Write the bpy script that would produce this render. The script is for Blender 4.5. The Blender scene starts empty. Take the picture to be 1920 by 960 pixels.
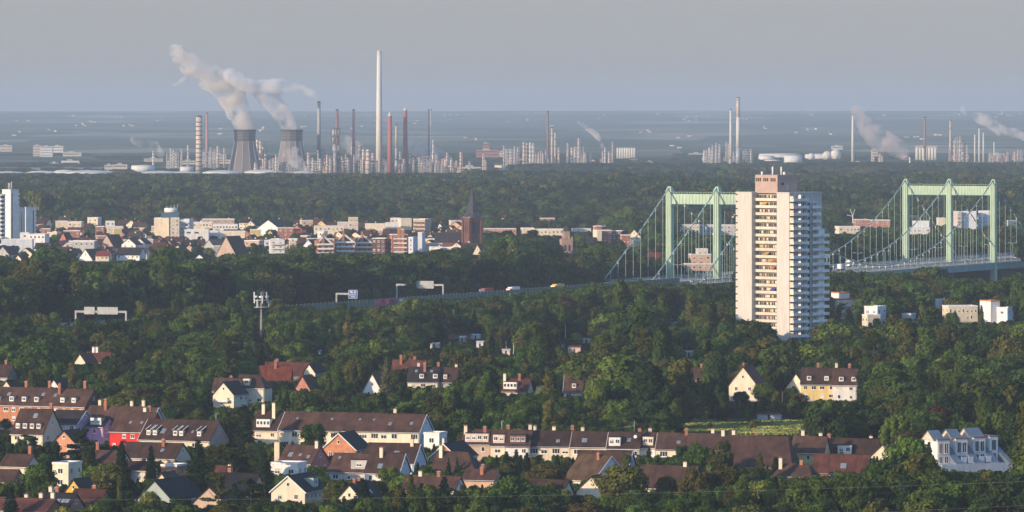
import bpy, math, random
import numpy as np
R = math.radians
random.seed(7)
C = bpy.context.scene.collection

# ------------------------------------------------------------------ camera, light, exposure
HC = 100.0                       # camera height above the plain, metres
YH = 206.0                       # image row (of 960) of the level line of sight
F = 10667.0                      # focal length in photo pixels (200 mm on 36 mm over 1920)
sc = bpy.context.scene
cam = bpy.data.objects.new('camera', bpy.data.cameras.new('camera'))
C.objects.link(cam)
cam.location = (0, 0, HC)
cam.rotation_euler = (R(90), 0, 0)
cam.data.lens = 200
cam.data.sensor_width = 36
cam.data.shift_y = -(480 - YH) / 1920.0
cam.data.clip_start = 5
cam.data.clip_end = 90000
sc.camera = cam

SUN_EL, SUN_AZ = 14.0, 232.0     # azimuth clockwise from +Y
w = bpy.data.worlds.new('World')
sc.world = w
w.use_nodes = True
nt = w.node_tree
bg = nt.nodes['Background']
sky = nt.nodes.new('ShaderNodeTexSky')
sky.sky_type = 'NISHITA'
sky.sun_disc = False
sky.sun_elevation = R(SUN_EL)
sky.sun_rotation = R(SUN_AZ)
sky.altitude = 100
sky.air_density = 1.0
sky.dust_density = 0.8
sky.ozone_density = 4.0
# high thin haze layer that veils the lowest degrees of the sky
tcw = nt.nodes.new('ShaderNodeTexCoord'); sxyz = nt.nodes.new('ShaderNodeSeparateXYZ'); nt.links.new(tcw.outputs['Generated'], sxyz.inputs[0])
veil = nt.nodes.new('ShaderNodeMapRange'); veil.interpolation_type = 'SMOOTHSTEP'
veil.inputs[1].default_value = 0.0; veil.inputs[2].default_value = 0.30; veil.inputs[3].default_value = 0.92; veil.inputs[4].default_value = 0.0
nt.links.new(sxyz.outputs[2], veil.inputs[0])
vmix = nt.nodes.new('ShaderNodeMix'); vmix.data_type = 'RGBA'; vmix.inputs[7].default_value = (1.50, 1.46, 1.50, 1)
nt.links.new(veil.outputs[0], vmix.inputs[0]); nt.links.new(sky.outputs[0], vmix.inputs[6])
nt.links.new(vmix.outputs[2], bg.inputs[0])
bg.inputs[1].default_value = 0.15
sun = bpy.data.objects.new('sun', bpy.data.lights.new('sun', 'SUN'))
C.objects.link(sun)
sun.data.energy = 2.8
sun.data.angle = R(0.5)
sun.data.color = (1.0, 0.76, 0.51)
sun.location = (-2000, -1500, 700)
sun.rotation_euler = (R(90 - SUN_EL), 0, -R(SUN_AZ) + math.pi)
sc.view_settings.view_transform = 'Standard'
sc.view_settings.look = 'None'
sc.view_settings.exposure = 0.85
sc.view_settings.gamma = 1.0
sc.render.film_transparent = False
cy = sc.cycles
cy.max_bounces = 5
cy.diffuse_bounces = 2
cy.glossy_bounces = 1
cy.transmission_bounces = 2
cy.transparent_max_bounces = 6
cy.volume_bounces = 4
cy.volume_step_rate = 1.5
cy.volume_max_steps = 96
cy.use_denoising = True
cy.use_adaptive_sampling = True
cy.adaptive_threshold = 0.02
cy.caustics_reflective = False
cy.caustics_refractive = False
HAZE_DENSITY = 0.000048
HAZE_COLOR = (0.62, 0.74, 0.87)

def dist(py, z=0.0): return (HC - z) * F / (py - YH)
def pt(px, py, z=0.0):
    d = dist(py, z)
    return ((px - 960) / F * d, d)
def at(px, d): return ((px - 960) / F * d, d)
def ppx(x, y): return 960 + x * F / y
def ppy(z, y): return YH + (HC - z) * F / y
def zat(py, d): return HC - (py - YH) * d / F

# ------------------------------------------------------------------ materials
MATS = {}
def mat(name, col, rough=0.8, var=0.12, scale=0.6, kind='plain', col2=None, metal=0.0, spec=0.3, trans=0.0, lot=(.9, 1.08)):
    if name in MATS: return MATS[name]
    m = bpy.data.materials.new(name)
    m.use_nodes = True
    n = m.node_tree
    b = n.nodes['Principled BSDF']
    b.inputs['Roughness'].default_value = rough
    b.inputs['Metallic'].default_value = metal
    b.inputs['Specular IOR Level'].default_value = spec
    tc = n.nodes.new('ShaderNodeTexCoord')
    no = n.nodes.new('ShaderNodeTexNoise')
    no.inputs['Scale'].default_value = scale
    no.inputs['Detail'].default_value = 5
    n.links.new(tc.outputs['Object'], no.inputs['Vector'])
    mix = n.nodes.new('ShaderNodeMix'); mix.data_type = 'RGBA'
    lo = [max(0, c * (1 - var)) for c in col] + [1]
    hi = [min(1, c * (1 + var)) for c in (col2 or col)] + [1]
    mix.inputs[6].default_value = lo
    mix.inputs[7].default_value = hi
    rmp = n.nodes.new('ShaderNodeMapRange')
    rmp.inputs[1].default_value = 0.36; rmp.inputs[2].default_value = 0.64
    n.links.new(no.outputs[0], rmp.inputs[0])
    n.links.new(rmp.outputs[0], mix.inputs[0])
    out = mix.outputs[2]
    if kind == 'brick':
        br = n.nodes.new('ShaderNodeTexBrick')
        br.inputs['Scale'].default_value = 1.0
        br.inputs['Brick Width'].default_value = 0.5
        br.inputs['Row Height'].default_value = 0.18
        br.inputs['Mortar Size'].default_value = 0.02
        br.inputs['Color1'].default_value = (1, 1, 1, 1)
        br.inputs['Color2'].default_value = (0.72, 0.72, 0.72, 1)
        br.inputs['Mortar'].default_value = (1.1, 1.1, 1.1, 1)
        mp = n.nodes.new('ShaderNodeMapping'); mp.inputs['Rotation'].default_value = (R(90), 0, 0)
        n.links.new(tc.outputs['Object'], mp.inputs[0]); n.links.new(mp.outputs[0], br.inputs[0])
        m2 = n.nodes.new('ShaderNodeMix'); m2.data_type = 'RGBA'; m2.blend_type = 'MULTIPLY'
        m2.inputs[0].default_value = 0.7
        n.links.new(out, m2.inputs[6]); n.links.new(br.outputs[0], m2.inputs[7])
        out = m2.outputs[2]
    if kind in ('tile', 'weather'):
        # rows of roof tiles, rain streaks and moss running down the slope
        wv = n.nodes.new('ShaderNodeTexNoise'); wv.inputs['Scale'].default_value = 1.0; wv.inputs['Detail'].default_value = 4
        mp = n.nodes.new('ShaderNodeMapping')
        mp.inputs['Scale'].default_value = (1.6, 0.18, 0.18) if kind == 'tile' else (1.2, 1.2, 0.12)
        n.links.new(tc.outputs['Object'], mp.inputs[0]); n.links.new(mp.outputs[0], wv.inputs[0])
        rr = n.nodes.new('ShaderNodeMapRange'); rr.inputs[1].default_value = .35; rr.inputs[2].default_value = .7
        rr.inputs[3].default_value = 1.12; rr.inputs[4].default_value = .74
        n.links.new(wv.outputs[0], rr.inputs[0])
        m2 = n.nodes.new('ShaderNodeMix'); m2.data_type = 'RGBA'; m2.blend_type = 'MULTIPLY'
        m2.inputs[0].default_value = 1.0 if kind == 'tile' else .5
        n.links.new(out, m2.inputs[6]); n.links.new(rr.outputs[0], m2.inputs[7])
        out = m2.outputs[2]
    # small lot-to-lot difference between otherwise equal objects
    oi = n.nodes.new('ShaderNodeObjectInfo')
    hv = n.nodes.new('ShaderNodeHueSaturation')
    mr = n.nodes.new('ShaderNodeMapRange'); mr.inputs[3].default_value = lot[0]; mr.inputs[4].default_value = lot[1]
    n.links.new(oi.outputs['Random'], mr.inputs[0]); n.links.new(mr.outputs[0], hv.inputs['Value'])
    n.links.new(out, hv.inputs['Color'])
    n.links.new(hv.outputs[0], b.inputs['Base Color'])
    if scale >= 0.3:
        bp = n.nodes.new('ShaderNodeBump'); bp.inputs['Strength'].default_value = .25
        bp.inputs['Distance'].default_value = .05
        n.links.new(no.outputs[0], bp.inputs['Height']); n.links.new(bp.outputs[0], b.inputs['Normal'])
    m.diffuse_color = (*col, 1)
    MATS[name] = m
    return m

def leafmat(name, col, hue=.02, val=.35):
    col = tuple(c * q for c, q in zip(col, (.97, .96, .84)))
    m = bpy.data.materials.new(name); m.use_nodes = True
    n = m.node_tree; n.nodes.clear()
    o = n.nodes.new('ShaderNodeOutputMaterial')
    ms = n.nodes.new('ShaderNodeMixShader'); ms.inputs[0].default_value = .16
    d = n.nodes.new('ShaderNodeBsdfDiffuse'); t = n.nodes.new('ShaderNodeBsdfTranslucent')
    n.links.new(d.outputs[0], ms.inputs[1]); n.links.new(t.outputs[0], ms.inputs[2]); n.links.new(ms.outputs[0], o.inputs[0])
    oi = n.nodes.new('ShaderNodeObjectInfo')
    tc = n.nodes.new('ShaderNodeTexCoord')
    no = n.nodes.new('ShaderNodeTexNoise'); no.inputs['Scale'].default_value = .55; no.inputs['Detail'].default_value = 3
    n.links.new(tc.outputs['Object'], no.inputs['Vector'])
    hv = n.nodes.new('ShaderNodeHueSaturation')
    hv.inputs['Color'].default_value = (*col, 1)
    a = n.nodes.new('ShaderNodeMapRange'); a.inputs[3].default_value = .5 - hue; a.inputs[4].default_value = .5 + hue
    n.links.new(oi.outputs['Random'], a.inputs[0]); n.links.new(a.outputs[0], hv.inputs['Hue'])
    mu = n.nodes.new('ShaderNodeMath'); mu.operation = 'MULTIPLY'; mu.inputs[1].default_value = 7.31
    fr = n.nodes.new('ShaderNodeMath'); fr.operation = 'FRACT'
    n.links.new(oi.outputs['Random'], mu.inputs[0]); n.links.new(mu.outputs[0], fr.inputs[0])
    b = n.nodes.new('ShaderNodeMapRange'); b.inputs[3].default_value = 1 - val; b.inputs[4].default_value = 1 + val
    n.links.new(fr.outputs[0], b.inputs[0])
    c = n.nodes.new('ShaderNodeMapRange'); c.inputs[1].default_value = .35; c.inputs[2].default_value = .68
    c.inputs[3].default_value = .62; c.inputs[4].default_value = 1.4
    n.links.new(no.outputs[0], c.inputs[0])
    mm = n.nodes.new('ShaderNodeMath'); mm.operation = 'MULTIPLY'
    n.links.new(b.outputs[0], mm.inputs[0]); n.links.new(c.outputs[0], mm.inputs[1]); n.links.new(mm.outputs[0], hv.inputs['Value'])
    n.links.new(hv.outputs[0], d.inputs[0]); n.links.new(hv.outputs[0], t.inputs[0])
    return m

GLASS = mat('window_glass', (.028, .034, .042), .12, .3, 2, spec=.6)
GLASSW = mat('window_blind', (.62, .58, .5), .6)
FRAME = mat('window_frame', (.80, .78, .74), .5)
TRIM = mat('white_trim', (.78, .76, .72), .6)
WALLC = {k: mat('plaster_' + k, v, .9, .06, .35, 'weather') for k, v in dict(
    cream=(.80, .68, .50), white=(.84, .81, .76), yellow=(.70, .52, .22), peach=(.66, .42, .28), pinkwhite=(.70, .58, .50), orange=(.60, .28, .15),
    red=(.62, .035, .03), lilac=(.58, .42, .60), pink=(.62, .32, .52), rose=(.52, .20, .17), grey=(.5, .49, .47), bluewhite_shade=(.70, .73, .78),  # bluish white puts the cool tone of shaded white walls into the plaster
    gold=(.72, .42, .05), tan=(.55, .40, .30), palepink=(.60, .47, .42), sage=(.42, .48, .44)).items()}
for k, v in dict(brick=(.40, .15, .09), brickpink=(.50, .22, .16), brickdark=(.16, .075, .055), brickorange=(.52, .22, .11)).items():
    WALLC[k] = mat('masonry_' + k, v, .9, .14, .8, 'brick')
ROOFC = {k: mat('roof_' + k, tuple(q * f_ for q, f_ in zip(v, (.70, .58, .54))), .85, .32, .35, 'tile', lot=(.72, 1.45)) for k, v in dict(
    brown=(.085, .052, .040), dark=(.040, .036, .038), redbrown=(.125, .052, .038), orange=(.30, .085, .04), grey=(.10, .10, .105), black=(.022, .024, .028),
    moss=(.12, .085, .05), red=(.22, .05, .035)).items()}
FLATR = mat('roof_gravel', (.30, .28, .26), .95, .2, .5)
METALG = mat('metal_grey', (.38, .42, .46), .45, .1, .6, metal=.4)
CONC = mat('concrete', (.42, .40, .37), .9, .12, .3, 'weather')
DARK = mat('dark_metal', (.05, .05, .055), .6)
CHB = WALLC['brick']

# ------------------------------------------------------------------ mesh helpers
class MB:
    def __init__(s): s.v = []; s.f = []; s.mi = []; s.ms = []; s.sm = []
    def _m(s, m):
        if m not in s.ms: s.ms.append(m)
        return s.ms.index(m)
    def poly(s, pts, m):
        b = len(s.v); s.v += [tuple(p) for p in pts]; s.f.append(list(range(b, b + len(pts)))); s.mi.append(s._m(m)); s.sm.append(False)
    def hexa(s, p, m):   # 8 points: bottom 4 ccw, top 4 ccw
        b = len(s.v); s.v += [tuple(q) for q in p]; k = s._m(m)
        for f in ((3, 2, 1, 0), (4, 5, 6, 7), (0, 1, 5, 4), (1, 2, 6, 5), (2, 3, 7, 6), (3, 0, 4, 7)):
            s.f.append([b + i for i in f]); s.mi.append(k); s.sm.append(False)
    def box(s, x0, x1, y0, y1, z0, z1, m, rot=0, o=(0, 0)):
        c, sn = math.cos(rot), math.sin(rot)
        q = [(x0, y0), (x1, y0), (x1, y1), (x0, y1)]
        q = [(o[0] + x * c - y * sn, o[1] + x * sn + y * c) for x, y in q]
        s.hexa([(x, y, z0) for x, y in q] + [(x, y, z1) for x, y in q], m)
    def prism(s, pts, z0, z1, m):
        n = len(pts); b = len(s.v); k = s._m(m)
        s.v += [(x, y, z0) for x, y in pts] + [(x, y, z1) for x, y in pts]
        s.f.append([b + i for i in reversed(range(n))]); s.f.append([b + n + i for i in range(n)])
        for i in range(n):
            j = (i + 1) % n; s.f.append([b + i, b + j, b + n + j, b + n + i])
        s.mi += [k] * (n + 2); s.sm += [False] * (n + 2)
    def rings(s, prof, n, m, o=(0, 0), smooth=True, caps=True, ms=None):   # prof: [(z, r)]
        b = len(s.v); k = s._m(m)
        for z, r in prof:
            for i in range(n):
                a = 2 * math.pi * (i + .5) / n
                s.v.append((o[0] + r * math.cos(a), o[1] + r * math.sin(a), z))
        for j in range(len(prof) - 1):
            kk = s._m(ms[j]) if ms else k
            for i in range(n):
                i2 = (i + 1) % n
                s.f.append([b + j * n + i, b + j * n + i2, b + (j + 1) * n + i2, b + (j + 1) * n + i]); s.mi.append(kk); s.sm.append(smooth)
        if caps:
            s.f.append([b + i for i in reversed(range(n))]); s.mi.append(k); s.sm.append(False)
            t = b + (len(prof) - 1) * n
            s.f.append([t + i for i in range(n)]); s.mi.append(k); s.sm.append(False)
    def bar(s, p, q, r, m, n=4):      # a straight bar between two points
        from mathutils import Vector
        p, q = Vector(p), Vector(q); d = (q - p).normalized()
        u = d.cross(Vector((0, 0, 1)));  u = u if u.length > 1e-3 else Vector((1, 0, 0)); u.normalize(); v = d.cross(u)
        b = len(s.v); k = s._m(m)
        for c in (p, q):
            for i in range(n):
                a = 2 * math.pi * (i + .5) / n
                s.v.append(tuple(c + r * (u * math.cos(a) + v * math.sin(a))))
        for i in range(n):
            j = (i + 1) % n; s.f.append([b + i, b + j, b + n + j, b + n + i])
        s.f.append([b + i for i in reversed(range(n))]); s.f.append([b + n + i for i in range(n)])
        s.mi += [k] * (n + 2); s.sm += [n > 5] * n + [False] * 2
    def gable(s, L, W, he, hr, m, mR=None, z0=0, drop=.32):      # walls of a gabled house, ridge along x
        x, y = L / 2, W / 2; a = hr - drop; e = he - drop * .6
        P = {}
        k = [(-x, -y), (x, -y), (x, y), (-x, y)]
        for q in ((0, 1), (2, 3)):
            p, r = k[q[0]], k[q[1]]; s.poly([(*p, z0), (*r, z0), (*r, e), (*p, e)], m)
        s.poly([(x, -y, z0), (x, y, z0), (x, y, e), (x, 0, a), (x, -y, e)], mR or m)
        s.poly([(-x, y, z0), (-x, -y, z0), (-x, -y, e), (-x, 0, a), (-x, y, e)], m)
    def mesh(s, name):
        me = bpy.data.meshes.new(name)
        me.from_pydata(s.v, [], s.f)
        for m in s.ms: me.materials.append(m)
        me.polygons.foreach_set('material_index', s.mi)
        me.polygons.foreach_set('use_smooth', s.sm)
        me.update()
        return me
    def build(s, name, parent=None, loc=None, rot=None):
        return link(name, s.mesh(name), parent, loc, rot)

def link(name, data, parent=None, loc=None, rot=None):
    o = bpy.data.objects.new(name, data); C.objects.link(o)
    if parent is not None: o.parent = parent
    if loc is not None: o.location = loc
    if rot is not None: o.rotation_euler = (0, 0, rot)
    return o
LABELLED = []
def tag(o, label, cat, group=None, kind=None):
    if label: o['label'] = label
    if cat: o['category'] = cat
    if group: o['group'] = group
    if kind: o['kind'] = kind
    LABELLED.append(o)
    return o
def thing(name, label, cat, loc=(0, 0, 0), rot=0, group=None, kind='thing'):
    return tag(link(name, None, None, loc, rot), label, cat, group, kind)
def struct(o): o['kind'] = 'structure'; return o
ORD = ('first second third fourth fifth sixth seventh eighth ninth tenth eleventh twelfth thirteenth fourteenth fifteenth sixteenth seventeenth eighteenth '
       'nineteenth twentieth').split()
def ordw(i):
    if i < 20: return ORD[i]
    n = i + 1
    return '%d%s' % (n, 'th' if 10 <= n % 100 <= 20 else {1: 'st', 2: 'nd', 3: 'rd'}.get(n % 10, 'th'))
SUNC = []        # sunlit walls: (x, y, radius, height kept in the sun)
PROT = []        # what the photo shows unhidden: (px0, px1, py0, py1, distance)
FOOT = []        # ground taken by buildings: (x, y, radius)

# ------------------------------------------------------------------ terrain
def sstep(a, b, t):
    t = np.clip((t - a) / (b - a), 0, 1); return t * t * (3 - 2 * t)
def vnoise(x, y, seed=0):
    x = np.asarray(x, float); y = np.asarray(y, float)
    xi = np.floor(x); yi = np.floor(y); fx = x - xi; fy = y - yi
    def h(a, b):
        t = np.sin(a * 127.1 + b * 311.7 + seed * 74.7) * 43758.5453
        return t - np.floor(t)
    fx = fx * fx * (3 - 2 * fx); fy = fy * fy * (3 - 2 * fy)
    return (h(xi, yi) * (1 - fx) + h(xi + 1, yi) * fx) * (1 - fy) + (h(xi, yi + 1) * (1 - fx) + h(xi + 1, yi + 1) * fx) * fy
AX = np.array((.4105, .9119))                      # bridge axis, away from the camera
PYL1 = np.array((113.7, 3150.0)); SPAN = 378.0
def ground_z(x, y):
    x = np.asarray(x, float); y = np.asarray(y, float)
    t = (x - PYL1[0]) * AX[0] + (y - PYL1[1]) * AX[1]
    lat = (x - PYL1[0]) * AX[1] - (y - PYL1[1]) * AX[0]
    riv = sstep(-25, 30, t) * (1 - sstep(SPAN - 20, SPAN + 25, t)) * sstep(-60, 20, lat)
    z = -9.0 * riv
    z = z + 0 * x
    hill = sstep(12500, 38500, y)
    z = z + hill * (90 + 12 * (vnoise(x / 1500, y / 2500, 3) - .5) + 5 * (vnoise(x / 420, y / 2500, 8) - .5))
    z = z + sstep(12500, 17000, y) * (1 - sstep(35000, 38500, y)) * 18 * (vnoise(x / 900, y / 1800, 5) - .5)
    z = z - sstep(39500, 41500, y) * 60
    return z
ys = np.concatenate([np.arange(300, 2900, 50), np.arange(2900, 3800, 15), np.arange(3800, 8800, 150)])
xs = np.concatenate([np.arange(-4800, -900, 150), np.arange(-900, 0, 30), np.arange(0, 900, 15), np.arange(900, 4801, 150)])
def sheet(name, xs, ys, m):
    X, Y = np.meshgrid(xs, ys); Z = ground_z(X, Y)
    V = np.stack([X.ravel(), Y.ravel(), Z.ravel()], 1)
    nx, ny = len(xs), len(ys)
    i = (np.arange(ny - 1)[:, None] * nx + np.arange(nx - 1)[None]).ravel()
    Fc = np.stack([i, i + 1, i + nx + 1, i + nx], 1)
    me = bpy.data.meshes.new(name); me.from_pydata(V.tolist(), [], Fc.tolist())
    me.materials.append(m); me.polygons.foreach_set('use_smooth', [True] * len(Fc)); me.update()
    return struct(link(name, me))
def landmat(name, c1, c2, c3, s1, s2):
    m = bpy.data.materials.new(name); m.use_nodes = True; n = m.node_tree; b = n.nodes['Principled BSDF']
    b.inputs['Roughness'].default_value = 1; b.inputs['Specular IOR Level'].default_value = 0
    tc = n.nodes.new('ShaderNodeTexCoord'); mp = n.nodes.new('ShaderNodeMapping'); mp.inputs['Scale'].default_value = (1, .35, 1)
    n.links.new(tc.outputs['Object'], mp.inputs[0])
    v = n.nodes.new('ShaderNodeTexVoronoi'); v.inputs['Scale'].default_value = s1
    n.links.new(mp.outputs[0], v.inputs[0])
    no = n.nodes.new('ShaderNodeTexNoise'); no.inputs['Scale'].default_value = s2; no.inputs['Detail'].default_value = 8
    n.links.new(mp.outputs[0], no.inputs[0])
    sp = n.nodes.new('ShaderNodeSeparateColor'); n.links.new(v.outputs['Color'], sp.inputs[0])
    r1 = n.nodes.new('ShaderNodeValToRGB')
    r1.color_ramp.elements[0].position = .35; r1.color_ramp.elements[0].color = (*c1, 1)
    r1.color_ramp.elements[1].position = .9; r1.color_ramp.elements[1].color = (*c3, 1)
    e = r1.color_ramp.elements.new(.62); e.color = (*c2, 1)
    n.links.new(sp.outputs[0], r1.inputs[0])
    r2 = n.nodes.new('ShaderNodeMapRange'); r2.inputs[1].default_value = .42; r2.inputs[2].default_value = .58
    n.links.new(no.outputs[0], r2.inputs[0])
    mx = n.nodes.new('ShaderNodeMix'); mx.data_type = 'RGBA'
    mx.inputs[7].default_value = (*c1, 1)
    n.links.new(r2.outputs[0], mx.inputs[0]); n.links.new(r1.outputs[0], mx.inputs[6])
    n.links.new(mx.outputs[2], b.inputs['Base Color'])
    return m
GROUNDM = landmat('ground_soil_grass', (.030, .040, .018), (.05, .055, .025), (.07, .06, .035), .02, .03)
HILLM = landmat('hill_land', (.06, .085, .045), (.18, .20, .11), (.34, .32, .22), .0024, .0014)
sheet('ground', xs, ys, GROUNDM)
sheet('hills', np.concatenate([np.arange(-4800, -900, 150), np.arange(-900, 900, 60), np.arange(900, 4801, 150)]), np.concatenate([[float(ys[-1])], np.arange(8900, 41600, 200)]), HILLM)

# river
WATER = mat('river_water', (.03, .045, .05), .08, .2, .05, spec=.5)
mb = MB()
def brd(t, lat): p = PYL1 + AX * t + np.array((AX[1], -AX[0])) * lat; return (float(p[0]), float(p[1]))
mb.poly([(*brd(t, l), -6.0) for t, l in ((-10, -20), (-10, 900), (370, 900), (370, -20))], WATER)
struct(mb.build('river'))

# haze
hm = bpy.data.materials.new('haze_air'); hm.use_nodes = True
hn = hm.node_tree; hn.nodes.clear()
ho = hn.nodes.new('ShaderNodeOutputMaterial'); pv = hn.nodes.new('ShaderNodeVolumePrincipled')
pv.inputs['Color'].default_value = (*HAZE_COLOR, 1); pv.inputs['Density'].default_value = HAZE_DENSITY
pv.inputs['Anisotropy'].default_value = 0.0
hn.links.new(pv.outputs[0], ho.inputs['Volume'])
mb = MB(); mb.box(-5000, 5000, -400, 41900, -11, 225, hm)
hz = mb.build('haze'); hz['kind'] = 'stuff'; hz['label'] = 'pale blue morning haze filling the air over the plain'

# ------------------------------------------------------------------ autobahn
ASPH = mat('asphalt', (.055, .055, .06), .9, .15, .2)
ROADC = [tuple(PYL1 + AX * 900), tuple(PYL1 + AX * 480), tuple(PYL1 - AX * 94), (35, 2970), (-45, 2790), (-95, 2680), (-180, 2500), (-300, 2290), (-430, 2100), (-600, 1850)]
def offs(P, o):
    out = []
    for i, p in enumerate(P):
        a = P[max(i - 1, 0)]; b = P[min(i + 1, len(P) - 1)]
        d = np.array(b, float) - np.array(a, float); d /= np.linalg.norm(d)
        out.append((p[0] + d[1] * -o, p[1] + d[0] * o))       # o>0: to the camera's right side
    return out
land = ROADC[2:]
mb = MB()
EMB = mat('embankment_grass', (.045, .055, .025), 1, .3, .1)
a, b, c, d = offs(land, -40), offs(land, -15), offs(land, 15), offs(land, 40)
for i in range(len(land) - 1):
    mb.poly([(*a[i], -.5), (*a[i + 1], -.5), (*b[i + 1], 6.6), (*b[i], 6.6)][::-1], EMB)
    mb.poly([(*b[i], 6.6), (*b[i + 1], 6.6), (*c[i + 1], 6.6), (*c[i], 6.6)][::-1], EMB)
    mb.poly([(*c[i], 6.6), (*c[i + 1], 6.6), (*d[i + 1], -.5), (*d[i], -.5)][::-1], EMB)
struct(mb.build('road_embankment'))
mb = MB(); l, r = offs(land, -14), offs(land, 14)
for i in range(len(land) - 1): mb.poly([(*l[i], 6.62), (*l[i + 1], 6.62), (*r[i + 1], 6.62), (*r[i], 6.62)][::-1], ASPH)
struct(mb.build('road'))
PAINT = mat('road_paint', (.75, .75, .72), .7)
mb = MB()
for o in (-13, -9, -5, -1.2, 1.2, 5, 9, 13):
    l, r = offs(land, o - .12), offs(land, o + .12)
    for i in range(len(land) - 1): mb.poly([(*l[i], 6.626), (*l[i + 1], 6.626), (*r[i + 1], 6.626), (*r[i], 6.626)][::-1], PAINT)
mk = mb.build('road_markings'); struct(mk)

# grass field with its footpath
mb = MB(); q = [pt(1283, 816), pt(1506, 816), pt(1512, 791), pt(1283, 788)]
mb.poly([(*p, .02) for p in q], mat('field_grass', (.17, .20, .05), 1, .35, .25, col2=(.16, .2, .06)))
struct(mb.build('field'))
rs_ = np.random.RandomState(9); n_ = 9000; u_, v_ = rs_.rand(n_), rs_.rand(n_)
q_ = np.array(q); P_ = (q_[0] * ((1 - u_) * (1 - v_))[:, None] + q_[1] * (u_ * (1 - v_))[:, None] + q_[2] * (u_ * v_)[:, None] + q_[3] * ((1 - u_) * v_)[:, None])
GRM = mat('grass_blades', (.15, .20, .045), 1, .45, .06, col2=(.24, .26, .07)); gb = MB()
for (gx, gy), a_, h_ in zip(P_, rs_.uniform(0, 3.14, n_), rs_.uniform(.25, .75, n_)):
    c_, s_ = math.cos(a_) * .38, math.sin(a_) * .38
    gb.poly([(gx - c_, gy - s_, 0), (gx + c_, gy + s_, 0), (gx + c_ * 1.2, gy + s_ * 1.2, h_), (gx - c_ * 1.2, gy - s_ * 1.2, h_)], GRM)
o_ = gb.build('grass'); o_['kind'] = 'stuff'; o_['label'] = 'rough sunlit grass growing on the open field'; o_['category'] = 'grass'
mb = MB(); q = [pt(1283, 788.0), pt(1512, 791), pt(1512, 787.5), pt(1283, 784)]
mb.poly([(*p, .03) for p in q], mat('dry_verge', (.20, .14, .08), 1, .3, .3)); struct(mb.build('path'))
PROT.append((1283, 1508, 782, 816, 1750))
for a_ in ((508, 600, 577, 584, 2588), (600, 690, 566, 576, 2650), (690, 760, 560, 574, 2700), (780, 850, 548, 559, 2760), (850, 930, 541, 555, 2840), (930, 1000, 533, 547, 2900), (1000, 1080, 527, 538, 2950), (1080, 1140, 518, 530, 3010), (1120, 1220, 516, 524, 3060), (1220, 1384, 505, 531, 3060),
           (1245, 1265, 340, 522, 3120), (1556, 1700, 470, 508, 3200), (1690, 1708, 330, 505, 3380), (1700, 1800, 470, 494, 3300), (1780, 1860, 470, 520, 3330), (1850, 1874, 330, 524, 3370), (1870, 1925, 468, 512, 3380)): PROT.append(a_)
for q_ in (1300, 1350, 1400, 1450, 1500): SUNC.append((*pt(q_, 802), 9, .4))
for x_, y_ in [pt(1283 + 25 * i, yy) for i in range(10) for yy in (790, 800, 812)]: FOOT.append((x_, y_, 9))
# ------------------------------------------------------------------ suspension bridge
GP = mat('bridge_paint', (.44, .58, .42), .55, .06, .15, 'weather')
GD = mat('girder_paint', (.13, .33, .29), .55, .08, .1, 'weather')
GC = mat('cable_paint', (.34, .48, .42), .5)
BR = thing('suspension_bridge', 'pale green steel suspension bridge with two portal pylons and three cables', 'bridge', (PYL1[0], PYL1[1], 0), math.atan2(AX[1], AX[0]))
# local frame: x along the bridge, away from the camera; y to the left
DZ, TOPZ, LATS = 7.0, 55.5, (28.5, 0, -28.5)
def pylon(x):
    p = link('pylon', None, BR, (x, 0, 0))
    for ly in LATS:
        m = MB()
        wv, dv = 1.65, 1.9                       # half width across, half depth along
        m.prism([(-dv, -wv), (dv, -wv), (dv, wv), (-dv, wv)], -8.5, TOPZ - 1, GP)
        for k in (-1.1, 0, 1.1):              # raised ribs on the faces
            m.box(-dv - .32, -dv, k - .26, k + .26, -8, TOPZ - 1.5, GP)
            m.box(dv, dv + .32, k - .26, k + .26, -8, TOPZ - 1.5, GP)
        m.box(-dv + 1, dv - 1, -wv - .3, -wv, -8, TOPZ - 1.5, GP)
        # saddle housing, a pointed hood
        m.hexa([(-dv - .5, -wv - .2, TOPZ - 1), (dv + .5, -wv - .2, TOPZ - 1), (dv + .5, wv + .2, TOPZ - 1), (-dv - .5, wv + .2, TOPZ - 1),
                (-.9, -.8, TOPZ + 2.0), (.9, -.8, TOPZ + 2.0), (.9, .8, TOPZ + 2.0), (-.9, .8, TOPZ + 2.0)], GP)
        l = m.build('pylon_leg', p, (0, ly, 0))
        c = MB(); c.prism([(-5.5, -4.2), (5.5, -4.2), (5.5, 4.2), (-5.5, 4.2)], -10.5, -6.2, CONC)
        c.build('leg_footing', p, (0, ly, 0))
    for ly in (14.25, -14.25):
        m = MB(); m.box(-1.5, 1.5, -12.6, 12.6, TOPZ - 7.6, TOPZ - 2.2, GP)
        for k in range(-10, 11, 2):
            m.box(-1.7, -1.5, k - .1, k + .1, TOPZ - 7.4, TOPZ - 2.4, GP)
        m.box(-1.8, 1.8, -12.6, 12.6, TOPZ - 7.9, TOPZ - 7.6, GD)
        for k in np.arange(-11.2, 11.3, 1.6):
            m.box(-1.5, -1.4, k - .05, k + .05, TOPZ - 2.2, TOPZ - 1.1, GP)
        m.box(-1.5, -1.4, -12.5, 12.5, TOPZ - 1.25, TOPZ - 1.1, GP)
        m.build('cross_beam', p, (0, ly, 0))
pylon(0); pylon(SPAN)
m = MB()
for y0, y1 in ((29.8, 24), (2.6, -2.6), (-24, -29.8)):
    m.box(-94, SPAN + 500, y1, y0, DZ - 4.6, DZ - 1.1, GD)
for k in np.arange(-94, SPAN + 500, 9.4):        # stiffeners seen as dark upright seams
    m.box(k, k + .25, -30.0, -29.8, DZ - 4.5, DZ - 1.2, GD)
m.build('girder', BR)
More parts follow.
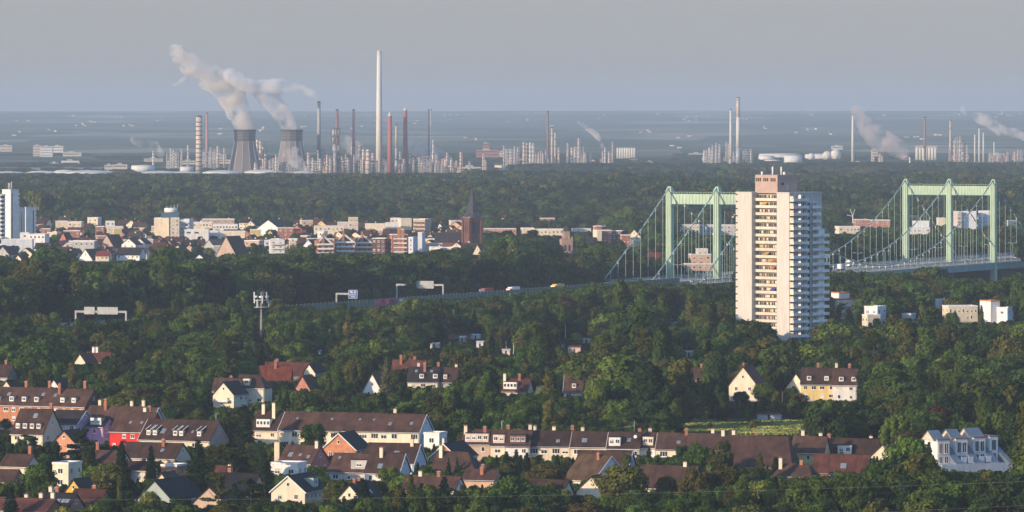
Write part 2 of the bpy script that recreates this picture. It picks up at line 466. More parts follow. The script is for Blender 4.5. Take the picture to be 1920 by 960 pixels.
m = MB(); m.box(-94, SPAN + 500, -30, 30, DZ - 1.1, DZ - .35, CONC); m.build('deck', BR)
m = MB(); m.box(-94, SPAN + 500, 3.5, 25, DZ - .35, DZ - .3, ASPH); m.box(-94, SPAN + 500, -25, -3.5, DZ - .35, DZ - .3, ASPH); m.build('carriageway', BR)
RAILM = mat('rail_grey', (.45, .50, .48), .5)
for ly in (29.6, 23, 2.8, -2.8, -23, -29.6):
    m = MB(); m.box(-94, SPAN + 500, ly - .05, ly + .05, DZ + .8, DZ + .95, RAILM)
    m.box(-94, SPAN + 500, ly - .03, ly + .03, DZ + .25, DZ + .35, RAILM)
    for k in np.arange(-94, SPAN + 500, 2.4): m.box(k, k + .14, ly - .07, ly + .07, DZ - .34, DZ + .95, RAILM)
    m.build('railing', BR)
for x in (SPAN + 94, SPAN + 180, SPAN + 270, SPAN + 360, SPAN + 450):
    m = MB(); m.box(x - 1.5, x + 1.5, -26, 26, -10, DZ - 4.7, CONC); m.build('deck_pier', BR)
m = MB(); m.box(-104, -92, -31, 31, -1, DZ - .4, CONC); m.build('abutment', BR)
def cz(x):
    if x < 0: t = (x + 94) / 94; return (DZ + .5) + (TOPZ + 1.8 - DZ - .5) * t - 7.5 * t * (1 - t) * .8
    if x > SPAN: return cz(SPAN - x)
    u = (x - SPAN / 2) / (SPAN / 2); return DZ + 2.6 + (TOPZ + 1.8 - DZ - 2.6) * u * u
for ly in LATS:
    m = MB(); X = list(np.linspace(-94, 0, 11)) + list(np.linspace(0, SPAN, 37))[1:] + list(np.linspace(SPAN, SPAN + 94, 11))[1:]
    for i in range(len(X) - 1): m.bar((X[i], ly, cz(X[i])), (X[i + 1], ly, cz(X[i + 1])), .36, GC, 6)
    for x in np.arange(-83.5, SPAN + 90, 10.5): m.bar((x - .6, ly, cz(x - .6)), (x + .6, ly, cz(x + .6)), .5, GC, 6)
    m.build('main_cable', BR)
HG = []
for ly in LATS:
    for x in np.arange(-83.5, SPAN + 90, 10.5):
        if abs(x) < 3.5 or abs(x - SPAN) < 3.5 or cz(x) < DZ + 1.2: continue
        HG.append((x, ly))
HG.sort(key=lambda h: -(cz(h[0]) - DZ) / (3150 + h[0]))
rest = MB()
for i, (x, ly) in enumerate(HG):
    t = rest if i >= 98 else MB()
    t.bar((x, ly, DZ - .3), (x, ly, cz(x) - .3), .11, GC, 4)
    t.bar((x, ly, cz(x) - 1.3), (x, ly, cz(x) + .2), .3, FRAME, 4)
    if i < 98: t.build('hanger', BR)
o = rest.build('hanger', BR); o['kind'] = 'stuff'
# lamp masts on the deck
for i, x in enumerate(range(-60, 860, 46)):
    p = PYL1 + AX * x
    t = thing('street_lamp', 'slim double-armed lamp mast in the middle of the green bridge deck', 'street lamp', (float(p[0]), float(p[1]), DZ - .3), math.atan2(AX[1], AX[0]), 'lamp masts along the bridge deck')
    t['label'] = 'slim lamp mast on the bridge deck, %s from the left' % ordw(i)
    m = MB(); m.bar((0, -1.2, 0), (0, -1.2, 9), .11, RAILM, 6); m.bar((0, -1.2, 8.9), (0, -3.4, 9.3), .07, RAILM); m.bar((0, -1.2, 8.9), (0, 1.0, 9.3), .07, RAILM); m.build('pole', t)
    for y in (-3.6, 1.2):
        m = MB(); m.box(-.2, .2, y - .45, y + .45, 9.22, 9.4, METALG); m.build('lamp_head', t)

# vehicles: body built along +x, y across
TYRE = mat('tyre_rubber', (.02, .02, .02), .9)
def wheels(t, xs_, r, wd):
    for x in xs_:
        for s in (-1, 1):
            m = MB(); p = (x, s * wd, r); m.bar((x, s * wd - .14, r), (x, s * wd + .14, r), r, TYRE, 12)
            w_ = m.build('wheel', t)
            m = MB(); m.bar((x, s * (wd + .15) - .01, r), (x, s * (wd + .15) + .02, r), r * .5, METALG, 10); m.build('rim', w_)
def lorry(x, y, z, rot, cabc, boxc, label, L=12.5, group='lorries on the motorway'):
    t = thing('lorry', label, 'lorry', (x, y, z), rot, group)
    m = MB(); m.box(-L + 2.6, 0, -1.25, 1.25, 1.1, 3.9, boxc); m.build('cargo_box', t)
    m = MB(); m.box(-L + 2.6, 2.3, -.5, .5, .75, 1.08, DARK); m.build('chassis', t)
    m = MB(); m.hexa([(.3, -1.2, .6), (2.6, -1.2, .6), (2.6, 1.2, .6), (.3, 1.2, .6), (.3, -1.15, 3.3), (2.2, -1.15, 3.3), (2.2, 1.15, 3.3), (.3, 1.15, 3.3)], cabc)
    cab = m.build('cab', t)
    m = MB(); m.hexa([(2.5, -1.05, 1.8), (2.56, -1.05, 1.8), (2.56, 1.05, 1.8), (2.5, 1.05, 1.8), (2.3, -1.0, 2.9), (2.36, -1.0, 2.9), (2.36, 1.0, 2.9), (2.3, 1.0, 2.9)], GLASS); m.build('windscreen', cab)
    m = MB(); m.box(1.1, 1.9, -1.23, -1.2, 1.9, 2.7, GLASS); m.build('side_window', cab)
    wheels(t, (1.6, -L + 4, -L + 5.4, -L + 6.8), .5, 1.1)
    return t
def carv(x, y, z, rot, col, label, group='cars on the bridge'):
    t = thing('car', label, 'car', (x, y, z), rot, group)
    m = MB(); m.hexa([(-2.1, -.85, .35), (2.1, -.85, .35), (2.1, .85, .35), (-2.1, .85, .35), (-2.1, -.85, .9), (2.0, -.85, .8), (2.0, .85, .8), (-2.1, .85, .9)], col); m.build('body', t)
    m = MB(); m.hexa([(-1.6, -.8, .9), (1.0, -.8, .88), (1.0, .8, .88), (-1.6, .8, .9), (-1.1, -.65, 1.42), (.35, -.65, 1.42), (.35, .65, 1.42), (-1.1, .65, 1.42)], GLASS); m.build('cabin', t)
    wheels(t, (-1.3, 1.3), .33, .75)
CP = {k: mat('vehicle_' + k, v, .35, .03, .5) for k, v in dict(white=(.8, .8, .8), red=(.45, .03, .03), yellow=(.72, .42, .06), black=(.03, .03, .035), blue=(.05, .1, .3), silver=(.45, .46, .48)).items()}
def onroad(t_, lat, P=land):   # point on the motorway, t_ metres from the bridge end
    acc = 0
    for i in range(len(P) - 1):
        a, b = np.array(P[i], float), np.array(P[i + 1], float); L = np.linalg.norm(b - a)
        if acc + L > t_ or i == len(P) - 2:
            d = (b - a) / L; p = a + d * (t_ - acc); return (p[0] - d[1] * lat, p[1] + d[0] * lat, math.atan2(d[1], d[0]))
        acc += L
def onbridge(t_, lat): p = PYL1 + AX * t_ + np.array((AX[1], -AX[0])) * lat; return (float(p[0]), float(p[1]), math.atan2(AX[1], AX[0]))
for px, lat, cc, bc, lb in ((1040, 8, 'yellow', 'yellow', 'yellow lorry leaving the bridge beside the green noise barrier'), (955, 7, 'red', 'white', 'lorry with red cab and white box on the motorway before the trees'),
                            (905, 3, 'white', 'red', 'lorry with dark red box behind the noise barrier, left of the white-boxed one')):
    best = min(range(0, 700, 3), key=lambda q: abs(ppx(*onroad(q, lat)[:2]) - px)); x, y, a = onroad(best, lat)
    lorry(x, y, 6.63, a, CP[cc], CP[bc], lb)
x, y, a = onbridge(50, -12); 
def brx(px, lat): return min(range(-90, 850, 2), key=lambda q: abs(ppx(*onbridge(q, lat)[:2]) - px))
x, y, a = onbridge(brx(1593, -18), -18); lorry(x, y, DZ - .29, a + math.pi, CP['white'], CP['white'], 'white box lorry on the bridge right of the white apartment tower', 9)
x, y, a = onbridge(brx(1578, 8), 8); lorry(x, y, DZ - .29, a, CP['silver'], CP['white'], 'white lorry on the far carriageway of the bridge beside the tower', 7)
for i, (px, lat, c_) in enumerate(((1252, 12, 'black'), (1300, 15, 'silver'), (1322, 8, 'white'), (1672, 12, 'blue'), (1812, 16, 'red'), (1905, 10, 'silver'), (1740, 20, 'black'))):
    x, y, a = onbridge(brx(px, lat), lat)
    carv(x, y, DZ - .29, a, CP[c_], '%s car on the bridge deck, %s car from the left' % (c_, ordw((0, 1, 2, 3, 5, 6, 4)[i])))

# noise barrier
NB = mat('barrier_panel', (.13, .18, .13), .5, .15, .3); NBR = mat('graffiti_red', (.62, .05, .07), .7, .5, .25, col2=(.75, .10, .18)); NBB = mat('graffiti_blue', (.2, .42, .6), .7, .6, .25, col2=(.6, .6, .65))
t = thing('noise_barrier', 'long pale green noise barrier along the motorway, red graffiti at one place', 'noise barrier', (0, 0, 6.5))
P = offs(ROADC[2:], 16)
acc = 0; pan = MB(); pos = MB(); gra = MB()
for i in range(len(P) - 1):
    a = np.array(P[i]); b = np.array(P[i + 1]); L = np.linalg.norm(b - a); n_ = int(L / 4)
    for k in range(n_):
        p = a + (b - a) * k / n_; q = a + (b - a) * (k + 1) / n_; px = ppx(*p)
        if px < 330: continue
        h = 3.3 if px > 400 else 2.2
        d = (q - p) / np.linalg.norm(q - p); nn = np.array((-d[1], d[0])) * .08
        pan.hexa([(*(p - nn), 0), (*(q - nn), 0), (*(q + nn), 0), (*(p + nn), 0), (*(p - nn), h), (*(q - nn), h), (*(q + nn), h), (*(p + nn), h)], NB)
        pos.bar((*p, -.4), (*p, h + .25), .17, RAILM)
        if 702 < px < 745 or 745 <= px < 758:
            cm = NBR if px < 745 else NBB; e = np.array((-d[1], d[0])) * .13; s_ = 1 if e[1] < 0 else -1
            e = e * s_; e2 = e * 1.3
            gra.hexa([(*(p + e), .5), (*(q + e), .5), (*(q + e2), .5), (*(p + e2), .5), (*(p + e), h - .4), (*(q + e), h - .4), (*(q + e2), h - .4), (*(p + e2), h - .4)], cm)
pan.build('panel', t); pos.build('post', t); gra.build('graffiti', t)

# sign gantries
SIGNG = mat('sign_back', (.42, .42, .40), .6); SIGNB = mat('sign_blue', (.04, .14, .42), .5); SIGNW = mat('sign_white', (.8, .8, .8), .5)
def gantry(px0, px1, ytop, d, signs, label, one=False):
    s = F / d; x0, x1 = (px0 - 960) / s, (px1 - 960) / s; zt = zat(ytop, d)
    t = thing('sign_gantry', label, 'sign gantry', (x0, d, 0), R(-14), 'sign gantries over the motorway'); W = (x1 - x0) / math.cos(R(14))
    for x in ((0,) if one else (0, W)):
        m = MB(); m.box(x - .35, x + .35, -.35, .35, 0, zt, SIGNG); m.build('post', t)
    m = MB(); m.box(-.3, W, -.45, .45, zt - .9, zt + .0, SIGNG); m.build('beam', t)
    for a, b, up, dn, mt in signs:
        m = MB(); m.box(W * a, W * b, -.62, -.5, zt - dn, zt + up, mt)
        if mt is SIGNB:
            x0_, x1_ = W * a, W * b; w_ = x1_ - x0_; z0_, z1_ = zt - dn, zt + up; h_ = z1_ - z0_
            for (u0, u1, v0, v1) in ((0, 1, .965, 1), (0, 1, 0, .035), (0, .03, 0, 1), (.97, 1, 0, 1)): m.box(x0_ + w_ * u0, x0_ + w_ * u1, -.66, -.62, z0_ + h_ * v0, z0_ + h_ * v1, SIGNW)
            # arrow symbol and rows of lettering, as large as on the real sign
            for (u0, u1, v0, v1) in ((.18, .24, .62, .88), (.24, .32, .80, .88), (.30, .36, .62, .88), (.38, .44, .62, .88), (.44, .50, .62, .70), (.66, .72, .60, .86), (.62, .76, .72, .76), (.74, .80, .64, .82)): m.box(x0_ + w_ * u0, x0_ + w_ * u1, -.66, -.62, z0_ + h_ * v0, z0_ + h_ * v1, SIGNW)
            k_ = .12
            for n_, wl in enumerate((.05, .08, .05, .04, .07, .05, .03, .06, .05, .04)): m.box(x0_ + w_ * k_, x0_ + w_ * (k_ + wl), -.66, -.62, z0_ + h_ * .38, z0_ + h_ * .47, SIGNW); k_ += wl + .022
            k_ = .3
            for n_, wl in enumerate((.05, .07, .04, .06, .05, .05)): m.box(x0_ + w_ * k_, x0_ + w_ * (k_ + wl), -.66, -.62, z0_ + h_ * .16, z0_ + h_ * .25, SIGNW); k_ += wl + .022
        else:
            for k in np.linspace(a, b, 7): m.box(W * k - .08, W * k + .08, -.7, -.62, zt - dn + .05, zt + up - .05, RAILM)
        m.build('sign_panel', t)
    PROT.append((px0 - 2, px1 + 2, ytop - 12, ytop + 16, d))
gantry(142, 238, 582, 2480, ((.18, .38, 1.6, 1.6, SIGNG), (.44, .84, 1.6, 1.6, SIGNG)), 'sign gantry seen from behind with two grey panels over the motorway')
gantry(631, 671, 549, 2700, ((.58, 1.0, 1.4, 2.6, SIGNB),), 'cantilever gantry carrying one blue direction sign over the motorway', True)
gantry(744, 831, 532, 2790, ((.38, .80, 1.5, 2.2, SIGNG),), 'sign gantry with one long grey panel behind the big willow')

# ------------------------------------------------------------------ white apartment tower
TD = 2344.0; tx = (1480 - 960) / F * TD
TW = mat('tower_plaster', (.655, .612, .545), .85, .03, .1, 'weather'); TC = mat('tower_cream', (.72, .63, .50), .85, .05, .2, 'weather'); TB = mat('tower_parapet', (.93, .89, .84), .8, .08, .3, 'weather')  # parapet colour raised above the plaster to brighten the tower's shaded side
TWL = thing('apartment_tower', 'tall white apartment tower with stacked balconies and a pinkish roof storey', 'apartment tower', (tx, TD, 0), R(45))
GLASS2 = mat('window_glass_reflect', (.22, .23, .26), .15, .5, .8, spec=.8)  # grey base colour stands in for reflections in the shaded side's panes
FH, NF = 2.95, 22; TOP = FH * NF + .6
m = MB()
m.box(.0, 20, 0, 7, 0, TOP, TW)               # lit blank panel + core
m.box(1.6, 20, 7, 19, 0, TOP - .5, TC)        # recessed bay wall
m.box(-2.2, 20, 19, 28, 0, TOP, TW)
m.box(0.2, 10, 28, 30, 0, TOP - 3, TW)
m.build('wall', TWL)
m = MB(); m.box(10.2, 16.8, -.5, 0, 0, FH * 21, TB); m.box(16.8, 20.6, -1.0, 6, 0, FH * 17.2, TB); m.build('stepped_wing', TWL)
PNK = mat('roof_storey', (.50, .36, .30), .85, .06, .3)
m = MB(); m.box(1.0, 13.2, 7.5, 20, TOP, TOP + 7.6, PNK); pent = m.build('roof_storey', TWL)
for k in range(11):
    if k in (3, 7): continue
    m = MB(); y = 8.6 + k * 1.02; m.box(.9, 1.0, y, y + .62, TOP + 4.9, TOP + 6.3, GLASS); m.build('vent_window', pent)
m = MB(); m.box(6.5, 7.6, 7.4, 7.5, TOP + 1.2, TOP + 3.4, TW); m.build('door', pent)
m = MB(); m.box(3.4, 4.8, 7.4, 7.5, TOP + 3.4, TOP + 4.4, GLASS); m.build('window', pent)
for (x, y, h, r) in ((3, 12, 3.4, .35), (5, 9, 3.4, .35), (8, 10, 1.2, .6), (2, 17, 1.3, .5)):
    m = MB(); m.rings([(TOP + 7.6, r), (TOP + 7.6 + h, r)], 10, SIGNW, (x, y)); m.build('antenna', TWL)
m = MB(); m.box(-.15, 20.15, -.15, 7, TOP, TOP + .5, TW); m.box(-2.35, 12, 19, 28.15, TOP, TOP + .5, TW); m.build('parapet', TWL)
blinds = [mat('blind_' + k, v, .8) for k, v in dict(ochre=(.6, .38, .12), brick=(.5, .16, .08), blue=(.06, .1, .4), pale=(.7, .62, .5), pink=(.6, .35, .33)).items()]
rb = random.Random(3)
for f in range(NF):
    z = f * FH + .5
    m = MB(); m.box(-.1, 1.5, 7, 19, z - .12, z + .06, TC); m.box(-.1, .05, 7.02, 18.98, z + .06, z + 1.05, TC); m.build('balcony', TWL)
    m = MB(); m.box(1.5, 1.58, 7.3, 18.7, z + .1, z + 2.35, GLASS)
    for k in range(12):
        y = 7.3 + k * .95
        m.box(1.44, 1.5, y, y + (.10 if k % 3 else .26), z + .1, z + 2.35, TC)
        if rb.random() < .30:
            c_ = rb.choice(blinds[:1] + blinds[3:4] * 3 + blinds[4:5]); m.box(1.42, 1.49, y + .15, y + .9, z + 1.2, z + 2.3, c_)
    m.build('window_row', TWL)
    m = MB(); m.box(-2.26, -2.2, 26.9, 28, z + 2.2, z + 2.75, DARK); m.box(-2.2, -.9, 28, 28.06, z + 2.2, z + 2.75, DARK); m.build('floor_vent', TWL)
    # shaded face
    m = MB(); m.box(.3, 10, -2.1, 0, z - .2, z - .02, TB); m.box(.3, 10, -2.1, -1.98, z - .02, z + 1.0, TB); m.box(.3, .42, -1.98, 0, z - .02, z + 2.0, TC); m.box(9.88, 10, -1.98, 0, z - .02, z + 1, TB)
    m.box(4.9, 5.05, -1.98, 0, z - .02, z + 2.5, TB)
    m.build('balcony', TWL)
    m = MB(); m.box(.8, 9.6, -.07, 0, z + .1, z + 2.3, GLASS2)
    for k in range(8): m.box(.8 + k * 1.2, .8 + k * 1.2 + .16, -.12, -.07, z + .1, z + 2.3, FRAME)
    if rb.random() < .35: m.box(1.2, 4.2, -.16, -.12, z + 1.1, z + 2.25, blinds[4])
    if rb.random() < .3: m.box(5.8, 8.0, -.16, -.12, z + 1.1, z + 2.25, blinds[3])
    m.build('window_row', TWL)
    if f < 21:
        m = MB(); m.box(11.8, 17.1, -2.4, -.5, z - .2, z - .02, TB); m.box(11.8, 17.1, -2.4, -2.28, z - .02, z + 1.0, TB); m.box(16.98, 17.1, -2.28, -.5, z - .02, z + 1, TB); m.build('balcony', TWL)
        m = MB(); m.box(10.6, 12.2, -.57, -.5, z + .2, z + 2.2, GLASS); m.box(12.6, 16.5, -.57, -.5, z + .1, z + 2.2, GLASS2)
        for k in range(4): m.box(12.9 + k * 1.0, 13.1 + k * 1.0, -.62, -.57, z + .1, z + 2.2, FRAME)
        m.build('window_row', TWL)
    if f < 17:
        m = MB(); m.box(17.6, 21.6, -2.9, -1.0, z - .2, z - .02, TB); m.box(17.6, 21.6, -2.9, -2.78, z - .02, z + 1.0, TB); m.box(21.48, 21.6, -2.78, 3, z - .02, z + 1, TB); m.build('balcony', TWL)
for f, k, c_ in ((12, 7.6, blinds[1]), (12, 9.8, blinds[0]), (11, 8.6, blinds[1]), (8, 8.4, blinds[2]), (13, 12, blinds[0]), (20, 13, blinds[0])):
    m = MB(); z = f * FH + .5; m.hexa([(-.3, k, z + 1.3), (.0, k, z + 1.3), (.0, k + 2.4, z + 1.3), (-.3, k + 2.4, z + 1.3), (1.2, k, z + 2.3), (1.45, k, z + 2.3), (1.45, k + 2.4, z + 2.3), (1.2, k + 2.4, z + 2.3)], c_); m.build('awning', TWL)
PROT.append((1381, 1556, 320, 598, TD)); PROT.append((1465, 1520, 590, 636, TD)); FOOT.append((tx, TD + 14, 24))

# ------------------------------------------------------------------ mobile phone mast
mx_, my_ = pt(490, 655, 0)
t = thing('phone_mast', 'tall mobile phone mast with a crown of pale antennas above the trees', 'phone mast', (mx_, my_, 0))
sM = F / my_; zt = zat(543, my_)
ST = mat('mast_steel', (.36, .32, .30), .6)
m = MB(); m.rings([(0, .55), (zt * .5, .42), (zt * .5 + .1, .34), (zt - 1, .28)], 10, ST)
for z in np.arange(3, zt - 5, 1.2): m.rings([(z, .62), (z + .12, .62)], 8, ST)
m.build('pole', t)
for z in (zt - 7.5, zt - 4.6):
    m = MB(); m.rings([(z, 3.0), (z + .25, 3.0)], 14, RAILM); m.build('platform', t)
for k in range(9):
    a = k * 2 * math.pi / 9; m = MB(); zb = zt - 7.3 + (k % 3) * 1.6; m.box(-.25, .25, -.2, .2, zb, zb + 3.2, SIGNW if k % 2 else METALG, a, (3.1 * math.cos(a), 3.1 * math.sin(a))); m.build('antenna', t)
for k in range(4):
    a = k * math.pi / 2 + .4; m = MB(); m.rings([(zt - 3.5, .18), (zt - .2 + (k % 2) * .8, .18)], 8, DARK, (1.6 * math.cos(a), 1.6 * math.sin(a))); m.build('antenna', t)
for k in range(3):
    a = k * 2.1 - 1.6; m = MB(); m.rings([(zt - 3.4, .75), (zt - 3.0, .9), (zt - 2.6, .75)], 10, SIGNW, (2.6 * math.cos(a), 2.6 * math.sin(a))); m.build('dish', t)
PROT.append((474, 507, 540, 592, my_)); PROT.append((484, 496, 590, 640, my_))
# two thin masts between the garden trees
for px, y0, y1, lb, mt in ((956, 552, 592, 'thin rust red lattice mast among the trees below the motorway', 'mast_steel'), (1644 - 584, 612, 634, 'short white flagpole standing among the allotment trees', 'rail_grey'), (963, 645, 662, 'pale stub of a chimney post among allotment trees', 'rail_grey')):
    d = dist(y1 + 12); x = (px - 960) / F * d; z = zat(y0, d)
    t = thing('mast', lb, 'mast', (x, d, 0)); m = MB(); m.rings([(0, .3), (z, .15)], 6, MATS[mt]); m.build('pole', t)
    m = MB(); m.rings([(z, .26), (z + .5, .26)], 6, MATS[mt]); m.build('cap', t)
    PROT.append((px - 4, px + 4, y0, y1, d))

# foreground power lines (the pylons stand beyond both edges of the view)
WIRE = mat('wire', (.35, .33, .30), .5)
for i, (ya, yb, d, lb) in enumerate(((937, 903, 1150, 'upper thin power line crossing in front of the houses'), (1000, 948, 1130, 'lower thin power line crossing the bottom right corner'))):
    m = MB(); X = np.linspace(-260, 260, 40)
    def wz(x, ya=ya, yb=yb, d=d):
        u = (x / (.09 * d) + 1) / 2; return zat(ya + (yb - ya) * max(-.9, u) ** 1 + 10 * (1 - (2 * u - 1) ** 2) * 1.0, d)
    for k in range(39): m.bar((X[k], d, wz(X[k])), (X[k + 1], d, wz(X[k + 1])), .013, WIRE)
    tag(m.build('power_line'), lb, 'power line')
# ------------------------------------------------------------------ houses
_wc = {}
def win_mesh(w, h, both=False, frame=FRAME, blind=0):
    k = (round(w, 2), round(h, 2), both, blind)
    if k in _wc: return _wc[k]
    m = MB(); a, b = w / 2, h / 2; t = .11
    for x0, x1, z0, z1 in ((-a, a, b - t, b), (-a, a, -b, -b + t), (-a, -a + t, -b + t, b - t), (a - t, a, -b + t, b - t)): m.box(x0, x1, -.09, 0, z0, z1, frame)
    if w > 1.0:
        for q in ([0] if w < 2 else [-w / 6, w / 6]): m.box(q - .045, q + .045, -.085, 0, -b + t, b - t, frame)
    m.box(-a - .06, a + .06, -.18, -.005, -b - .1, -b, frame)
    if both:
        m.box(-a + t, a - t, -.035, -.004, -b + t, b - t, GLASS)
        if blind: m.box(-a + t, a - t, -.06, -.036, b - t - (h - 2 * t) * blind, b - t, GLASSW)
    me = m.mesh('window'); p = None
    if not both:
        q = MB(); q.box(-a + t, a - t, -.035, -.004, -b + t, b - t, GLASS)
        if blind: q.box(-a + t, a - t, -.06, -.036, b - t - (h - 2 * t) * blind, b - t, GLASSW)
        p = q.mesh('pane')
    _wc[k] = (me, p); return _wc[k]
def window(parent, x, y, z, rot, w=1.1, h=1.3, both=False, blind=0):
    me, p = win_mesh(w, h, both, blind=blind)
    o = link('window', me, parent, (x, y, z), rot)
    if p: link('pane', p, o)
    return o
def chimney(parent, x, y, z0, z1, m=None, sx=.42, sy=.32):
    q = MB(); q.box(x - sx, x + sx, y - sy, y + sy, z0, z1, m or CHB); q.box(x - sx - .08, x + sx + .08, y - sy - .08, y + sy + .08, z1, z1 + .13, CONC)
    for k in (-.18, .18): q.rings([(z1 + .13, .11), (z1 + .5, .09)], 6, CHB, (x + k, y))
    return q.build('chimney', parent)
def roof_solid(L, W, he, hr, m, hip=(0, 0), oh=.45, og=.35, th=.26):
    q = MB(); s = (hr - he) / (W / 2); ye = W / 2 + oh; ze = he - oh * s
    x0, x1 = -L / 2 - og, L / 2 + og
    h0, h1 = hip
    r0 = (x0 + h0, 0, hr); r1 = (x1 - h1, 0, hr)
    if not h0 and not h1:
        for sg in (-1, 1):
            p = [(x0, sg * ye, ze), (x1, sg * ye, ze), (x1, 0, hr), (x0, 0, hr)]
            u = [(a, b, c - th) for a, b, c in p]
            if sg < 0: q.hexa(u + p, m)
            else: q.hexa([u[1], u[0], u[3], u[2], p[1], p[0], p[3], p[2]], m)
    else:
        E = [(x0, -ye, ze), (x1, -ye, ze), (x1, ye, ze), (x0, ye, ze)]
        Eb = [(a, b, c - th) for a, b, c in E]
        q.poly([E[0], E[1], r1, r0], m); q.poly([E[2], E[3], r0, r1], m); q.poly([E[1], E[2], r1], m); q.poly([E[3], E[0], r0], m)
        for i in range(4): j = (i + 1) % 4; q.poly([Eb[i], Eb[j], E[j], E[i]], m)
        q.poly(Eb[::-1], m)
    q.bar((r0[0], 0, hr), (r1[0], 0, hr), .13, m, 6)
    return q
def house(name, label, px, pyr, L, W, he, hr, th, wall, roof, anchor='c', hip=(0, 0), wallR=None, ch=(), dorm=(), sky=(), win=True, gwin=True, verge=None, group=None,
          cat='house', vb=None, gutter=True, rnd=None, balc=0, chm=None, big=False, front_rows=None):
    d = dist(pyr, hr); x = (px - 960) / F * d
    a = R(th); c, s = math.cos(a), math.sin(a)
    if anchor == 'g':      # given point is the top of the gable nearest the camera
        x += c * L / 2; y = d + s * L / 2
    elif anchor == 'r':
        x -= c * L / 2; y = d - s * L / 2
    else: y = d
    t = thing(name, label, cat, (x, y, 0), a, group); t['d'] = float(y)
    del t['d']
    wm = WALLC[wall]; rm = ROOFC[roof]; rr = rnd or random.Random(int(px * 7 + pyr * 13))
    m = MB()
    hipped = hip[0] or hip[1]
    if hip[0] and hip[1]: m.box(-L / 2, L / 2, -W / 2, W / 2, 0, he - .12, wm)
    else:
        xx, yy, e, ap = L / 2, W / 2, he - .2, hr - .34
        m.poly([(-xx, -yy, 0), (xx, -yy, 0), (xx, -yy, e), (-xx, -yy, e)], wm); m.poly([(xx, yy, 0), (-xx, yy, 0), (-xx, yy, e), (xx, yy, e)], wm)
        if hip[1]: m.poly([(xx, -yy, 0), (xx, yy, 0), (xx, yy, e), (xx, -yy, e)], wm)
        else: m.poly([(xx, -yy, 0), (xx, yy, 0), (xx, yy, e), (xx, 0, ap), (xx, -yy, e)], WALLC[wallR] if wallR else wm)  # wallR recolours the right gable, on several houses to tone in its shade
        if hip[0]: m.poly([(-xx, yy, 0), (-xx, -yy, 0), (-xx, -yy, e), (-xx, yy, e)], wm)
        else: m.poly([(-xx, yy, 0), (-xx, -yy, 0), (-xx, -yy, e), (-xx, 0, ap), (-xx, yy, e)], wm)
    m.box(-L / 2 - .04, L / 2 + .04, -W / 2 - .04, W / 2 + .04, 0, .45, CONC)
    m.build('wall', t)
    ro = roof_solid(L, W, he, hr, rm, hip).build('roof', t)
    slope = (hr - he) / (W / 2)
    if gutter:
        gm_ = TRIM if rr.random() < .5 else METALG
        for sg in (-1, 1): m = MB(); m.box(-L / 2 - .3, L / 2 + .3, sg * (W / 2 + .5) - .07, sg * (W / 2 + .5) + .07, he - .5 * slope - .12, he - .5 * slope + .02, gm_); m.build('gutter', t)
        m = MB(); m.box(L / 2 - .35, L / 2 - .23, -W / 2 - .13, -W / 2 - .02, .3, he - .3 * slope, METALG); m.build('downpipe', t)
    if verge and not hipped:
        for ex, on in ((-L / 2 - .36, verge[0]), (L / 2 + .36, verge[1])):
            if not on: continue
            m = MB()
            for sg in (-1, 1):
                ye = W / 2 + .45; ze = he - .45 * slope
                m.hexa([(ex - .05, sg * ye, ze - .3), (ex + .05, sg * ye, ze - .3), (ex + .05, 0, hr - .3), (ex - .05, 0, hr - .3), (ex - .05, sg * ye, ze + .05), (ex + .05, sg * ye, ze + .05), (ex + .05, 0, hr + .05), (ex - .05, 0, hr + .05)], TRIM)
            m.build('barge_board', t)
    def yat(z, front=-1): return front * (W / 2) * (hr - z) / (hr - he)
    for u, v, h in ch:
        v2 = v; zr = hr - abs(v2) * (hr - he)
        o = chimney(ro, u * L / 2, v2 * W / 2, zr - .6, hr + h, chm or (CHB if rr.random() < .6 else WALLC['cream']), .45 if h < 2.5 else .35)
    for dd in dorm:
        u, kind = dd[0], dd[1]; w_ = dd[2] if len(dd) > 2 else 1.5; n_ = dd[3] if len(dd) > 3 else 1
        h = {'small': 1.55, 'shed': 1.45, 'box': 2.1}[kind]
        zb = he + (hr - he) * (.18 if kind != 'box' else .12); h = min(h, hr - zb - .25)
        if kind == 'box': h = min(2.4, hr - zb - .15)
        yf = yat(zb); yb = yat(zb + h) + .25; xc = u * L / 2
        m = MB()
        cheek = {'small': TRIM, 'shed': TRIM, 'box': (WALLC[dd[4]] if len(dd) > 4 else METALG)}[kind]
        m.box(xc - w_ / 2, xc + w_ / 2, yf, yb, zb - .25, zb + h, cheek)
        dm = m.build('dormer', t)
        m = MB()
        if kind == 'shed':
            yb2 = yat(min(hr - .1, zb + h + 1.1)) + .1; zt2 = min(hr - .1, zb + h + 1.1)
            m.hexa([(xc - w_ / 2 - .15, yf - .2, zb + h), (xc + w_ / 2 + .15, yf - .2, zb + h), (xc + w_ / 2 + .15, yb2, zt2), (xc - w_ / 2 - .15, yb2, zt2),
                    (xc - w_ / 2 - .15, yf - .2, zb + h + .14), (xc + w_ / 2 + .15, yf - .2, zb + h + .14), (xc + w_ / 2 + .15, yb2, zt2 + .14), (xc - w_ / 2 - .15, yb2, zt2 + .14)], ROOFC['brown'])
            for e in (-1, 1):
                X = xc + e * (w_ / 2 + .1)
                m.hexa([(X - .1, yf - .25, zb + h + .14), (X + .1, yf - .25, zb + h + .14), (X + .1, yb2, zt2 + .14), (X - .1, yb2, zt2 + .14), (X - .1, yf - .25, zb + h + .26), (X + .1, yf - .25, zb + h + .26), (X + .1, yb2, zt2 + .26), (X - .1, yb2, zt2 + .26)], TRIM)
        else:
            m.box(xc - w_ / 2 - .12, xc + w_ / 2 + .12, yf - .2, yb + .05, zb + h, zb + h + .14, ROOFC['dark'] if kind == 'box' else rm)
        m.build('dormer_roof', dm)
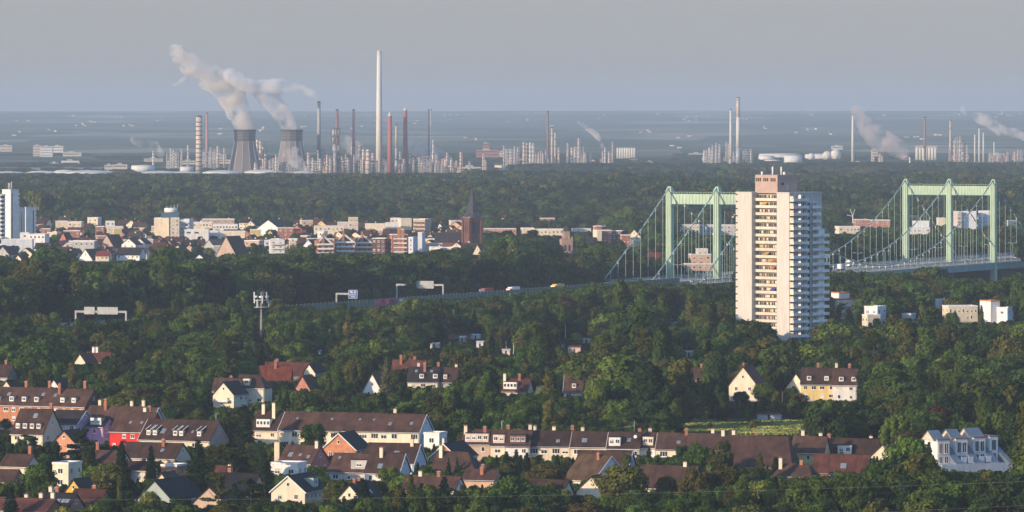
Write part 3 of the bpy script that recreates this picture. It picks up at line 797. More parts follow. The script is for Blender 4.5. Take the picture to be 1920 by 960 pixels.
        for k in range(n_):
            ww = min(1.15, w_ / n_ - .22) if kind != 'box' or n_ > 1 else min(w_ - .5, 1.6)
            xo = xc + (k - (n_ - 1) / 2) * (w_ / n_)
            window(dm, xo, yf - .003, zb + h * .52, 0, ww, min(1.15, h * .68), True, rr.choice((0, 0, .5)))
    for u, f_, sw in sky:
        zc = he + (hr - he) * f_; ang = math.atan2(hr - he, W / 2); yc = yat(zc)
        m = MB(); hw, hh = sw / 2, sw * .62
        def sp(xo, k, lift): return (u * L / 2 + xo, yc + k * math.cos(ang) - lift * math.sin(ang), zc + k * math.sin(ang) + lift * math.cos(ang))
        for (a0, a1, b0, b1, mt, lf) in ((-hw, hw, -hh, hh, METALG, .09), (-hw + .12, hw - .12, -hh + .12, hh - .12, mat('skylight_glass', (.22, .26, .3), .06, .1, 2, spec=1.0), .12)):
            m.hexa([sp(a0, b0, 0), sp(a1, b0, 0), sp(a1, b1, 0), sp(a0, b1, 0), sp(a0, b0, lf), sp(a1, b0, lf), sp(a1, b1, lf), sp(a0, b1, lf)], mt)
        m.build('skylight', ro)
    # windows on the sides turned to the camera
    nf = max(1, int((he - .4) / 2.7))
    if win:
        n_ = max(1, int(L / 2.9)); up = 1.0
        for f_ in range(nf):
            z = he - 1.55 - f_ * 2.8
            if z < 1.0: break
            for k in range(n_):
                xo = (k + .5 - n_ / 2) * (L / n_) + rr.uniform(-.25, .25)
                if rr.random() < .12: continue
                window(t, xo, -W / 2 - .003, z, 0, rr.choice((1.0, 1.25, 1.7) if not big else (1.8, 2.2)), rr.choice((1.2, 1.35)) if not big else 1.5, False, rr.choice((0, 0, 0, .35, .6, 1)))
    if gwin:
        for gx, gr in ((-L / 2 - .003, -math.pi / 2), (L / 2 + .003, math.pi / 2)):
            if gx < 0 and hip[0] or gx > 0 and hip[1]: continue
            nx = math.copysign(1, gx) * c; ny = math.copysign(1, gx) * s
            if ny > .05: continue
            if hr - he > 3: window(t, gx, 0, he + (hr - he) * .42, gr, .8, 1.0, False)
            for f_ in range(nf):
                z = he - 1.5 - f_ * 2.8
                if z < 1.0: break
                for k in (-.24, .24):
                    if rr.random() < .85: window(t, gx, k * W, z, gr, 1.1, 1.3, False, rr.choice((0, 0, .4)))
    if balc:
        for f_ in range(nf):
            z = he - 2.8 - f_ * 2.8
            if z < .5: break
            m = MB(); bw = W * .6; m.box(-L / 2 - 1.5, -L / 2 - .02, -bw / 2, bw / 2, z, z + .15, CONC); m.box(-L / 2 - 1.5, -L / 2 - 1.4, -bw / 2, bw / 2, z + .15, z + 1.05, WALLC['white']); m.build('balcony', t)
    # bookkeeping for planting
    xs_, ys_ = [], []
    for lx in (-L / 2, L / 2):
        for ly in (-W / 2, W / 2):
            X = x + lx * c - ly * s; Y = y + lx * s + ly * c; xs_.append(ppx(X, Y)); ys_.append(Y)
    vb_ = vb if vb else ppy(max(0, he - 2.4), y)
    PROT.append((min(xs_) - 2, max(xs_) + 2, ppy(hr + .5, y), vb_, min(ys_)))
    n_ = max(1, int(L / W + .5))
    SUNC.append((x, y, L * .5 + 2, he * .22))
    for k in range(n_):
        lx = (k + .5 - n_ / 2) * L / n_; FOOT.append((x + lx * c, y + lx * s, W * .55))
    return t

def flat_block(name, label, px0, px1, ytop, d, col, th=0, depth=12, floors=3, cat='building', group=None, vb=None, zb=0, top=None, wins=True, parapet=True, bal=False, wincol=None, ww=1.5, step=3.2):
    s = F / d; a = R(th); W = (px1 - px0) / s / max(.5, math.cos(a)); zt = zat(ytop, d)
    if th: W = max(3, (W * math.cos(a) - abs(math.sin(a)) * depth) / math.cos(a))
    x = ((px0 + px1) / 2 - 960) / s
    t = thing(name, label, cat, (x, d, 0), a, group)
    m = MB(); m.box(-W / 2, W / 2, -depth / 2, depth / 2, zb, zt, WALLC[col]); m.build('wall', t)
    m = MB(); m.box(-W / 2 + .3, W / 2 - .3, -depth / 2 + .3, depth / 2 - .3, zt, zt + .06, FLATR)
    for q in ((-W / 2 - .12, W / 2 + .12, -depth / 2 - .12, -depth / 2 + .3), (-W / 2 - .12, W / 2 + .12, depth / 2 - .3, depth / 2 + .12), (-W / 2 - .12, -W / 2 + .3, -depth / 2 + .3, depth / 2 - .3), (W / 2 - .3, W / 2 + .12, -depth / 2 + .3, depth / 2 - .3)): m.box(*q, zt - .15, zt + .4, top or TRIM)
    m.build('roof', t)
    if wins:
        n_ = max(1, int(W / step)); rr = random.Random(int(px0 * 3 + ytop)); h = 2.95
        for f_ in range(floors):
            z = zt - 1.9 - f_ * h
            if z < 1: break
            for k in range(n_):
                if rr.random() < .08: continue
                window(t, (k + .5 - n_ / 2) * W / n_, -depth / 2 - .003, z, 0, ww, 1.45, True, rr.choice((0, 0, .3, .6)))
            if abs(th) > 3:
                sg = -1 if th > 0 else 1
                for k in (-.28, .28): window(t, sg * (W / 2 + .003), k * depth, z, sg * math.pi / 2, 1.3, 1.4, True)
            if bal:
                m = MB(); m.box(-W * .42, W * .42, -depth / 2 - 1.5, -depth / 2 - .01, z - 1.3, z - 1.15, CONC); m.box(-W * .42, W * .42, -depth / 2 - 1.5, -depth / 2 - 1.4, z - 1.15, z - .2, WALLC[bal]); m.build('balcony', t)
    PROT.append((px0 - 1, px1 + 1, ytop, vb or (ytop + (ppy(0, d) - ytop) * .75), d - depth / 2)); FOOT.append((x, d, max(W, depth) * .5))
    return t

A, B_ = -18, 72
T2 = -24; B2 = 66
HG_ = 'houses of the near suburb'
# name, label, px, py of ridge, L, W, eave, ridge, angle, wall, roof
house('apartment_house', 'long brown-roofed apartment house with orange walls at the left edge', 59, 727, 44, 12, 8, 13, T2, 'brickorange', 'brown', hip=(0, 0), wallR='brickdark', ch=((-.1, .12, 1.8), (.28, .1, 2), (.5, -.3, 1.4), (.85, .1, 2.2), (-.6, 0, 1.4)), dorm=tuple((u, 'small') for u in (-.75, -.42, -.2, 0, .2, .62, .8)), sky=((-.3, .6, 1.1), (.25, .62, 1.1), (.45, .6, 1)), vb=812)
house('row_house', 'cream house with four small dormers and one skylight beside the orange-walled apartment house', 69, 767, 10.5, 12, 5.3, 12, T2, 'cream', 'brown', ch=((.9, .05, 1.6),), dorm=((-.7, 'small', 1.3), (-.25, 'small', 1.3), (.2, 'small', 1.3), (.62, 'small', 1.3)), sky=((.1, .72, 1.3),), vb=832)
house('row_house', 'white house with dark grey roof and lilac gable wall', 134, 769, 9.5, 10.5, 7.6, 11, T2, 'white', 'dark', wallR='lilac', verge=(0, 1), vb=814)
house('row_house', 'magenta pink house with dark upper storey beside the lilac gable', 190, 781, 5.4, 8, 6.6, 9.2, T2, 'pink', 'black', wallR='pink', dorm=((0, 'box', 3.6, 2),), vb=824)
house('row_house', 'brown-roofed house with pale grey gable behind the red house', 233, 762, 22.5, 11, 7, 12, T2, 'cream', 'brown', wallR='grey', ch=((-.75, .1, 1.6), (-.5, -.2, 2), (.2, .1, 1.5), (.55, .1, 1.8)), verge=(0, 1), vb=790)
house('row_house', 'bright red house with white-framed windows and brown roof', 258, 773, 12.2, 11.5, 6.9, 12, T2, 'red', 'brown', wallR='red', ch=((.3, .2, 1.2), (.45, .4, 1.6)), sky=((-.1, .45, .8), (.5, .45, .8)), vb=842)
house('row_house', 'cream house with five slanted white dormers on its long brown roof', 345, 787, 22.8, 12.5, 5, 10.3, T2, 'cream', 'brown', wallR='palepink', dorm=((-.78, 'shed', 1.3), (-.6, 'shed', 1.3), (-.02, 'shed', 1.3), (.15, 'shed', 1.3), (.66, 'shed', 1.3)), sky=((-.42, .4, 1.5), (.42, .4, .7)), verge=(1, 0), vb=835)
house('gabled_house', 'small peach brick house with steep gable below the white and lilac houses', 120, 807, 9, 6.8, 4.8, 8, B2, 'orange', 'dark', 'g', ch=(), gwin=True, vb=848)
house('gabled_house', 'low house with wide brown roof below the red house', 292, 830, 17, 10, 3.4, 7.2, T2, 'cream', 'brown', ch=((.35, -.2, 1),), sky=((.4, .5, 1),), vb=862)
house('gabled_house', 'low brown-roofed annex house left of the small turret', 205, 845, 9.5, 8, 3.4, 6.4, T2, 'cream', 'brown', ch=((-.8, .1, 2),), vb=866)
house('gabled_house', 'cream house with arched porch and brown roof at the left edge', 38, 852, 8, 8, 4.4, 7.2, T2, 'cream', 'brown', ch=((.7, .1, 2),), vb=892)
house('gabled_house', 'small golden yellow gabled house among dark trees at lower left', 138, 898, 8, 5.8, 3.2, 6.8, B2, 'gold', 'dark', 'g', vb=926)
house('gabled_house', 'house with rusty red roof and several chimneys in the lower left corner', 48, 934, 16, 9, 4, 6.6, T2, 'brick', 'redbrown', ch=((.9, .1, 1.4), (0, .1, .8), (.5, .1, 1.2)), vb=965)
house('gabled_house', 'dark-roofed house with three skylights near the lower left corner', 112, 924, 9, 9, 3.5, 7, T2, 'brickpink', 'black', sky=((.2, .5, 1), (.5, .5, 1), (.75, .5, 1)), ch=((-.6, .1, 1.3), (-.2, .1, 1.3)), vb=950)
house('gabled_house', 'house with broad black roof and grey green gable at lower left', 290, 900, 17, 9.5, 3.6, 8.2, B2, 'sage', 'black', 'g', vb=938, gwin=False)
house('gabled_house', 'little cream gable behind the broad black roof', 303, 886, 7, 5, 5, 8, B2, 'cream', 'brown', 'g', vb=903)
house('apartment_house', 'very long cream apartment house with one brown roof and white right gable', 667, 774, 43, 12, 7.3, 12, A, 'cream', 'brown', wallR='bluewhite_shade', verge=(1, 1), sky=((-.8, .62, .6), (-.3, .62, .6), (.1, .62, .6), (.3, .62, .6), (.55, .4, 1), (.85, .45, .9)), ch=((.55, .15, 1.2),), vb=830, big=True)
house('row_house', 'cream house with two tall chimneys and a four-window dormer joining the long apartment house', 510, 770, 8.4, 12, 6.6, 11.8, A, 'cream', 'brown', ch=((-.55, -.15, 1.8), (.35, -.4, 2.3)), dorm=((-.2, 'box', 4.2, 4, 'white'),), vb=826)
house('gabled_house', 'brick gabled house with white barge boards below the long apartment house', 635, 812, 13, 10, 4.6, 9, B_, 'brickorange', 'black', 'g', verge=(1, 0), vb=852)
house('gabled_house', 'house with rose red gable and brown roof left of centre', 570, 835, 10, 11, 4, 8.4, -26, 'orange', 'brown', wallR='rose', sky=((-.5, .45, 1.3), (.1, .45, .8), (.65, .35, .9)), ch=((.85, -.1, 1.2),), vb=872)
house('gabled_house', 'brown-roofed house with grey box dormer, left of centre', 667, 850, 11.5, 10.5, 4, 8.4, A, 'grey', 'brown', dorm=((.45, 'box', 4.6, 1, 'grey'),), sky=((-.7, .75, .7),), vb=898)
house('gabled_house', 'brown-roofed house with bluish white gable behind the box dormer house', 740, 831, 14.5, 10.5, 4.2, 9, A, 'white', 'brown', wallR='bluewhite_shade', ch=((.72, -.1, 1.2),), sky=((.2, .45, 1.5),), verge=(0, 1), vb=858)
house('gabled_house', 'house with bluish white gable in front of its twin, near centre', 727, 849, 9.5, 9.5, 4.2, 9, A, 'white', 'brown', wallR='bluewhite_shade', ch=((-.3, -.2, 1.3),), sky=((-.2, .3, 1.3),), verge=(0, 1), vb=888)
house('gabled_house', 'peach brick gable with dark roof left of the white terrace', 832, 832, 17, 8, 5, 8.6, B_, 'orange', 'black', 'g', verge=(1, 0), vb=864, ch=((-.6, .3, 1.2),))
house('gabled_house', 'low house with hipped brown roof below the peach brick gable', 862, 847, 12, 10.5, 3.4, 8, A, 'brickpink', 'brown', hip=(0, 4), ch=((-.8, -.3, 1.6),), vb=878)
house('gabled_house', 'cream gabled house with wide dark roof near the bottom edge', 540, 892, 16, 9, 4.2, 8, B_, 'cream', 'black', 'g', verge=(1, 0), dorm=((.2, 'box', 3.4, 1, 'sage'),), vb=938)
house('gabled_house', 'white gable half hidden by a spruce at the bottom edge', 655, 908, 15, 8.5, 3.4, 8, B_, 'cream', 'black', 'g', ch=((-.5, 0, 1), (0, 0, 1)), sky=((.3, .5, 1),), vb=930)
house('gabled_house', 'brown-roofed house with white right gable behind tall spruces', 813, 892, 14, 9, 4.8, 8, A, 'white', 'brown', wallR='white', ch=((-.5, 0, 1), (.2, 0, 1)), vb=910)
house('gabled_house', 'small cream house with low brown roof and red chimney right of the spruces', 905, 880, 8.6, 7.5, 4, 6.3, A, 'peach', 'brown', ch=((0, .1, 1.1), (.1, -.5, .6)), vb=908, win=False)
house('gabled_house', 'two-storey cream house behind the lone spruce, left of the brick turret', 262, 865, 7, 8, 5.2, 7.2, A, 'cream', 'brown', ch=((.3, .1, .8),), vb=895)
flat_block('flat_annex', 'low orange-walled flat roof right below the brick turret', 303, 350, 872, 1510, 'orange', -20, 7, 1, cat='annex', vb=884)
house('gabled_house', 'black-roofed house with one bluish skylight among the dark pines', 450, 887, 10, 10, 3.8, 8, A, 'tan', 'black', sky=((.5, .5, 1.6),), ch=((-.6, .1, 1),), vb=905)
house('gabled_house', 'tan gable half hidden by pines at the bottom, left of the black roof', 392, 912, 9, 8, 3.4, 7, B_, 'tan', 'dark', 'g', vb=942, gwin=False)
house('gabled_house', 'dark rust-roofed house right of the golden yellow gable', 170, 917, 8, 8, 4, 7, A, 'brick', 'redbrown', ch=((.2, .1, .8),), vb=930)
house('gabled_house', 'low brown roof with bluish gable behind the big green trees at the bottom', 1030, 899, 10, 8, 3.6, 6.6, A, 'grey', 'brown', wallR='bluewhite_shade', vb=914)
house('gabled_house', 'small red-walled house squeezed between the turret and the pines', 425, 874, 5, 6, 4.2, 6.4, A, 'brick', 'redbrown', ch=((.3, .1, .8),), vb=884)
house('gabled_house', 'low brown roof at the left edge above the rusty red roof', 8, 880, 8, 8, 4.2, 7, A, 'brickpink', 'brown', vb=900)
# the terrace
TA = -8
units = ((872, 925, 'tan', 'brown', 'first unit of the long terrace, with a four-window dormer', dict(dorm=((.0, 'box', 6.6, 4, 'pinkwhite'),), ch=((-.9, -.3, 1), (.5, -.5, .8)))),
         (925, 954, 'cream', 'brown', 'narrow terrace unit with two-window dormer, second from the left', dict(dorm=((0, 'box', 3.2, 2, 'pinkwhite'),), ch=((.9, .1, 1.2),))),
         (954, 997, 'white', 'brown', 'terrace unit with dark glazed dormer, third from the left', dict(dorm=((.0, 'box', 4.4, 3, 'brickdark'),), ch=((.85, .1, 1.4),))),
         (997, 1075, 'cream', 'brown', 'widest terrace unit with plain brown roof, white walls and three chimneys', dict(ch=((-.85, .1, 1.2), (.05, .15, 1), (.95, .1, 1.3)), sky=((.35, .3, 1),))),
         (1075, 1143, 'cream', 'brown', 'terrace unit half behind a leafy tree, fifth from the left', dict(ch=((-.5, .1, 1),), sky=((-.3, .4, 1.4),), verge=(1, 0))),
         (1143, 1202, 'white', 'brown', 'terrace unit with glazed white roof bay and satellite mast', dict(dorm=((-.55, 'box', 3.2, 2, 'white'),), sky=((.3, .5, 1.1),), ch=((.9, .1, .8),), verge=(1, 0))),
         (1202, 1235, 'white', 'brown', 'terrace unit whose dormer has red curtains', dict(dorm=((.0, 'box', 2.9, 2, 'cream'),), ch=((0, .1, 1),), verge=(1, 0))),
         (1235, 1292, 'cream', 'brown', 'terrace unit with blue shutter in front of the grass field', dict(sky=((.4, .4, 1.0),), ch=((.85, -.1, 1.2),), verge=(1, 0))),
         (1292, 1372, 'cream', 'brown', 'last terrace unit, mostly hidden by the tree in front', dict(ch=((.1, .1, 1.2), (.6, -.1, 1)))))
for i, (a, b, wl, rf, lb, kw) in enumerate(units):
    pc = (a + b) / 2; pyr = 804.5 + (pc - 870) * .019; d = dist(pyr, 10); L = (b - a) / (F / d) / math.cos(R(TA))
    o = house('terrace_house', lb, pc, pyr, L - .05, 11, 6.3 - .1 * (i % 2), 10 + .12 * (i % 3), TA, wl, rf, group='houses of the long cream terrace', gwin=(i == 0), vb=853 if i not in (8,) else 836, big=(i in (3, 7)), **kw)
    if i == 6:
        m = MB(); m.box(-1.1, -.3, -5.1, -5.0, 7.4, 8.4, WALLC['red']); 
    if i == 5:
        m = MB(); m.bar((2.5, 0, 9.8), (2.5, 0, 13.6), .08, METALG, 6); m.bar((-.6, 0, 11.6), (2.5, 0, 12.1), .05, METALG); m.build('antenna', o)
        m = MB(); m.rings([(-.1, .5), (.1, .5)], 12, SIGNW); q = m.build('satellite_dish', o, (3.2, -3.4, 9.2)); q.rotation_euler = (R(70), 0, 0)
    if i == 7:
        m = MB(); m.box(1.4, 2.6, -5.64, -5.52, 3.9, 5.3, mat('shutter_blue', (.05, .3, .5), .6)); m.build('shutter', o)
house('gabled_house', 'brown-roofed house behind the mossy-roofed house, below the terrace', 1136, 845, 14.5, 10, 4, 9, A, 'white', 'brown', wallR='bluewhite_shade', verge=(0, 1), vb=872)
house('gabled_house', 'house with patchy mossy brown roof and wide bluish white gable', 1118, 853, 11, 13, 3.2, 9.2, -46, 'cream', 'moss', wallR='bluewhite_shade', verge=(0, 1), ch=((.35, -.15, .5),), vb=898)
house('gabled_house', 'cream gabled house in front of the bluish white gable', 1108, 893, 9, 7.6, 3.6, 7, B_, 'cream', 'brown', 'g', gwin=False, vb=925)
house('gabled_house', 'plain brown roof with square brick chimney between tall trees at the bottom', 1256, 873, 15, 13, 2.8, 8, A, 'cream', 'brown', ch=((.55, 0, .9),), vb=915, gwin=False)
house('barn', 'barn with one huge dark brown roof and a red chimney', 1431, 817, 18, 15, 3.6, 11.3, -12, 'cream', 'brown', hip=(0, 2.5), ch=((-.92, .1, 1.2), (-.25, .25, .8)), vb=872, gwin=False)
house('gabled_house', 'yellow house with brown roof right of the huge barn roof', 1520, 818, 9, 9.5, 6.4, 10.4, -14, 'yellow', 'brown', ch=((-.5, .1, 1.4), (.6, .1, .8)), vb=862)
house('gabled_house', 'brown-roofed house with one white double dormer right of the yellow house', 1597, 822, 15, 9.5, 4.8, 9.4, -10, 'cream', 'brown', dorm=((-.2, 'box', 3.8, 2, 'white'),), ch=((-.85, .1, 1), (.7, .15, .5)), vb=848)
house('gabled_house', 'low house with wide reddish brown roof and one skylight, below the white dormer', 1579, 852, 14.5, 10, 3.6, 8, -10, 'brickpink', 'redbrown', sky=((.1, .35, 1.5),), vb=882)
house('gabled_house', 'small cottage with hipped roof half hidden by trees at lower right', 1492, 870, 10.5, 8, 3.6, 6.4, A, 'tan', 'brown', hip=(2, 2), ch=((-.7, -.4, 1.5), (.3, 0, .8)), vb=892)
house('gabled_house', 'cream gable between the dormer house and the big green tree', 1655, 833, 10, 10, 4.2, 8.6, 60, 'cream', 'brown', 'g', vb=852, gwin=False)
# second line
house('gabled_house', 'tall cream gabled house with brown roof alone above the grass field', 1393, 687, 12, 10, 5.8, 12, B_, 'cream', 'redbrown', 'g', ch=((-.85, 0, .9),), vb=752)
house('double_house', 'yellow left half of the double house with two white dormers', 1537, 690, 12.0, 10.5, 6.2, 11.2, -8, 'yellow', 'brown', ch=((-.1, .1, 1.4), (.95, .1, 1.6)), dorm=((-.55, 'small', 1.5), (.45, 'small', 1.5)), vb=750)
house('double_house', 'white right half of the double house beside the yellow one', 1586, 691, 8.2, 10.5, 6.1, 11.2, -8, 'white', 'brown', ch=((.3, .1, 1.4),), dorm=((-.3, 'small', 1.6), (.75, 'small', 1.6)), vb=750)
house('gabled_house', 'white house with glazed roof bay behind the garden trees at centre', 970, 710, 9, 9, 5.0, 8.8, -14, 'cream', 'redbrown', ch=((-.9, -.3, 1.6), (.2, -.1, 1.4)), dorm=((-.35, 'box', 4.6, 4, 'white'),), vb=736)
house('gabled_house', 'small cream house with weathered tiled roof and red chimney near centre', 1077, 704, 6.2, 8, 4.6, 9.6, -8, 'cream', 'brown', ch=((.55, 0, .8),), dorm=((.1, 'small', 1.4),), verge=(1, 0), vb=742)
house('gabled_house', 'house with dark slate roof and two white dormers left of the big dark tree', 796, 688, 10.6, 10, 6.2, 10.8, -6, 'cream', 'dark', ch=((.05, -.3, 1.4), (.9, .1, 1.4), (-.4, .1, 1.2)), dorm=((-.1, 'small', 1.5), (.8, 'small', 1.6)), sky=((-.5, .7, .9), (.5, .7, .9)), vb=724)
house('gabled_house', 'brown-roofed house joined to the right of the slate roof', 841, 689, 6.6, 10, 6.0, 10.6, -6, 'grey', 'brown', ch=((.8, .1, 1),), dorm=((-.2, 'small', 1.3),), vb=712)
house('gabled_house', 'wide brown roof behind the slate-roofed house', 768, 675, 12, 10, 4, 8.6, -6, 'cream', 'redbrown', ch=((-.5, -.3, 1.6), (.3, .1, 1)), vb=690)
house('gabled_house', 'narrow cream gabled house with stacked balconies left of the cream house', 419, 716, 10, 7.8, 5.2, 9.2, 64, 'cream', 'dark', 'g', balc=1, vb=762)
house('gabled_house', 'dark brown roof behind the narrow balcony gable', 428, 709, 9, 9, 5, 9, -8, 'grey', 'brown', ch=((.2, .1, .6),), vb=728)
house('gabled_house', 'cream three-storey house with box dormer beside the narrow balcony gable', 476, 703, 10, 9.5, 5.9, 9.8, -14, 'cream', 'brown', dorm=((-.5, 'box', 4.6, 2, 'cream'),), vb=752, hip=(0, 3))
house('gabled_house', 'house with bright orange tiled roof above the cream three-storey house', 517, 686, 11.2, 10.5, 2.6, 8, -4, 'brick', 'orange', ch=((-.0, -.15, 2.0),), vb=712)
house('gabled_house', 'brown roof behind the bright orange tiled roof', 540, 679, 16, 9, 4, 8.6, -4, 'brick', 'redbrown', ch=((-.5, .1, 1),), vb=688)
house('gabled_house', 'small cream gable right of the orange tiled roof', 580, 682, 8, 4.8, 5.6, 8.6, 62, 'cream', 'dark', 'g', vb=703)
house('gabled_house', 'steep dark red gabled house in front of the orange tiled roof', 567, 704, 8, 6.6, 3.5, 8.6, 68, 'brickpink', 'redbrown', 'g', gwin=False, vb=728)
house('gabled_house', 'steep white gabled house with one attic window among trees left of centre', 698, 700, 10, 7.8, 2.2, 8.8, 70, 'white', 'brown', 'g', vb=735)
house('gabled_house', 'tiny cream gable poking out of trees below the steep white gable', 625, 748, 6, 3.6, 3, 5.4, 60, 'cream', 'brown', 'g', gwin=False, vb=757)
house('gabled_house', 'small white gable high among dark trees at left', 150, 663, 8, 4.8, 6, 9, 62, 'cream', 'redbrown', 'g', vb=680)
house('gabled_house', 'small white gable behind the long apartment roof at far left', 101, 711, 8, 5.4, 5, 8.2, 64, 'white', 'dark', 'g', vb=726, gwin=False)
house('gabled_house', 'dark-roofed house with pale wall touching the left edge of the view', 2, 684, 9, 9, 5, 9, -20, 'grey', 'brown', ch=((.4, .1, 1.5),), vb=712)
house('gabled_house', 'narrow cream gable in front of the long apartment roof at the left edge', 12, 713, 6, 4, 6, 8.4, 62, 'cream', 'brown', 'g', vb=726)
house('gabled_house', 'brown-roofed house glimpsed between poplars left of the tall cream gable', 1309, 690, 8, 8, 5, 8.6, -10, 'cream', 'brown', ch=((.3, .1, 1.2),), vb=708)
house('gabled_house', 'long low brown roof seen between trees left of the double house', 1493, 700, 8, 9, 4, 9, 50, 'cream', 'brown', 'g', gwin=False, vb=725)
house('gabled_house', 'brown roof with two white chimneys high in the trees at left', 186, 660, 9, 8, 5, 8.5, -10, 'brick', 'redbrown', ch=((-.5, 0, 1.8), (-.2, 0, 1.8)), chm=WALLC['white'], vb=668)

# low flat extensions, turret, lamp posts
flat_block('flat_annex', 'low flat-roofed white annex left of the rose red gable', 508, 575, 868, 1505, 'white', -18, 7, 1, cat='annex', vb=888)
t = flat_block('white_house', 'white flat-roofed house with terrace at lower left, among conifers', 100, 152, 868, 1498, 'cream', -22, 8, 2, cat='house', vb=905)
flat_block('flat_annex', 'pale terrace wing at the right end of the long apartment house', 795, 838, 812, 1625, 'white', -18, 7, 1, cat='annex', vb=832)
flat_block('flat_annex', 'cream flat wing beside the white dormer house at lower right', 1612, 1650, 836, 1640, 'pinkwhite', -10, 7, 1, cat='annex', wins=False, vb=855)
x, y = at(335, dist(868)); t = thing('turret', 'small six-sided brick turret with pointed roof below the five slanted dormers', 'turret', (x, y, 0))
zt, ze = zat(835, y), zat(849, y)
m = MB(); m.rings([(0, 1.7), (ze, 1.7)], 6, WALLC['brickpink'], smooth=False); m.build('wall', t)
m = MB(); m.rings([(ze - .1, 2.3), (zt, .05)], 6, ROOFC['grey'], smooth=False); m.build('roof', t)
PROT.append((322, 348, 834, 864, y)); 
t = thing('chimney_stack', 'broad white chimney stack with white wall left of the rose red gable', 'chimney', (*at(519, 1560), 0))
zt = zat(829, 1560); m = MB(); m.box(-.7, .7, -.5, .5, 0, zt, WALLC['cream']); m.build('shaft', t); m = MB(); m.box(-.8, .8, -.6, .6, zt, zt + .15, CONC); m.build('cap', t)
PROT.append((512, 526, 828, 852, 1560))
for i, (px, ytop, yb_) in enumerate(((405, 776, 800), (941, 790, 812), (1431, 800, 818), (1467, 733, 778), (1386, 748, 772))):
    d = dist(yb_ + 6) if i > 2 else dist(ytop, 8.5); zt = zat(ytop, d)
    t = thing('street_lamp', ('street lamp above the roof with five slanted dormers', 'street lamp behind the first unit of the terrace', 'pale post behind the huge barn roof', 'tall thin wooden pole beside the shed above the field', 'short thin pole before the tall cream gabled house')[i], 'street lamp' if i < 2 else 'pole', (*at(px, d), 0))
    m = MB(); m.bar((0, 0, 0), (0, 0, zt), .11, RAILM if i < 3 else mat('pole_wood', (.2, .16, .12)), 6); m.build('pole', t)
    if i < 2: m = MB(); m.box(-.1, .9, -.12, .12, zt, zt + .14, METALG); m.build('lamp_head', t)
    PROT.append((px - 3, px + 3, ytop - 2, ytop + 14, d))
# shed and garden huts
def hut(px, ytop, ybase, wpx, wall, roof, label, name='garden_shed', cat='shed'):
    d = dist(ybase + 2); s = F / d; h = (ybase + 2 - ytop) / s; W = wpx / s
    t = thing(name, label, cat, (*at(px, d), 0), R(-12), 'garden sheds of the allotments')
    m = MB(); m.box(-W / 2, W / 2, -1.5, 1.5, 0, h * .78, WALLC[wall]); m.build('wall', t)
    m = MB(); m.hexa([(-W / 2 - .2, -1.8, h * .78), (W / 2 + .2, -1.8, h * .78), (W / 2 + .2, 1.8, h * .78), (-W / 2 - .2, 1.8, h * .78), (-W / 2 - .2, -.1, h), (W / 2 + .2, -.1, h), (W / 2 + .2, .1, h), (-W / 2 - .2, .1, h)], roof); m.build('roof', t)
    m = MB(); m.box(-.4, .4, -1.56, -1.5, 0, min(1.9, h * .7), DARK); m.build('door', t)
    PROT.append((px - wpx / 2, px + wpx / 2, ytop, ybase, d - 2)); FOOT.append((t.location.x, d, W * .6))
PALE = mat('sheet_roof', (.62, .62, .60), .6); 
for a in ((1443, 773, 786, 44, 'grey', ROOFC['redbrown'], 'long low shed with white doors behind the grass field'),
          (816, 642, 652, 16, 'white', PALE, 'small white garden shed below the big willow'), (893, 626, 634, 18, 'white', PALE, 'pale-roofed garden shed, topmost of the allotments'),
          (901, 639, 650, 13, 'bluewhite_shade', PALE, 'bluish caravan-like garden shed in the allotments'), (868, 630, 640, 12, 'peach', PALE, 'small peach garden shed left of the pale-roofed shed'),
          (950, 654, 664, 15, 'pinkwhite', PALE, 'pinkish garden shed near the chimney stub'), (1101, 634, 642, 13, 'cream', PALE, 'cream garden shed alone right of the flagpole'),
          (1078, 648, 660, 24, 'palepink', ROOFC['moss'], 'pinkish shed with broad roof below the cream garden shed'), (1052, 642, 652, 14, 'tan', ROOFC['brown'], 'tan shed just left of the broad pinkish shed'),
          (862, 624, 634, 42, 'brickpink', ROOFC['brown'], 'long low reddish hut behind the allotment trees'), (1268, 603, 612, 18, 'peach', PALE, 'peach hut in the trees left of the white tower'),
          (1293, 657, 668, 14, 'white', PALE, 'white hut seen between poplars'), (597, 656, 664, 10, 'white', PALE, 'tiny white hut right of the phone mast'), (255, 684, 692, 9, 'white', PALE, 'tiny white hut in the dark trees at left')):
    hut(*a)

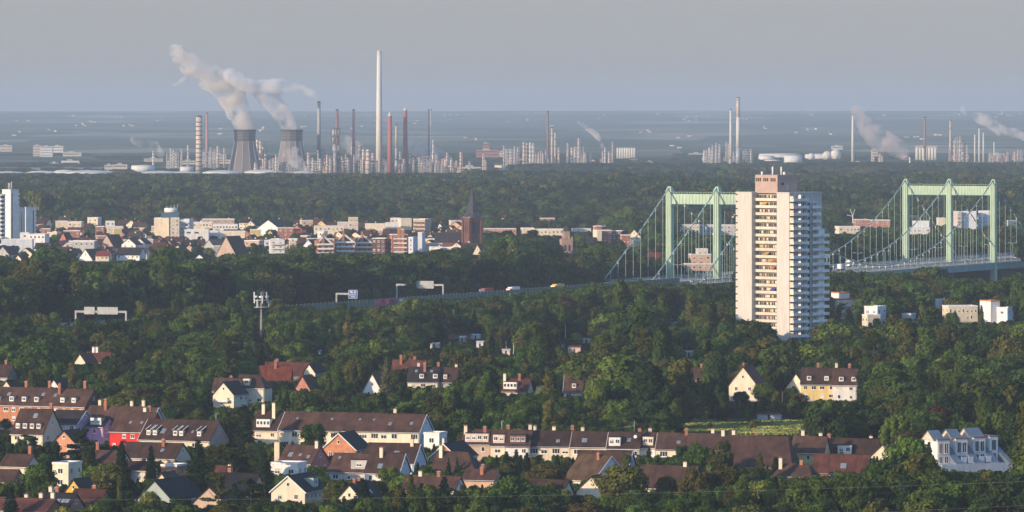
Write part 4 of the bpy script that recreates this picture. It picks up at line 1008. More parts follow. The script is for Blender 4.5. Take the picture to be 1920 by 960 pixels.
# stepped white modern terrace at lower right
x, y = at(1792, 1560); MT = thing('modern_terrace', 'stepped white modern terrace with grey metal roofs and tall dark windows', 'house', (x, y, 0), R(32))
ZR = mat('zinc_roof', (.20, .25, .30), .4, .12, .5, metal=.3); PL = mat('pale_boards', (.70, .55, .42), .8, .12, .8)
for k, (ox, oy) in enumerate(((-6.6, -.6), (0, 0), (6.6, .7), (12.6, 1.4))):
    zt = 9.6 + k * .1; w_ = 4.1 if k < 3 else 2.9
    m = MB(); m.box(ox, ox + w_, oy, oy + 6, 0, zt, WALLC['white']); u = m.build('wall', MT)
    m = MB(); m.box(ox - .12, ox + w_ + .12, oy - .15, oy + 6, zt, zt + .3, mat('copper_edge', (.30, .15, .10), .5)); m.build('parapet', u)
    for q in ((.45, 1.8), (2.3, 3.65)) if k < 3 else ((.7, 2.2),):
        window(u, ox + sum(q) / 2, oy - .003, zt - 2.3, 0, q[1] - q[0], 2.9, True)
        window(u, ox + sum(q) / 2, oy - .003, zt - 5.4, 0, q[1] - q[0], 1.9, True)
    if k in (1, 2):
        for q in (.2, 2.6): m = MB(); m.box(ox + q, ox + q + 1.7, oy - 2.4, oy - 2.3, 3.1, 4.9, WALLC['bluewhite_shade']); m.build('screen', MT)
    if k < 3:
        m = MB(); m.hexa([(ox + w_, oy - 3.4, 2.6), (ox + w_ + 2.45, oy - 3.4, 2.6), (ox + w_ + 2.45, oy + 4.5, 2.6), (ox + w_, oy + 4.5, 2.6),
                          (ox + w_, oy - 3.5, 2.8), (ox + w_ + 2.45, oy - 3.5, 2.8), (ox + w_ + 2.45, oy + 3.2, zt - 1.9), (ox + w_, oy + 3.2, zt - 1.9)], ZR); m.build('sloping_roof', MT)
    if k in (0, 1, 2):
        lx, ly = ox - .6, oy + 3.6; q = MB(); L_ = 3.4 + (k == 2) * 1.4; W_ = 6.0
        q.poly([(lx, ly + W_ / 2, zt), (lx, ly - W_ / 2, zt), (lx, ly, zt + 2.5)], PL); q.poly([(lx + L_, ly - W_ / 2, zt), (lx + L_, ly + W_ / 2, zt), (lx + L_, ly, zt + 2.5)], PL)
        ln = q.build('roof_lantern', MT)
        for j in range(7): q = MB(); yy = ly - W_ / 2 + .6 + j * .9; hgt = 2.5 * (1 - abs(yy - ly) / (W_ / 2)) - .15; q.box(lx - .08, lx - .01, yy - .05, yy + .05, zt, zt + max(.1, hgt), TRIM); q.build('batten', ln)
        q = MB()
        for sg in (-1, 1):
            e = [(lx - .25, ly + sg * (W_ / 2 + .15), zt - .1), (lx + L_ + .2, ly + sg * (W_ / 2 + .15), zt - .1), (lx + L_ + .2, ly, zt + 2.6), (lx - .25, ly, zt + 2.6)]
            f_ = [(a, b, c - .15) for a, b, c in e]
            if sg > 0: e = [e[1], e[0], e[3], e[2]]; f_ = [f_[1], f_[0], f_[3], f_[2]]
            q.hexa(f_ + e, ZR)
        q.build('zinc_roof', MT)
m = MB(); m.box(-8, 19, -4.5, -4.2, 0, 3.1, WALLC['bluewhite_shade']); m.box(19, 19.3, -4.5, 9, 0, 3.1, WALLC['bluewhite_shade']); m.box(-7.7, 19, -4.2, 9, 0, 2.6, WALLC['white']); m.build('base_wall', MT)
m = MB(); m.hexa([(15.6, -3.4, 3.0), (18.6, -3.4, 3.0), (18.6, 6, 3.0), (15.6, 6, 3.0), (15.6, -3.4, 3.1), (18.6, -3.4, 3.1), (16.6, 5.8, 8.4), (15.6, 6, 8.4)], ZR); m.build('sloping_roof', MT)
PROT.append((1765, 1898, 800, 882, 1545)); FOOT += [(x - 4, y - 2, 9), (x + 4, y + 4, 11), (x + 12, y + 8, 11), (x + 18, y + 12, 8), (x + 6, y - 2, 7), (x + 14, y + 2, 7)]; SUNC += [(x, y, 10, 2.0), (x + 10, y + 6, 12, 3)]; PROT.append((1765, 1898, 800, 882, 1590))

# white school-like blocks behind the tower and at right
flat_block('white_block', 'white cube-topped flat block directly right of the apartment tower', 1543, 1606, 561, 2600, 'cream', 30, 12, 4, vb=598, bal='white', top=mat('orange_edge', (.55, .22, .1)))
flat_block('roof_cube', 'blank white stair cube standing on the block right of the tower', 1559, 1592, 549, 2600, 'white', 28, 7, 0, cat='roof cube', wins=False, zb=zat(561, 2600) + .5, vb=560, top=MATS['orange_edge'])
flat_block('white_block', 'small white flat house between conifers right of the tower', 1620, 1662, 575, 2480, 'bluewhite_shade', -32, 8, 1, vb=592)
flat_block('white_block', 'cream lower storey block below the small white flat house', 1617, 1650, 591, 2466, 'cream', 20, 6, 2, vb=612)
flat_block('white_block', 'long low cream school wing with a row of windows at right', 1768, 1832, 574, 2560, 'cream', 12, 10, 2, vb=604, ww=.9, step=1.7)
flat_block('white_block', 'white cube at the left end of the school wing', 1741, 1776, 562, 2590, 'white', 24, 7, 0, wins=False, vb=574)
flat_block('white_block', 'tall white cube at the right end of the school wing', 1838, 1874, 564, 2550, 'white', 32, 8, 0, wins=False, vb=604, top=MATS['orange_edge'])
flat_block('white_block', 'white flat block farthest right of the school group', 1868, 1904, 577, 2545, 'bluewhite_shade', -30, 8, 1, vb=600)
flat_block('white_block', 'thin pale flat roof left of the school wing in the trees', 1690, 1718, 589, 2500, 'grey', -20, 8, 0, wins=False, vb=597)
# ------------------------------------------------------------------ the town beyond the woodland
TG = None
def gab(label, px, ytop, d, W, L, hr_he, th, wall, roof, anchor='g', vb=None, win=True, name='town_house', cat='house', wallR=None, ch=0):
    hr = zat(ytop, d); he = max(1.5, hr - hr_he)
    rr = random.Random(int(px * 11 + ytop))
    return house(name, label, px, ytop, L, W, he, hr, th, wall, roof, anchor, wallR=wallR, win=win, gwin=win, vb=vb, cat=cat, ch=((rr.uniform(-.6, .6), .1, 1.1),) if ch else (), gutter=False, rnd=rr, group='buildings of the town')
FB = lambda *a, **k: flat_block(*a, group='buildings of the town', **k)
# twin white towers at the left edge
D0 = 4080
def slab_tower(px0, px1, split, ytop, d, label, extra=None):
    s = F / d; zt = zat(ytop, d); a = R(38)
    wl = (split - px0) / s / math.sin(a); wr = (px1 - split) / s / math.cos(a)
    x, y = at(split, d); t = thing('white_tower', label, 'apartment tower', (x, y, 0), a)
    m = MB(); m.box(0, wr, 0, wl, 0, zt, WALLC['white']); m.build('wall', t)
    m = MB(); m.box(-.2, wr + .2, -.2, wl + .2, zt, zt + .8, WALLC['bluewhite_shade']); m.build('parapet', t)
    return t, wr, wl, zt, s
t, wr, wl, zt, s = slab_tower(2, 34, 20, 357, D0, 'tallest white tower at the left edge of the town with antennas on its roof')
for (x, y, h, r) in ((3, wl - 5, 4.5, 1.1), (wr - 4, 3, 5.5, .6), (wr - 3, 4.5, 4.2, .4)): m = MB(); m.rings([(zt + .8, r), (zt + .8 + h, r * .9)], 8, CONC, (x, y)); m.build('antenna', t)
for f in range(13): m = MB(); m.box(wr, wr + 1.2, .5, wl - 1, 3 + f * 3, 4.1 + f * 3, TB); m.build('balcony', t)
m = MB(); m.box(1, 1.6, -.06, 0, 3, zt - 2, GLASS); m.build('stair_window', t)
t, wr, wl, zt, s = slab_tower(-14, 9, 0, 367, D0 - 40, 'balcony-covered white tower cut by the left edge of the view')
for f in range(13): m = MB(); m.box(-.9, 0, wl * .1, wl * .5, 3 + f * 3, 4.2 + f * 3, TB); m.box(.5, wr - .5, -1.2, 0, 3 + f * 3, 4.1 + f * 3, TB); m.build('balcony', t)
for f in range(12): m = MB(); m.box(.6, wr - .6, -.06, 0, 4.3 + f * 3, 5.6 + f * 3, GLASS); m.build('window_row', t)
t, wr, wl, zt, s = slab_tower(34, 47, 36, 391, D0 + 10, 'narrow left slab of the lower white tower pair'); m = MB(); m.box(wr * .3, wr * .45, -.06, 0, 2, zt - 2, METALG); m.build('stair_window', t)
t, wr, wl, zt, s = slab_tower(47, 66, 48.5, 390, D0 + 5, 'broad right slab of the lower white tower pair'); 
for f in range(10): m = MB(); m.box(wr, wr + 1.1, .5, wl + 3, 2 + f * 2.9, 3.1 + f * 2.9, TB); m.build('balcony', t)
m = MB(); m.box(wr * .7, wr * .8, -.06, 0, 2, zt - 2, GLASS); m.build('stair_window', t)
PROT += [(0, 68, 350, 440, D0 - 60)]; FOOT += [(at(20, D0)[0], D0 + 10, 20), (at(50, D0)[0], D0 + 10, 16)]
FB('town_block', 'white podium block at the foot of the lower tower pair', 36, 56, 437, 4010, 'white', 6, 14, 1, vb=452)
FB('town_block', 'long low white podium with window strip right of the white towers', 56, 91, 439, 4000, 'white', -8, 14, 1, vb=455, step=2.4)
FB('town_block', 'low flat white podium under the tallest white tower', 4, 62, 449, 3960, 'bluewhite_shade', 0, 14, 0, wins=False, vb=458)
# office blocks
t = FB('office_block', 'large cream office block crowned by a teal storey and round white top', 288, 320, 409, 4250, 'cream', 6, 16, 4, vb=440, wins=False)
s = F / 4250; x = (312 - 960) / s; zt = zat(409, 4250)
m = MB(); m.box(x - 4, x + 9, 4250, 4262, zt, zt + 4.2, mat('teal_panel', (.07, .13, .17), .5)); o = m.build('teal_storey', t); o.matrix_parent_inverse = t.matrix_basis.inverted() if False else o.matrix_parent_inverse
o.parent = t; o.location = (-t.location.x, -t.location.y, 0); o.rotation_euler = (0, 0, 0); t.rotation_euler = (0, 0, 0)
m = MB(); m.rings([(zt + 4.2, 4.6), (zt + 4.6, 5), (zt + 7.2, 5), (zt + 7.6, 4.4)], 20, WALLC['white'], (x + 3 - t.location.x, 4256 - t.location.y)); m.build('round_top', t)
for k in (-3, 0, 2.5, 5): m = MB(); m.rings([(zt + 7.6, .3), (zt + 9.5 + k * .2, .3)], 6, CONC, (x + 3 + k - t.location.x, 4256 - t.location.y)); m.build('antenna', t)
FB('office_block', 'slim cream wing with a column of windows joined to the large office block', 319, 337, 409, 4235, 'cream', 4, 12, 5, vb=442, ww=1.2, step=2.6)
FB('office_block', 'shaded bluish wing with balconies right of the slim cream wing', 337, 362, 411, 4260, 'bluewhite_shade', -10, 14, 5, vb=440, bal='white')
L_ = [('town_block', 'low white block with six wide windows right of the large office block', 347, 392, 431, 4150, 'white', 0, 14, 1, dict(vb=442, step=5, ww=3.2)),
      ('town_block', 'plain white low wall block behind the half-timbered gable', 392, 410, 433, 4170, 'bluewhite_shade', 0, 12, 0, dict(vb=440, wins=False)),
      ('town_block', 'long plain cream block right of the low six-window block', 410, 460, 434, 4160, 'cream', 4, 14, 0, dict(vb=443, wins=False)),
      ('town_block', 'long cream block with a window band behind the low six-window block', 354, 398, 417, 4500, 'cream', 4, 14, 1, dict(vb=429, step=2.3)),
      ('town_block', 'pinkish brown office slab with a row of small windows at the back of the town', 378, 440, 411, 4560, 'tan', 4, 14, 1, dict(vb=421, step=2.6)),
      ('town_block', 'low white strip under the pinkish brown office slab', 400, 446, 421, 4480, 'white', 0, 12, 1, dict(vb=429, step=2.2)),
      ('town_block', 'cream flat block with rounded end behind the red gable at left', 103, 128, 415, 4560, 'cream', 4, 14, 0, dict(vb=425, wins=False)),
      ('town_block', 'cream flat block with wide terrace left of the dark trees', 128, 156, 416, 4500, 'cream', -4, 14, 1, dict(vb=428)),
      ('town_block', 'white flat house with recessed balcony, second from left of the back row', 197, 216, 415, 4480, 'white', 4, 12, 1, dict(vb=426)),
      ('town_block', 'long white hall with grey slanted roof below the dark trees at left', 130, 182, 452, 3960, 'grey', -6, 14, 1, dict(vb=464, step=3.4)),
      ('town_block', 'white three-storey house with balconies left of the brick terraces', 504, 533, 450, 3830, 'white', 6, 10, 3, dict(vb=474, bal='white')),
      ('town_block', 'cream upper block with window bands above the balcony house', 495, 534, 451, 3860, 'bluewhite_shade', 4, 10, 1, dict(vb=458)),
      ('town_block', 'small yellow block behind the balcony house', 468, 490, 431, 4200, 'yellow', 4, 12, 0, dict(vb=438, wins=False)),
      ('town_block', 'small yellowish house with flat roof right of the balcony house', 541, 556, 454, 3880, 'yellow', 6, 10, 1, dict(vb=462)),
      ('town_block', 'long pale roofed block with red awnings above the brick terraces', 588, 645, 424, 4330, 'cream', 3, 14, 1, dict(vb=434)),
      ('town_block', 'pink-banded block behind the long pale roofed block', 632, 672, 417, 4450, 'pinkwhite', 3, 14, 1, dict(vb=427)),
      ('town_block', 'plain cream block with white roof box above the brick terraces', 684, 722, 420, 4380, 'cream', 3, 12, 0, dict(vb=427, wins=False)),
      ('town_block', 'white block between roof box block and tall cream block', 722, 748, 418, 4400, 'white', 3, 12, 0, dict(vb=425, wins=False)),
      ('town_block', 'tall windowless cream block at the back of the town centre', 745, 772, 410, 4420, 'cream', 14, 12, 0, dict(vb=430, wins=False)),
      ('town_block', 'cream and dark balcony block right of the tall windowless block', 775, 808, 411, 4400, 'tan', -22, 12, 4, dict(vb=432, bal='brickdark')),
      ('town_block', 'long orange brick block right of the church tower', 903, 968, 429, 4350, 'brickorange', 3, 14, 2, dict(vb=441, step=3)),
      ('town_block', 'long cream block with terraces right of the long orange brick block', 976, 1002, 428, 4350, 'cream', 6, 14, 1, dict(vb=438, wins=False)),
      ('town_block', 'long low cream commercial block above the poplars', 1002, 1064, 430, 4340, 'cream', 3, 16, 1, dict(vb=440, step=3)),
      ('town_block', 'white low house between the long low commercial block and the brick flats', 1072, 1108, 429, 4500, 'white', 3, 10, 0, dict(vb=433, wins=False)),
      ('town_block', 'brick flats with cream stair tower left of the bridge', 1112, 1128, 432, 4080, 'cream', 14, 12, 0, dict(vb=452, wins=False)),
      ('town_block', 'brick block with white windows beside the cream stair tower', 1127, 1147, 432, 4090, 'brick', 6, 12, 3, dict(vb=452, step=2.8)),
      ('town_block', 'brick roof storey topping the flats left of the bridge', 1115, 1128, 424, 4100, 'brick', 10, 9, 0, dict(vb=432, wins=False)),
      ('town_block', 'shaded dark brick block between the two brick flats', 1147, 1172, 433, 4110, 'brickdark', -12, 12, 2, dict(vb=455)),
      ('town_block', 'low brick block with white windows nearest the bridge cable', 1163, 1182, 441, 4060, 'brick', 6, 10, 3, dict(vb=461, step=2.8)),
      ('town_block', 'long cream office block seen between the bridge legs', 1271, 1311, 421, 4500, 'cream', 6, 14, 2, dict(vb=433, step=2.6)),
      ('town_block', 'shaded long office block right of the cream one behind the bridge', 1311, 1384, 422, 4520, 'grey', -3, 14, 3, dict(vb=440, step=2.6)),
      ('town_block', 'stepped cream apartment block in front, upper storeys, between the bridge legs', 1291, 1333, 477, 3440, 'peach', 6, 12, 2, dict(vb=495, step=3.4)),
      ('town_block', 'cream ground storey of the stepped apartment block between bridge legs', 1281, 1337, 495, 3425, 'peach', 6, 14, 1, dict(vb=507)),
      ('town_block', 'white penthouse on the stepped apartment block between bridge legs', 1304, 1327, 467, 3446, 'cream', 6, 8, 1, dict(vb=477, zb=zat(478, 3446))),
      ('town_block', 'pink flat block with crane behind the bridge right of the tower', 1601, 1630, 412, 4300, 'brickpink', 4, 14, 2, dict(vb=421)),
      ('town_block', 'cream flat block nearest the tower behind the bridge cable', 1566, 1612, 425, 4180, 'cream', 10, 14, 1, dict(vb=436, step=2.6)),
      ('town_block', 'long pinkish block behind the left leg of the far pylon', 1630, 1668, 413, 4350, 'brickpink', 0, 14, 1, dict(vb=424)),
      ('town_block', 'bluish shaded hall just right of the far pylon left leg', 1709, 1744, 415, 4300, 'bluewhite_shade', -6, 14, 0, dict(vb=426, wins=False)),
      ('town_block', 'white low block below the bluish shaded hall', 1700, 1743, 427, 4200, 'white', 4, 12, 1, dict(vb=437)),
      ('town_block', 'small cream block before the middle leg of the far pylon', 1757, 1772, 409, 4400, 'cream', 4, 12, 0, dict(vb=418, wins=False)),
      ('town_block', 'tall white block with reddish windows beside the far pylon middle leg', 1790, 1800, 397, 4250, 'pinkwhite', 10, 12, 3, dict(vb=415, ww=1.8, step=2.6)),
      ('town_block', 'tall bluish white slab between the far pylon legs', 1800, 1832, 397, 4255, 'bluewhite_shade', -6, 12, 0, dict(vb=426, wins=False)),
      ('town_block', 'pale slab with upright dark window strips left of the right pylon leg', 1833, 1857, 396, 4270, 'bluewhite_shade', -6, 12, 4, dict(vb=420, ww=.8, step=1.8)),
      ('town_block', 'pale low block at the right edge beyond the bridge', 1889, 1906, 414, 4300, 'pinkwhite', 0, 12, 1, dict(vb=422))]
for nm, lb, a, b, y, d, col, th, dp, fl, kw in L_: FB(nm, lb, a, b, y, d, col, th, dp, fl, **kw)
# gabled buildings standing out
gab('tall half-timbered tan gable with red shutters, largest gable of the town', 424, 443, 3860, 14.5, 18, 11.5, 62, 'tan', 'dark', vb=476)
gab('white gabled house with dark blue-grey roof at the left wood edge', 160, 467, 3760, 11, 17, 7, 60, 'white', 'dark', vb=492)
gab('brown gabled house with orange roof right of the long white hall', 200, 440, 3960, 12, 16, 8.5, 62, 'tan', 'brown', vb=464)
gab('small bright red gable among the dark trees at left', 118, 436, 4020, 8, 9, 7, 64, 'rose', 'redbrown', vb=452, win=False)
gab('huge pale gable with glass front in the middle of the town', 503, 412, 4350, 22, 16, 7.5, 66, 'white', 'dark', vb=428, win=False)
gab('grey hall with curved pale gable behind the half-timbered gable', 392, 449, 4000, 13, 14, 5, 40, 'grey', 'grey', vb=462, win=False)
gab('small bluish gable below the red roofs left of the brick terraces', 578, 449, 3900, 9, 12, 4.5, 64, 'bluewhite_shade', 'brown', vb=461, win=False)
gab('cream house with dark hipped roof at the wood edge left of centre', 246, 464, 3770, 14, 16, 4.5, -14, 'white', 'dark', 'c', vb=488)
gab('small white gable in front of the half-timbered gable', 374, 477, 3760, 9, 9, 3, 60, 'bluewhite_shade', 'dark', vb=483, win=False)
gab('cream gable nearest the bridge cable, beside the low brick block', 1189, 430, 4070, 9.5, 12, 5, 70, 'cream', 'brown', vb=462)
gab('small red-roofed cottage under the bridge cable', 1229, 473, 3620, 5, 8, 3, -20, 'grey', 'red', 'c', vb=482)
gab('dark-roofed villa right of the sandstone tower', 1105, 445, 4000, 10, 10, 4, -14, 'grey', 'dark', 'c', vb=456)
gab('white house with dark roof at the left edge below the towers', 5, 462, 3800, 10, 12, 5, 62, 'grey', 'dark', vb=478)
gab('small cream gable below the white towers', 34, 478, 3720, 7, 9, 3.5, 60, 'cream', 'brown', vb=488, win=False)
gab('white house with two balconies in the middle of the old town', 241, 447, 3960, 11, 10, 4, 66, 'white', 'redbrown', vb=468)
gab('white low-roofed house with dormers before the hipped roof', 262, 465, 3800, 9, 12, 3, -10, 'cream', 'grey', 'c', vb=476)
# brick terraces with white gables: three staggered houses
for i, (px0, px1, yt, col, lb, sub) in enumerate(((593, 626, 444, 'brickorange', 'left house of the brick and white balcony terraces', (604, 622)), (629, 666, 440, 'brickorange', 'middle house of the brick and white balcony terraces', (640, 664)), (666, 698, 441, 'brickorange', 'right gabled house of the brick and white balcony terraces', (674, 694)))):
    d = 3840 + i * 12; s = F / d; W = (px1 - px0) / s; x, y = at((px0 + px1) / 2, d); zt = zat(yt, d)
    t = thing('balcony_house', lb, 'house', (x, y, 0), R(8), 'buildings of the town')
    m = MB(); m.box(-W / 2, W / 2, 0, 12, 0, zt - 2.5, WALLC[col]); m.build('wall', t)
    m = MB(); m.hexa([(-W * .1, -.6, zt - 3), (W / 2 + .4, -.6, zt - 7), (W / 2 + .4, 12, zt - 7), (-W * .1, 12, zt - 3), (-W * .1, -.6, zt + 1.2), (W / 2 + .4, -.6, zt - 5.6), (W / 2 + .4, 12, zt - 5.6), (-W * .1, 12, zt + 1.2)], ROOFC['dark']); m.build('roof', t)
    m = MB(); m.hexa([(-W * .1, -.9, zt - .2), (W / 2 + .4, -.9, zt - 7.0), (W / 2 + .4, -.6, zt - 7.0), (-W * .1, -.6, zt - .2), (-W * .1, -.9, zt + 1.3), (W / 2 + .4, -.9, zt - 5.5), (W / 2 + .4, -.6, zt - 5.5), (-W * .1, -.6, zt + 1.3)], TRIM)
    m.hexa([(-W * .55, -.9, zt - 7.0), (-W * .1, -.9, zt - .2), (-W * .1, -.6, zt - .2), (-W * .55, -.6, zt - 7.0), (-W * .55, -.9, zt - 5.6), (-W * .1, -.9, zt + 1.3), (-W * .1, -.6, zt + 1.3), (-W * .55, -.6, zt - 5.6)], TRIM); m.build('barge_board', t)
    for k in (-.1, -.42): m = MB(); m.box(W * k - .6, W * k + .6, -1.1, 0, 0, zt + (2.4 if k > -.2 else -1.5), WALLC['brickorange']); m.build('brick_pier', t)
    for f in range(4):
        z = zt - 5.6 - f * 3
        if z < .5: break
        m = MB(); m.box(-W * .47, W * .47, -2, -.02, z, z + .2, WALLC['white']); m.box(-W * .47, W * .47, -2, -1.85, z + .2, z + 1.15, WALLC['white']); m.build('balcony', t)
        for k in (-.28, .08, .32): window(t, W * k, -.004, z + 1.5, 0, 1.7, 2.0, True)
    PROT.append((px0, px1, yt - 4, 473, d - 3)); FOOT.append((x, y + 6, W * .6))
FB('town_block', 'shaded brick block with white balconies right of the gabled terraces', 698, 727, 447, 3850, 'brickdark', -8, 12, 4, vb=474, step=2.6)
FB('town_block', 'tall brick block with two brick chimneys and white balcony columns', 730, 765, 440, 3850, 'brick', 8, 14, 4, vb=474, bal='white', step=5)
gab('steep dark roof over the tall brick block', 752, 431, 3862, 13, 14, 5, -20, 'brick', 'dark', 'c', vb=442, win=False)
FB('town_block', 'narrow white and glass block right of the tall brick block', 766, 783, 445, 3845, 'bluewhite_shade', -14, 12, 4, vb=472, ww=1.0, step=2)
FB('town_block', 'blank bluish white slab beside the narrow white and glass block', 784, 797, 436, 3900, 'bluewhite_shade', -10, 12, 0, vb=470, wins=False)
for i, px in enumerate((748, 755)): 
    t = thing('brick_chimney', ('taller', 'lower')[i] + ' brick chimney shaft of the tall brick block', 'chimney', (*at(px, 3845), 0)); m = MB(); zt = zat((426, 430)[i], 3845); m.box(-1.1, 1.1, -3, 0, 0, zt, WALLC['brickorange']); m.build('shaft', t); m = MB(); m.box(-1.3, 1.3, -3.2, .2, zt, zt + .4, TRIM); m.build('cap', t)
# church
d = 3920; x, y = at(886, d); CH = thing('church', 'dark brick church with square tower and tall pointed spire', 'church', (x, y, 0), R(28))
cb = WALLC['brickdark']; cb2 = mat('church_brick', (.17, .075, .055), .9, .12, .4, 'weather'); SL = mat('slate', (.055, .052, .058), .7, .15, .4, 'tile')
zt, zs = zat(350, d), zat(407, d)
m = MB(); m.box(-4.6, 4.6, -4.6, 4.6, 0, zs, cb2); tw = m.build('tower', CH)
for sx in (-1, 1):
    for sy in (-1, 1): m = MB(); m.box(sx * 4.7 - .9, sx * 4.7 + .9, sy * 4.7 - .9, sy * 4.7 + .9, 0, zs - 2.2, cb2); m.hexa([(sx * 4.7 - .9, sy * 4.7 - .9, zs - 2.2), (sx * 4.7 + .9, sy * 4.7 - .9, zs - 2.2), (sx * 4.7 + .9, sy * 4.7 + .9, zs - 2.2), (sx * 4.7 - .9, sy * 4.7 + .9, zs - 2.2)] + [(sx * 4.2 + a, sy * 4.2 + b, zs) for a, b in ((-.2, -.2), (.2, -.2), (.2, .2), (-.2, .2))], cb2); m.build('buttress', tw)
for gx, gy, rot in ((0, -4.62, 0), (-4.62, 0, -math.pi / 2)):
    for k in (-1.5, 1.5):
        m = MB(); m.box(k - .75, k + .75, -.12, 0, zs - 11, zs - 4.4, DARK); m.hexa([(k - .75, -.12, zs - 4.4), (k + .75, -.12, zs - 4.4), (k + .75, 0, zs - 4.4), (k - .75, 0, zs - 4.4), (k - .05, -.12, zs - 2.8), (k + .05, -.12, zs - 2.8), (k + .05, 0, zs - 2.8), (k - .05, 0, zs - 2.8)], DARK)
        m.build('belfry_window', tw, (gx, gy, 0), rot)
m = MB(); m.box(-5, 5, -5, 5, zs - .3, zs + .3, CONC); m.build('cornice', tw)
m = MB(); m.rings([(zs + .3, 7.0), (zs + 3.5, 4.3), (zs + 9, 3.0), (zt - .4, .12)], 8, SL, smooth=False); m.build('spire', CH)
m = MB(); m.bar((0, 0, zt - .6), (0, 0, zt + 2.6), .13, DARK); m.bar((-.8, 0, zt + 1.6), (.8, 0, zt + 1.6), .12, DARK); m.build('cross', CH)
m = MB(); m.gable(26, 12, 8, 15, cb); o = m.build('nave', CH, (17, 0, 0)); roof_solid(26, 12, 8, 15, SL).build('nave_roof', o)
PROT.append((868, 904, 344, 448, d - 6)); FOOT += [(x, y, 9), (x + 16, y + 8, 14), (x + 28, y + 14, 12)]
gab('long dark nave-like roof left of the church tower', 852, 436, 3960, 13, 26, 6, -8, 'brickdark', 'dark', 'c', vb=455, win=False)
gab('tiny cream ornamental gable in front of the church', 895, 458, 3700, 7, 9, 6.5, 68, 'cream', 'redbrown', vb=476, win=True)
# sandstone tower house
d = 3830; x, y = at(1063, d); t = thing('sandstone_tower', 'square sandstone tower with pinnacled top and stepped gable beside it', 'tower', (x, y, 0), R(12)); SS = mat('sandstone', (.46, .30, .22), .9, .15, .5, 'weather')
zt = zat(448, d); s = F / d
m = MB(); m.box(-4.2, 3.2, -3.5, 4, 0, zt, SS); m.build('wall', t)
m = MB()
for k in (-3.9, -1.6, .7, 2.8): m.box(k - .45, k + .45, -3.6, -2.8, zt, zt + 1.6, SS)
m.box(-2.6, 1.6, -1.6, 2.4, zt, zt + 5.2, SS); m.build('crown', t)
m = MB(); m.hexa([(-2.9, -1.9, zt + 5.2), (1.9, -1.9, zt + 5.2), (1.9, 2.7, zt + 5.2), (-2.9, 2.7, zt + 5.2), (-.6, .3, zt + 9), (-.4, .3, zt + 9), (-.4, .5, zt + 9), (-.6, .5, zt + 9)], ROOFC['grey']); m.build('roof', t)
for k in (-2.6, .2): m = MB(); m.box(k, k + 1.4, -3.58, -3.5, zt - 8, zt - 4, DARK); m.box(k, k + 1.4, -3.58, -3.5, zt - 13, zt - 10, DARK); m.build('window', t)
m = MB()
for k in range(5): m.box(6.2 + k * 1.15, 6.2 + (k + 1) * 1.15, -3, 3, 0, zt - 3.2 - k * 2.1, SS)
m.box(3.2, 6.2, 0, 4, 0, zt - 6, SS); m.build('stepped_gable', t)
PROT.append((1054, 1082, 430, 476, d - 5)); FOOT.append((x, y, 8))
# rooftop masts / crane
t = thing('crane', 'white three-armed mast standing behind the bridge right of the tower', 'crane', (*at(1599, 4350), 0)); zt = zat(403, 4350)
m = MB(); m.bar((0, 0, 0), (0, 0, zt), .4, SIGNW, 6); m.build('pole', t)
m = MB(); m.bar((0, 0, zt - 1), (-4.5, 0, zt), .25, SIGNW); m.bar((0, 0, zt - .5), (-2.2, 0, zt + 4.5), .25, SIGNW); m.bar((0, 0, zt - .5), (1.6, 0, zt + 4.5), .25, SIGNW); m.build('arm', t)
PROT.append((1590, 1604, 390, 412, 4350))

# fillers: the many smaller houses and blocks of the town
rt = random.Random(21)
TOWN = []
def zone(px):
    for lim, nm in ((95, 'below the white towers'), (285, 'left of the large office block'), (365, 'near the large office block'), (470, 'around the half-timbered gable'), (590, 'left of the brick terraces'), (730, 'behind the brick terraces'), (868, 'left of the church'), (1000, 'right of the church'), (1110, 'near the sandstone tower'), (1250, 'left of the bridge'), (1400, 'between the near bridge legs'), (1700, 'behind the bridge cables'), (2000, 'behind the far pylon')):
        if px < lim: return nm
n_try = 0
while len(TOWN) < 235 and n_try < 14000:
    n_try += 1
    px = rt.uniform(0, 1900) if rt.random() < .15 else rt.uniform(0, 880)
    if 1390 < px < 1550: continue
    row = rt.choice((0, 1, 1, 2, 2, 3)); 
    d = (3800, 4020, 4260, 4560)[row] + rt.uniform(-80, 80)
    if px > 900 and row < 2: continue
    if px > 860: d += 120
    x, y = at(px, d)
    if any((x - a) ** 2 + (y - b) ** 2 < (c + 5.5) ** 2 for a, b, c in FOOT): continue
    h = (rt.uniform(6.5, 10) if row < 2 else rt.uniform(8, 13)); s = F / d
    ytop = ppy(h, d)
    W_ = rt.uniform(7, 10)
    # keep clear of the landmarks that the photograph shows
    if any(px + 6 * s * .9 > a and px - 6 * s * .9 < b and d < dd and ytop < vb - 2 for a, b, _, vb, dd in PROT): continue
    TOWN.append((px, ytop, d, h, row, W_)); FOOT.append((x, y, W_ * .7))
TOWN.sort(key=lambda q: q[0])
cnt = {}
rows = ('front', 'second', 'third', 'back')
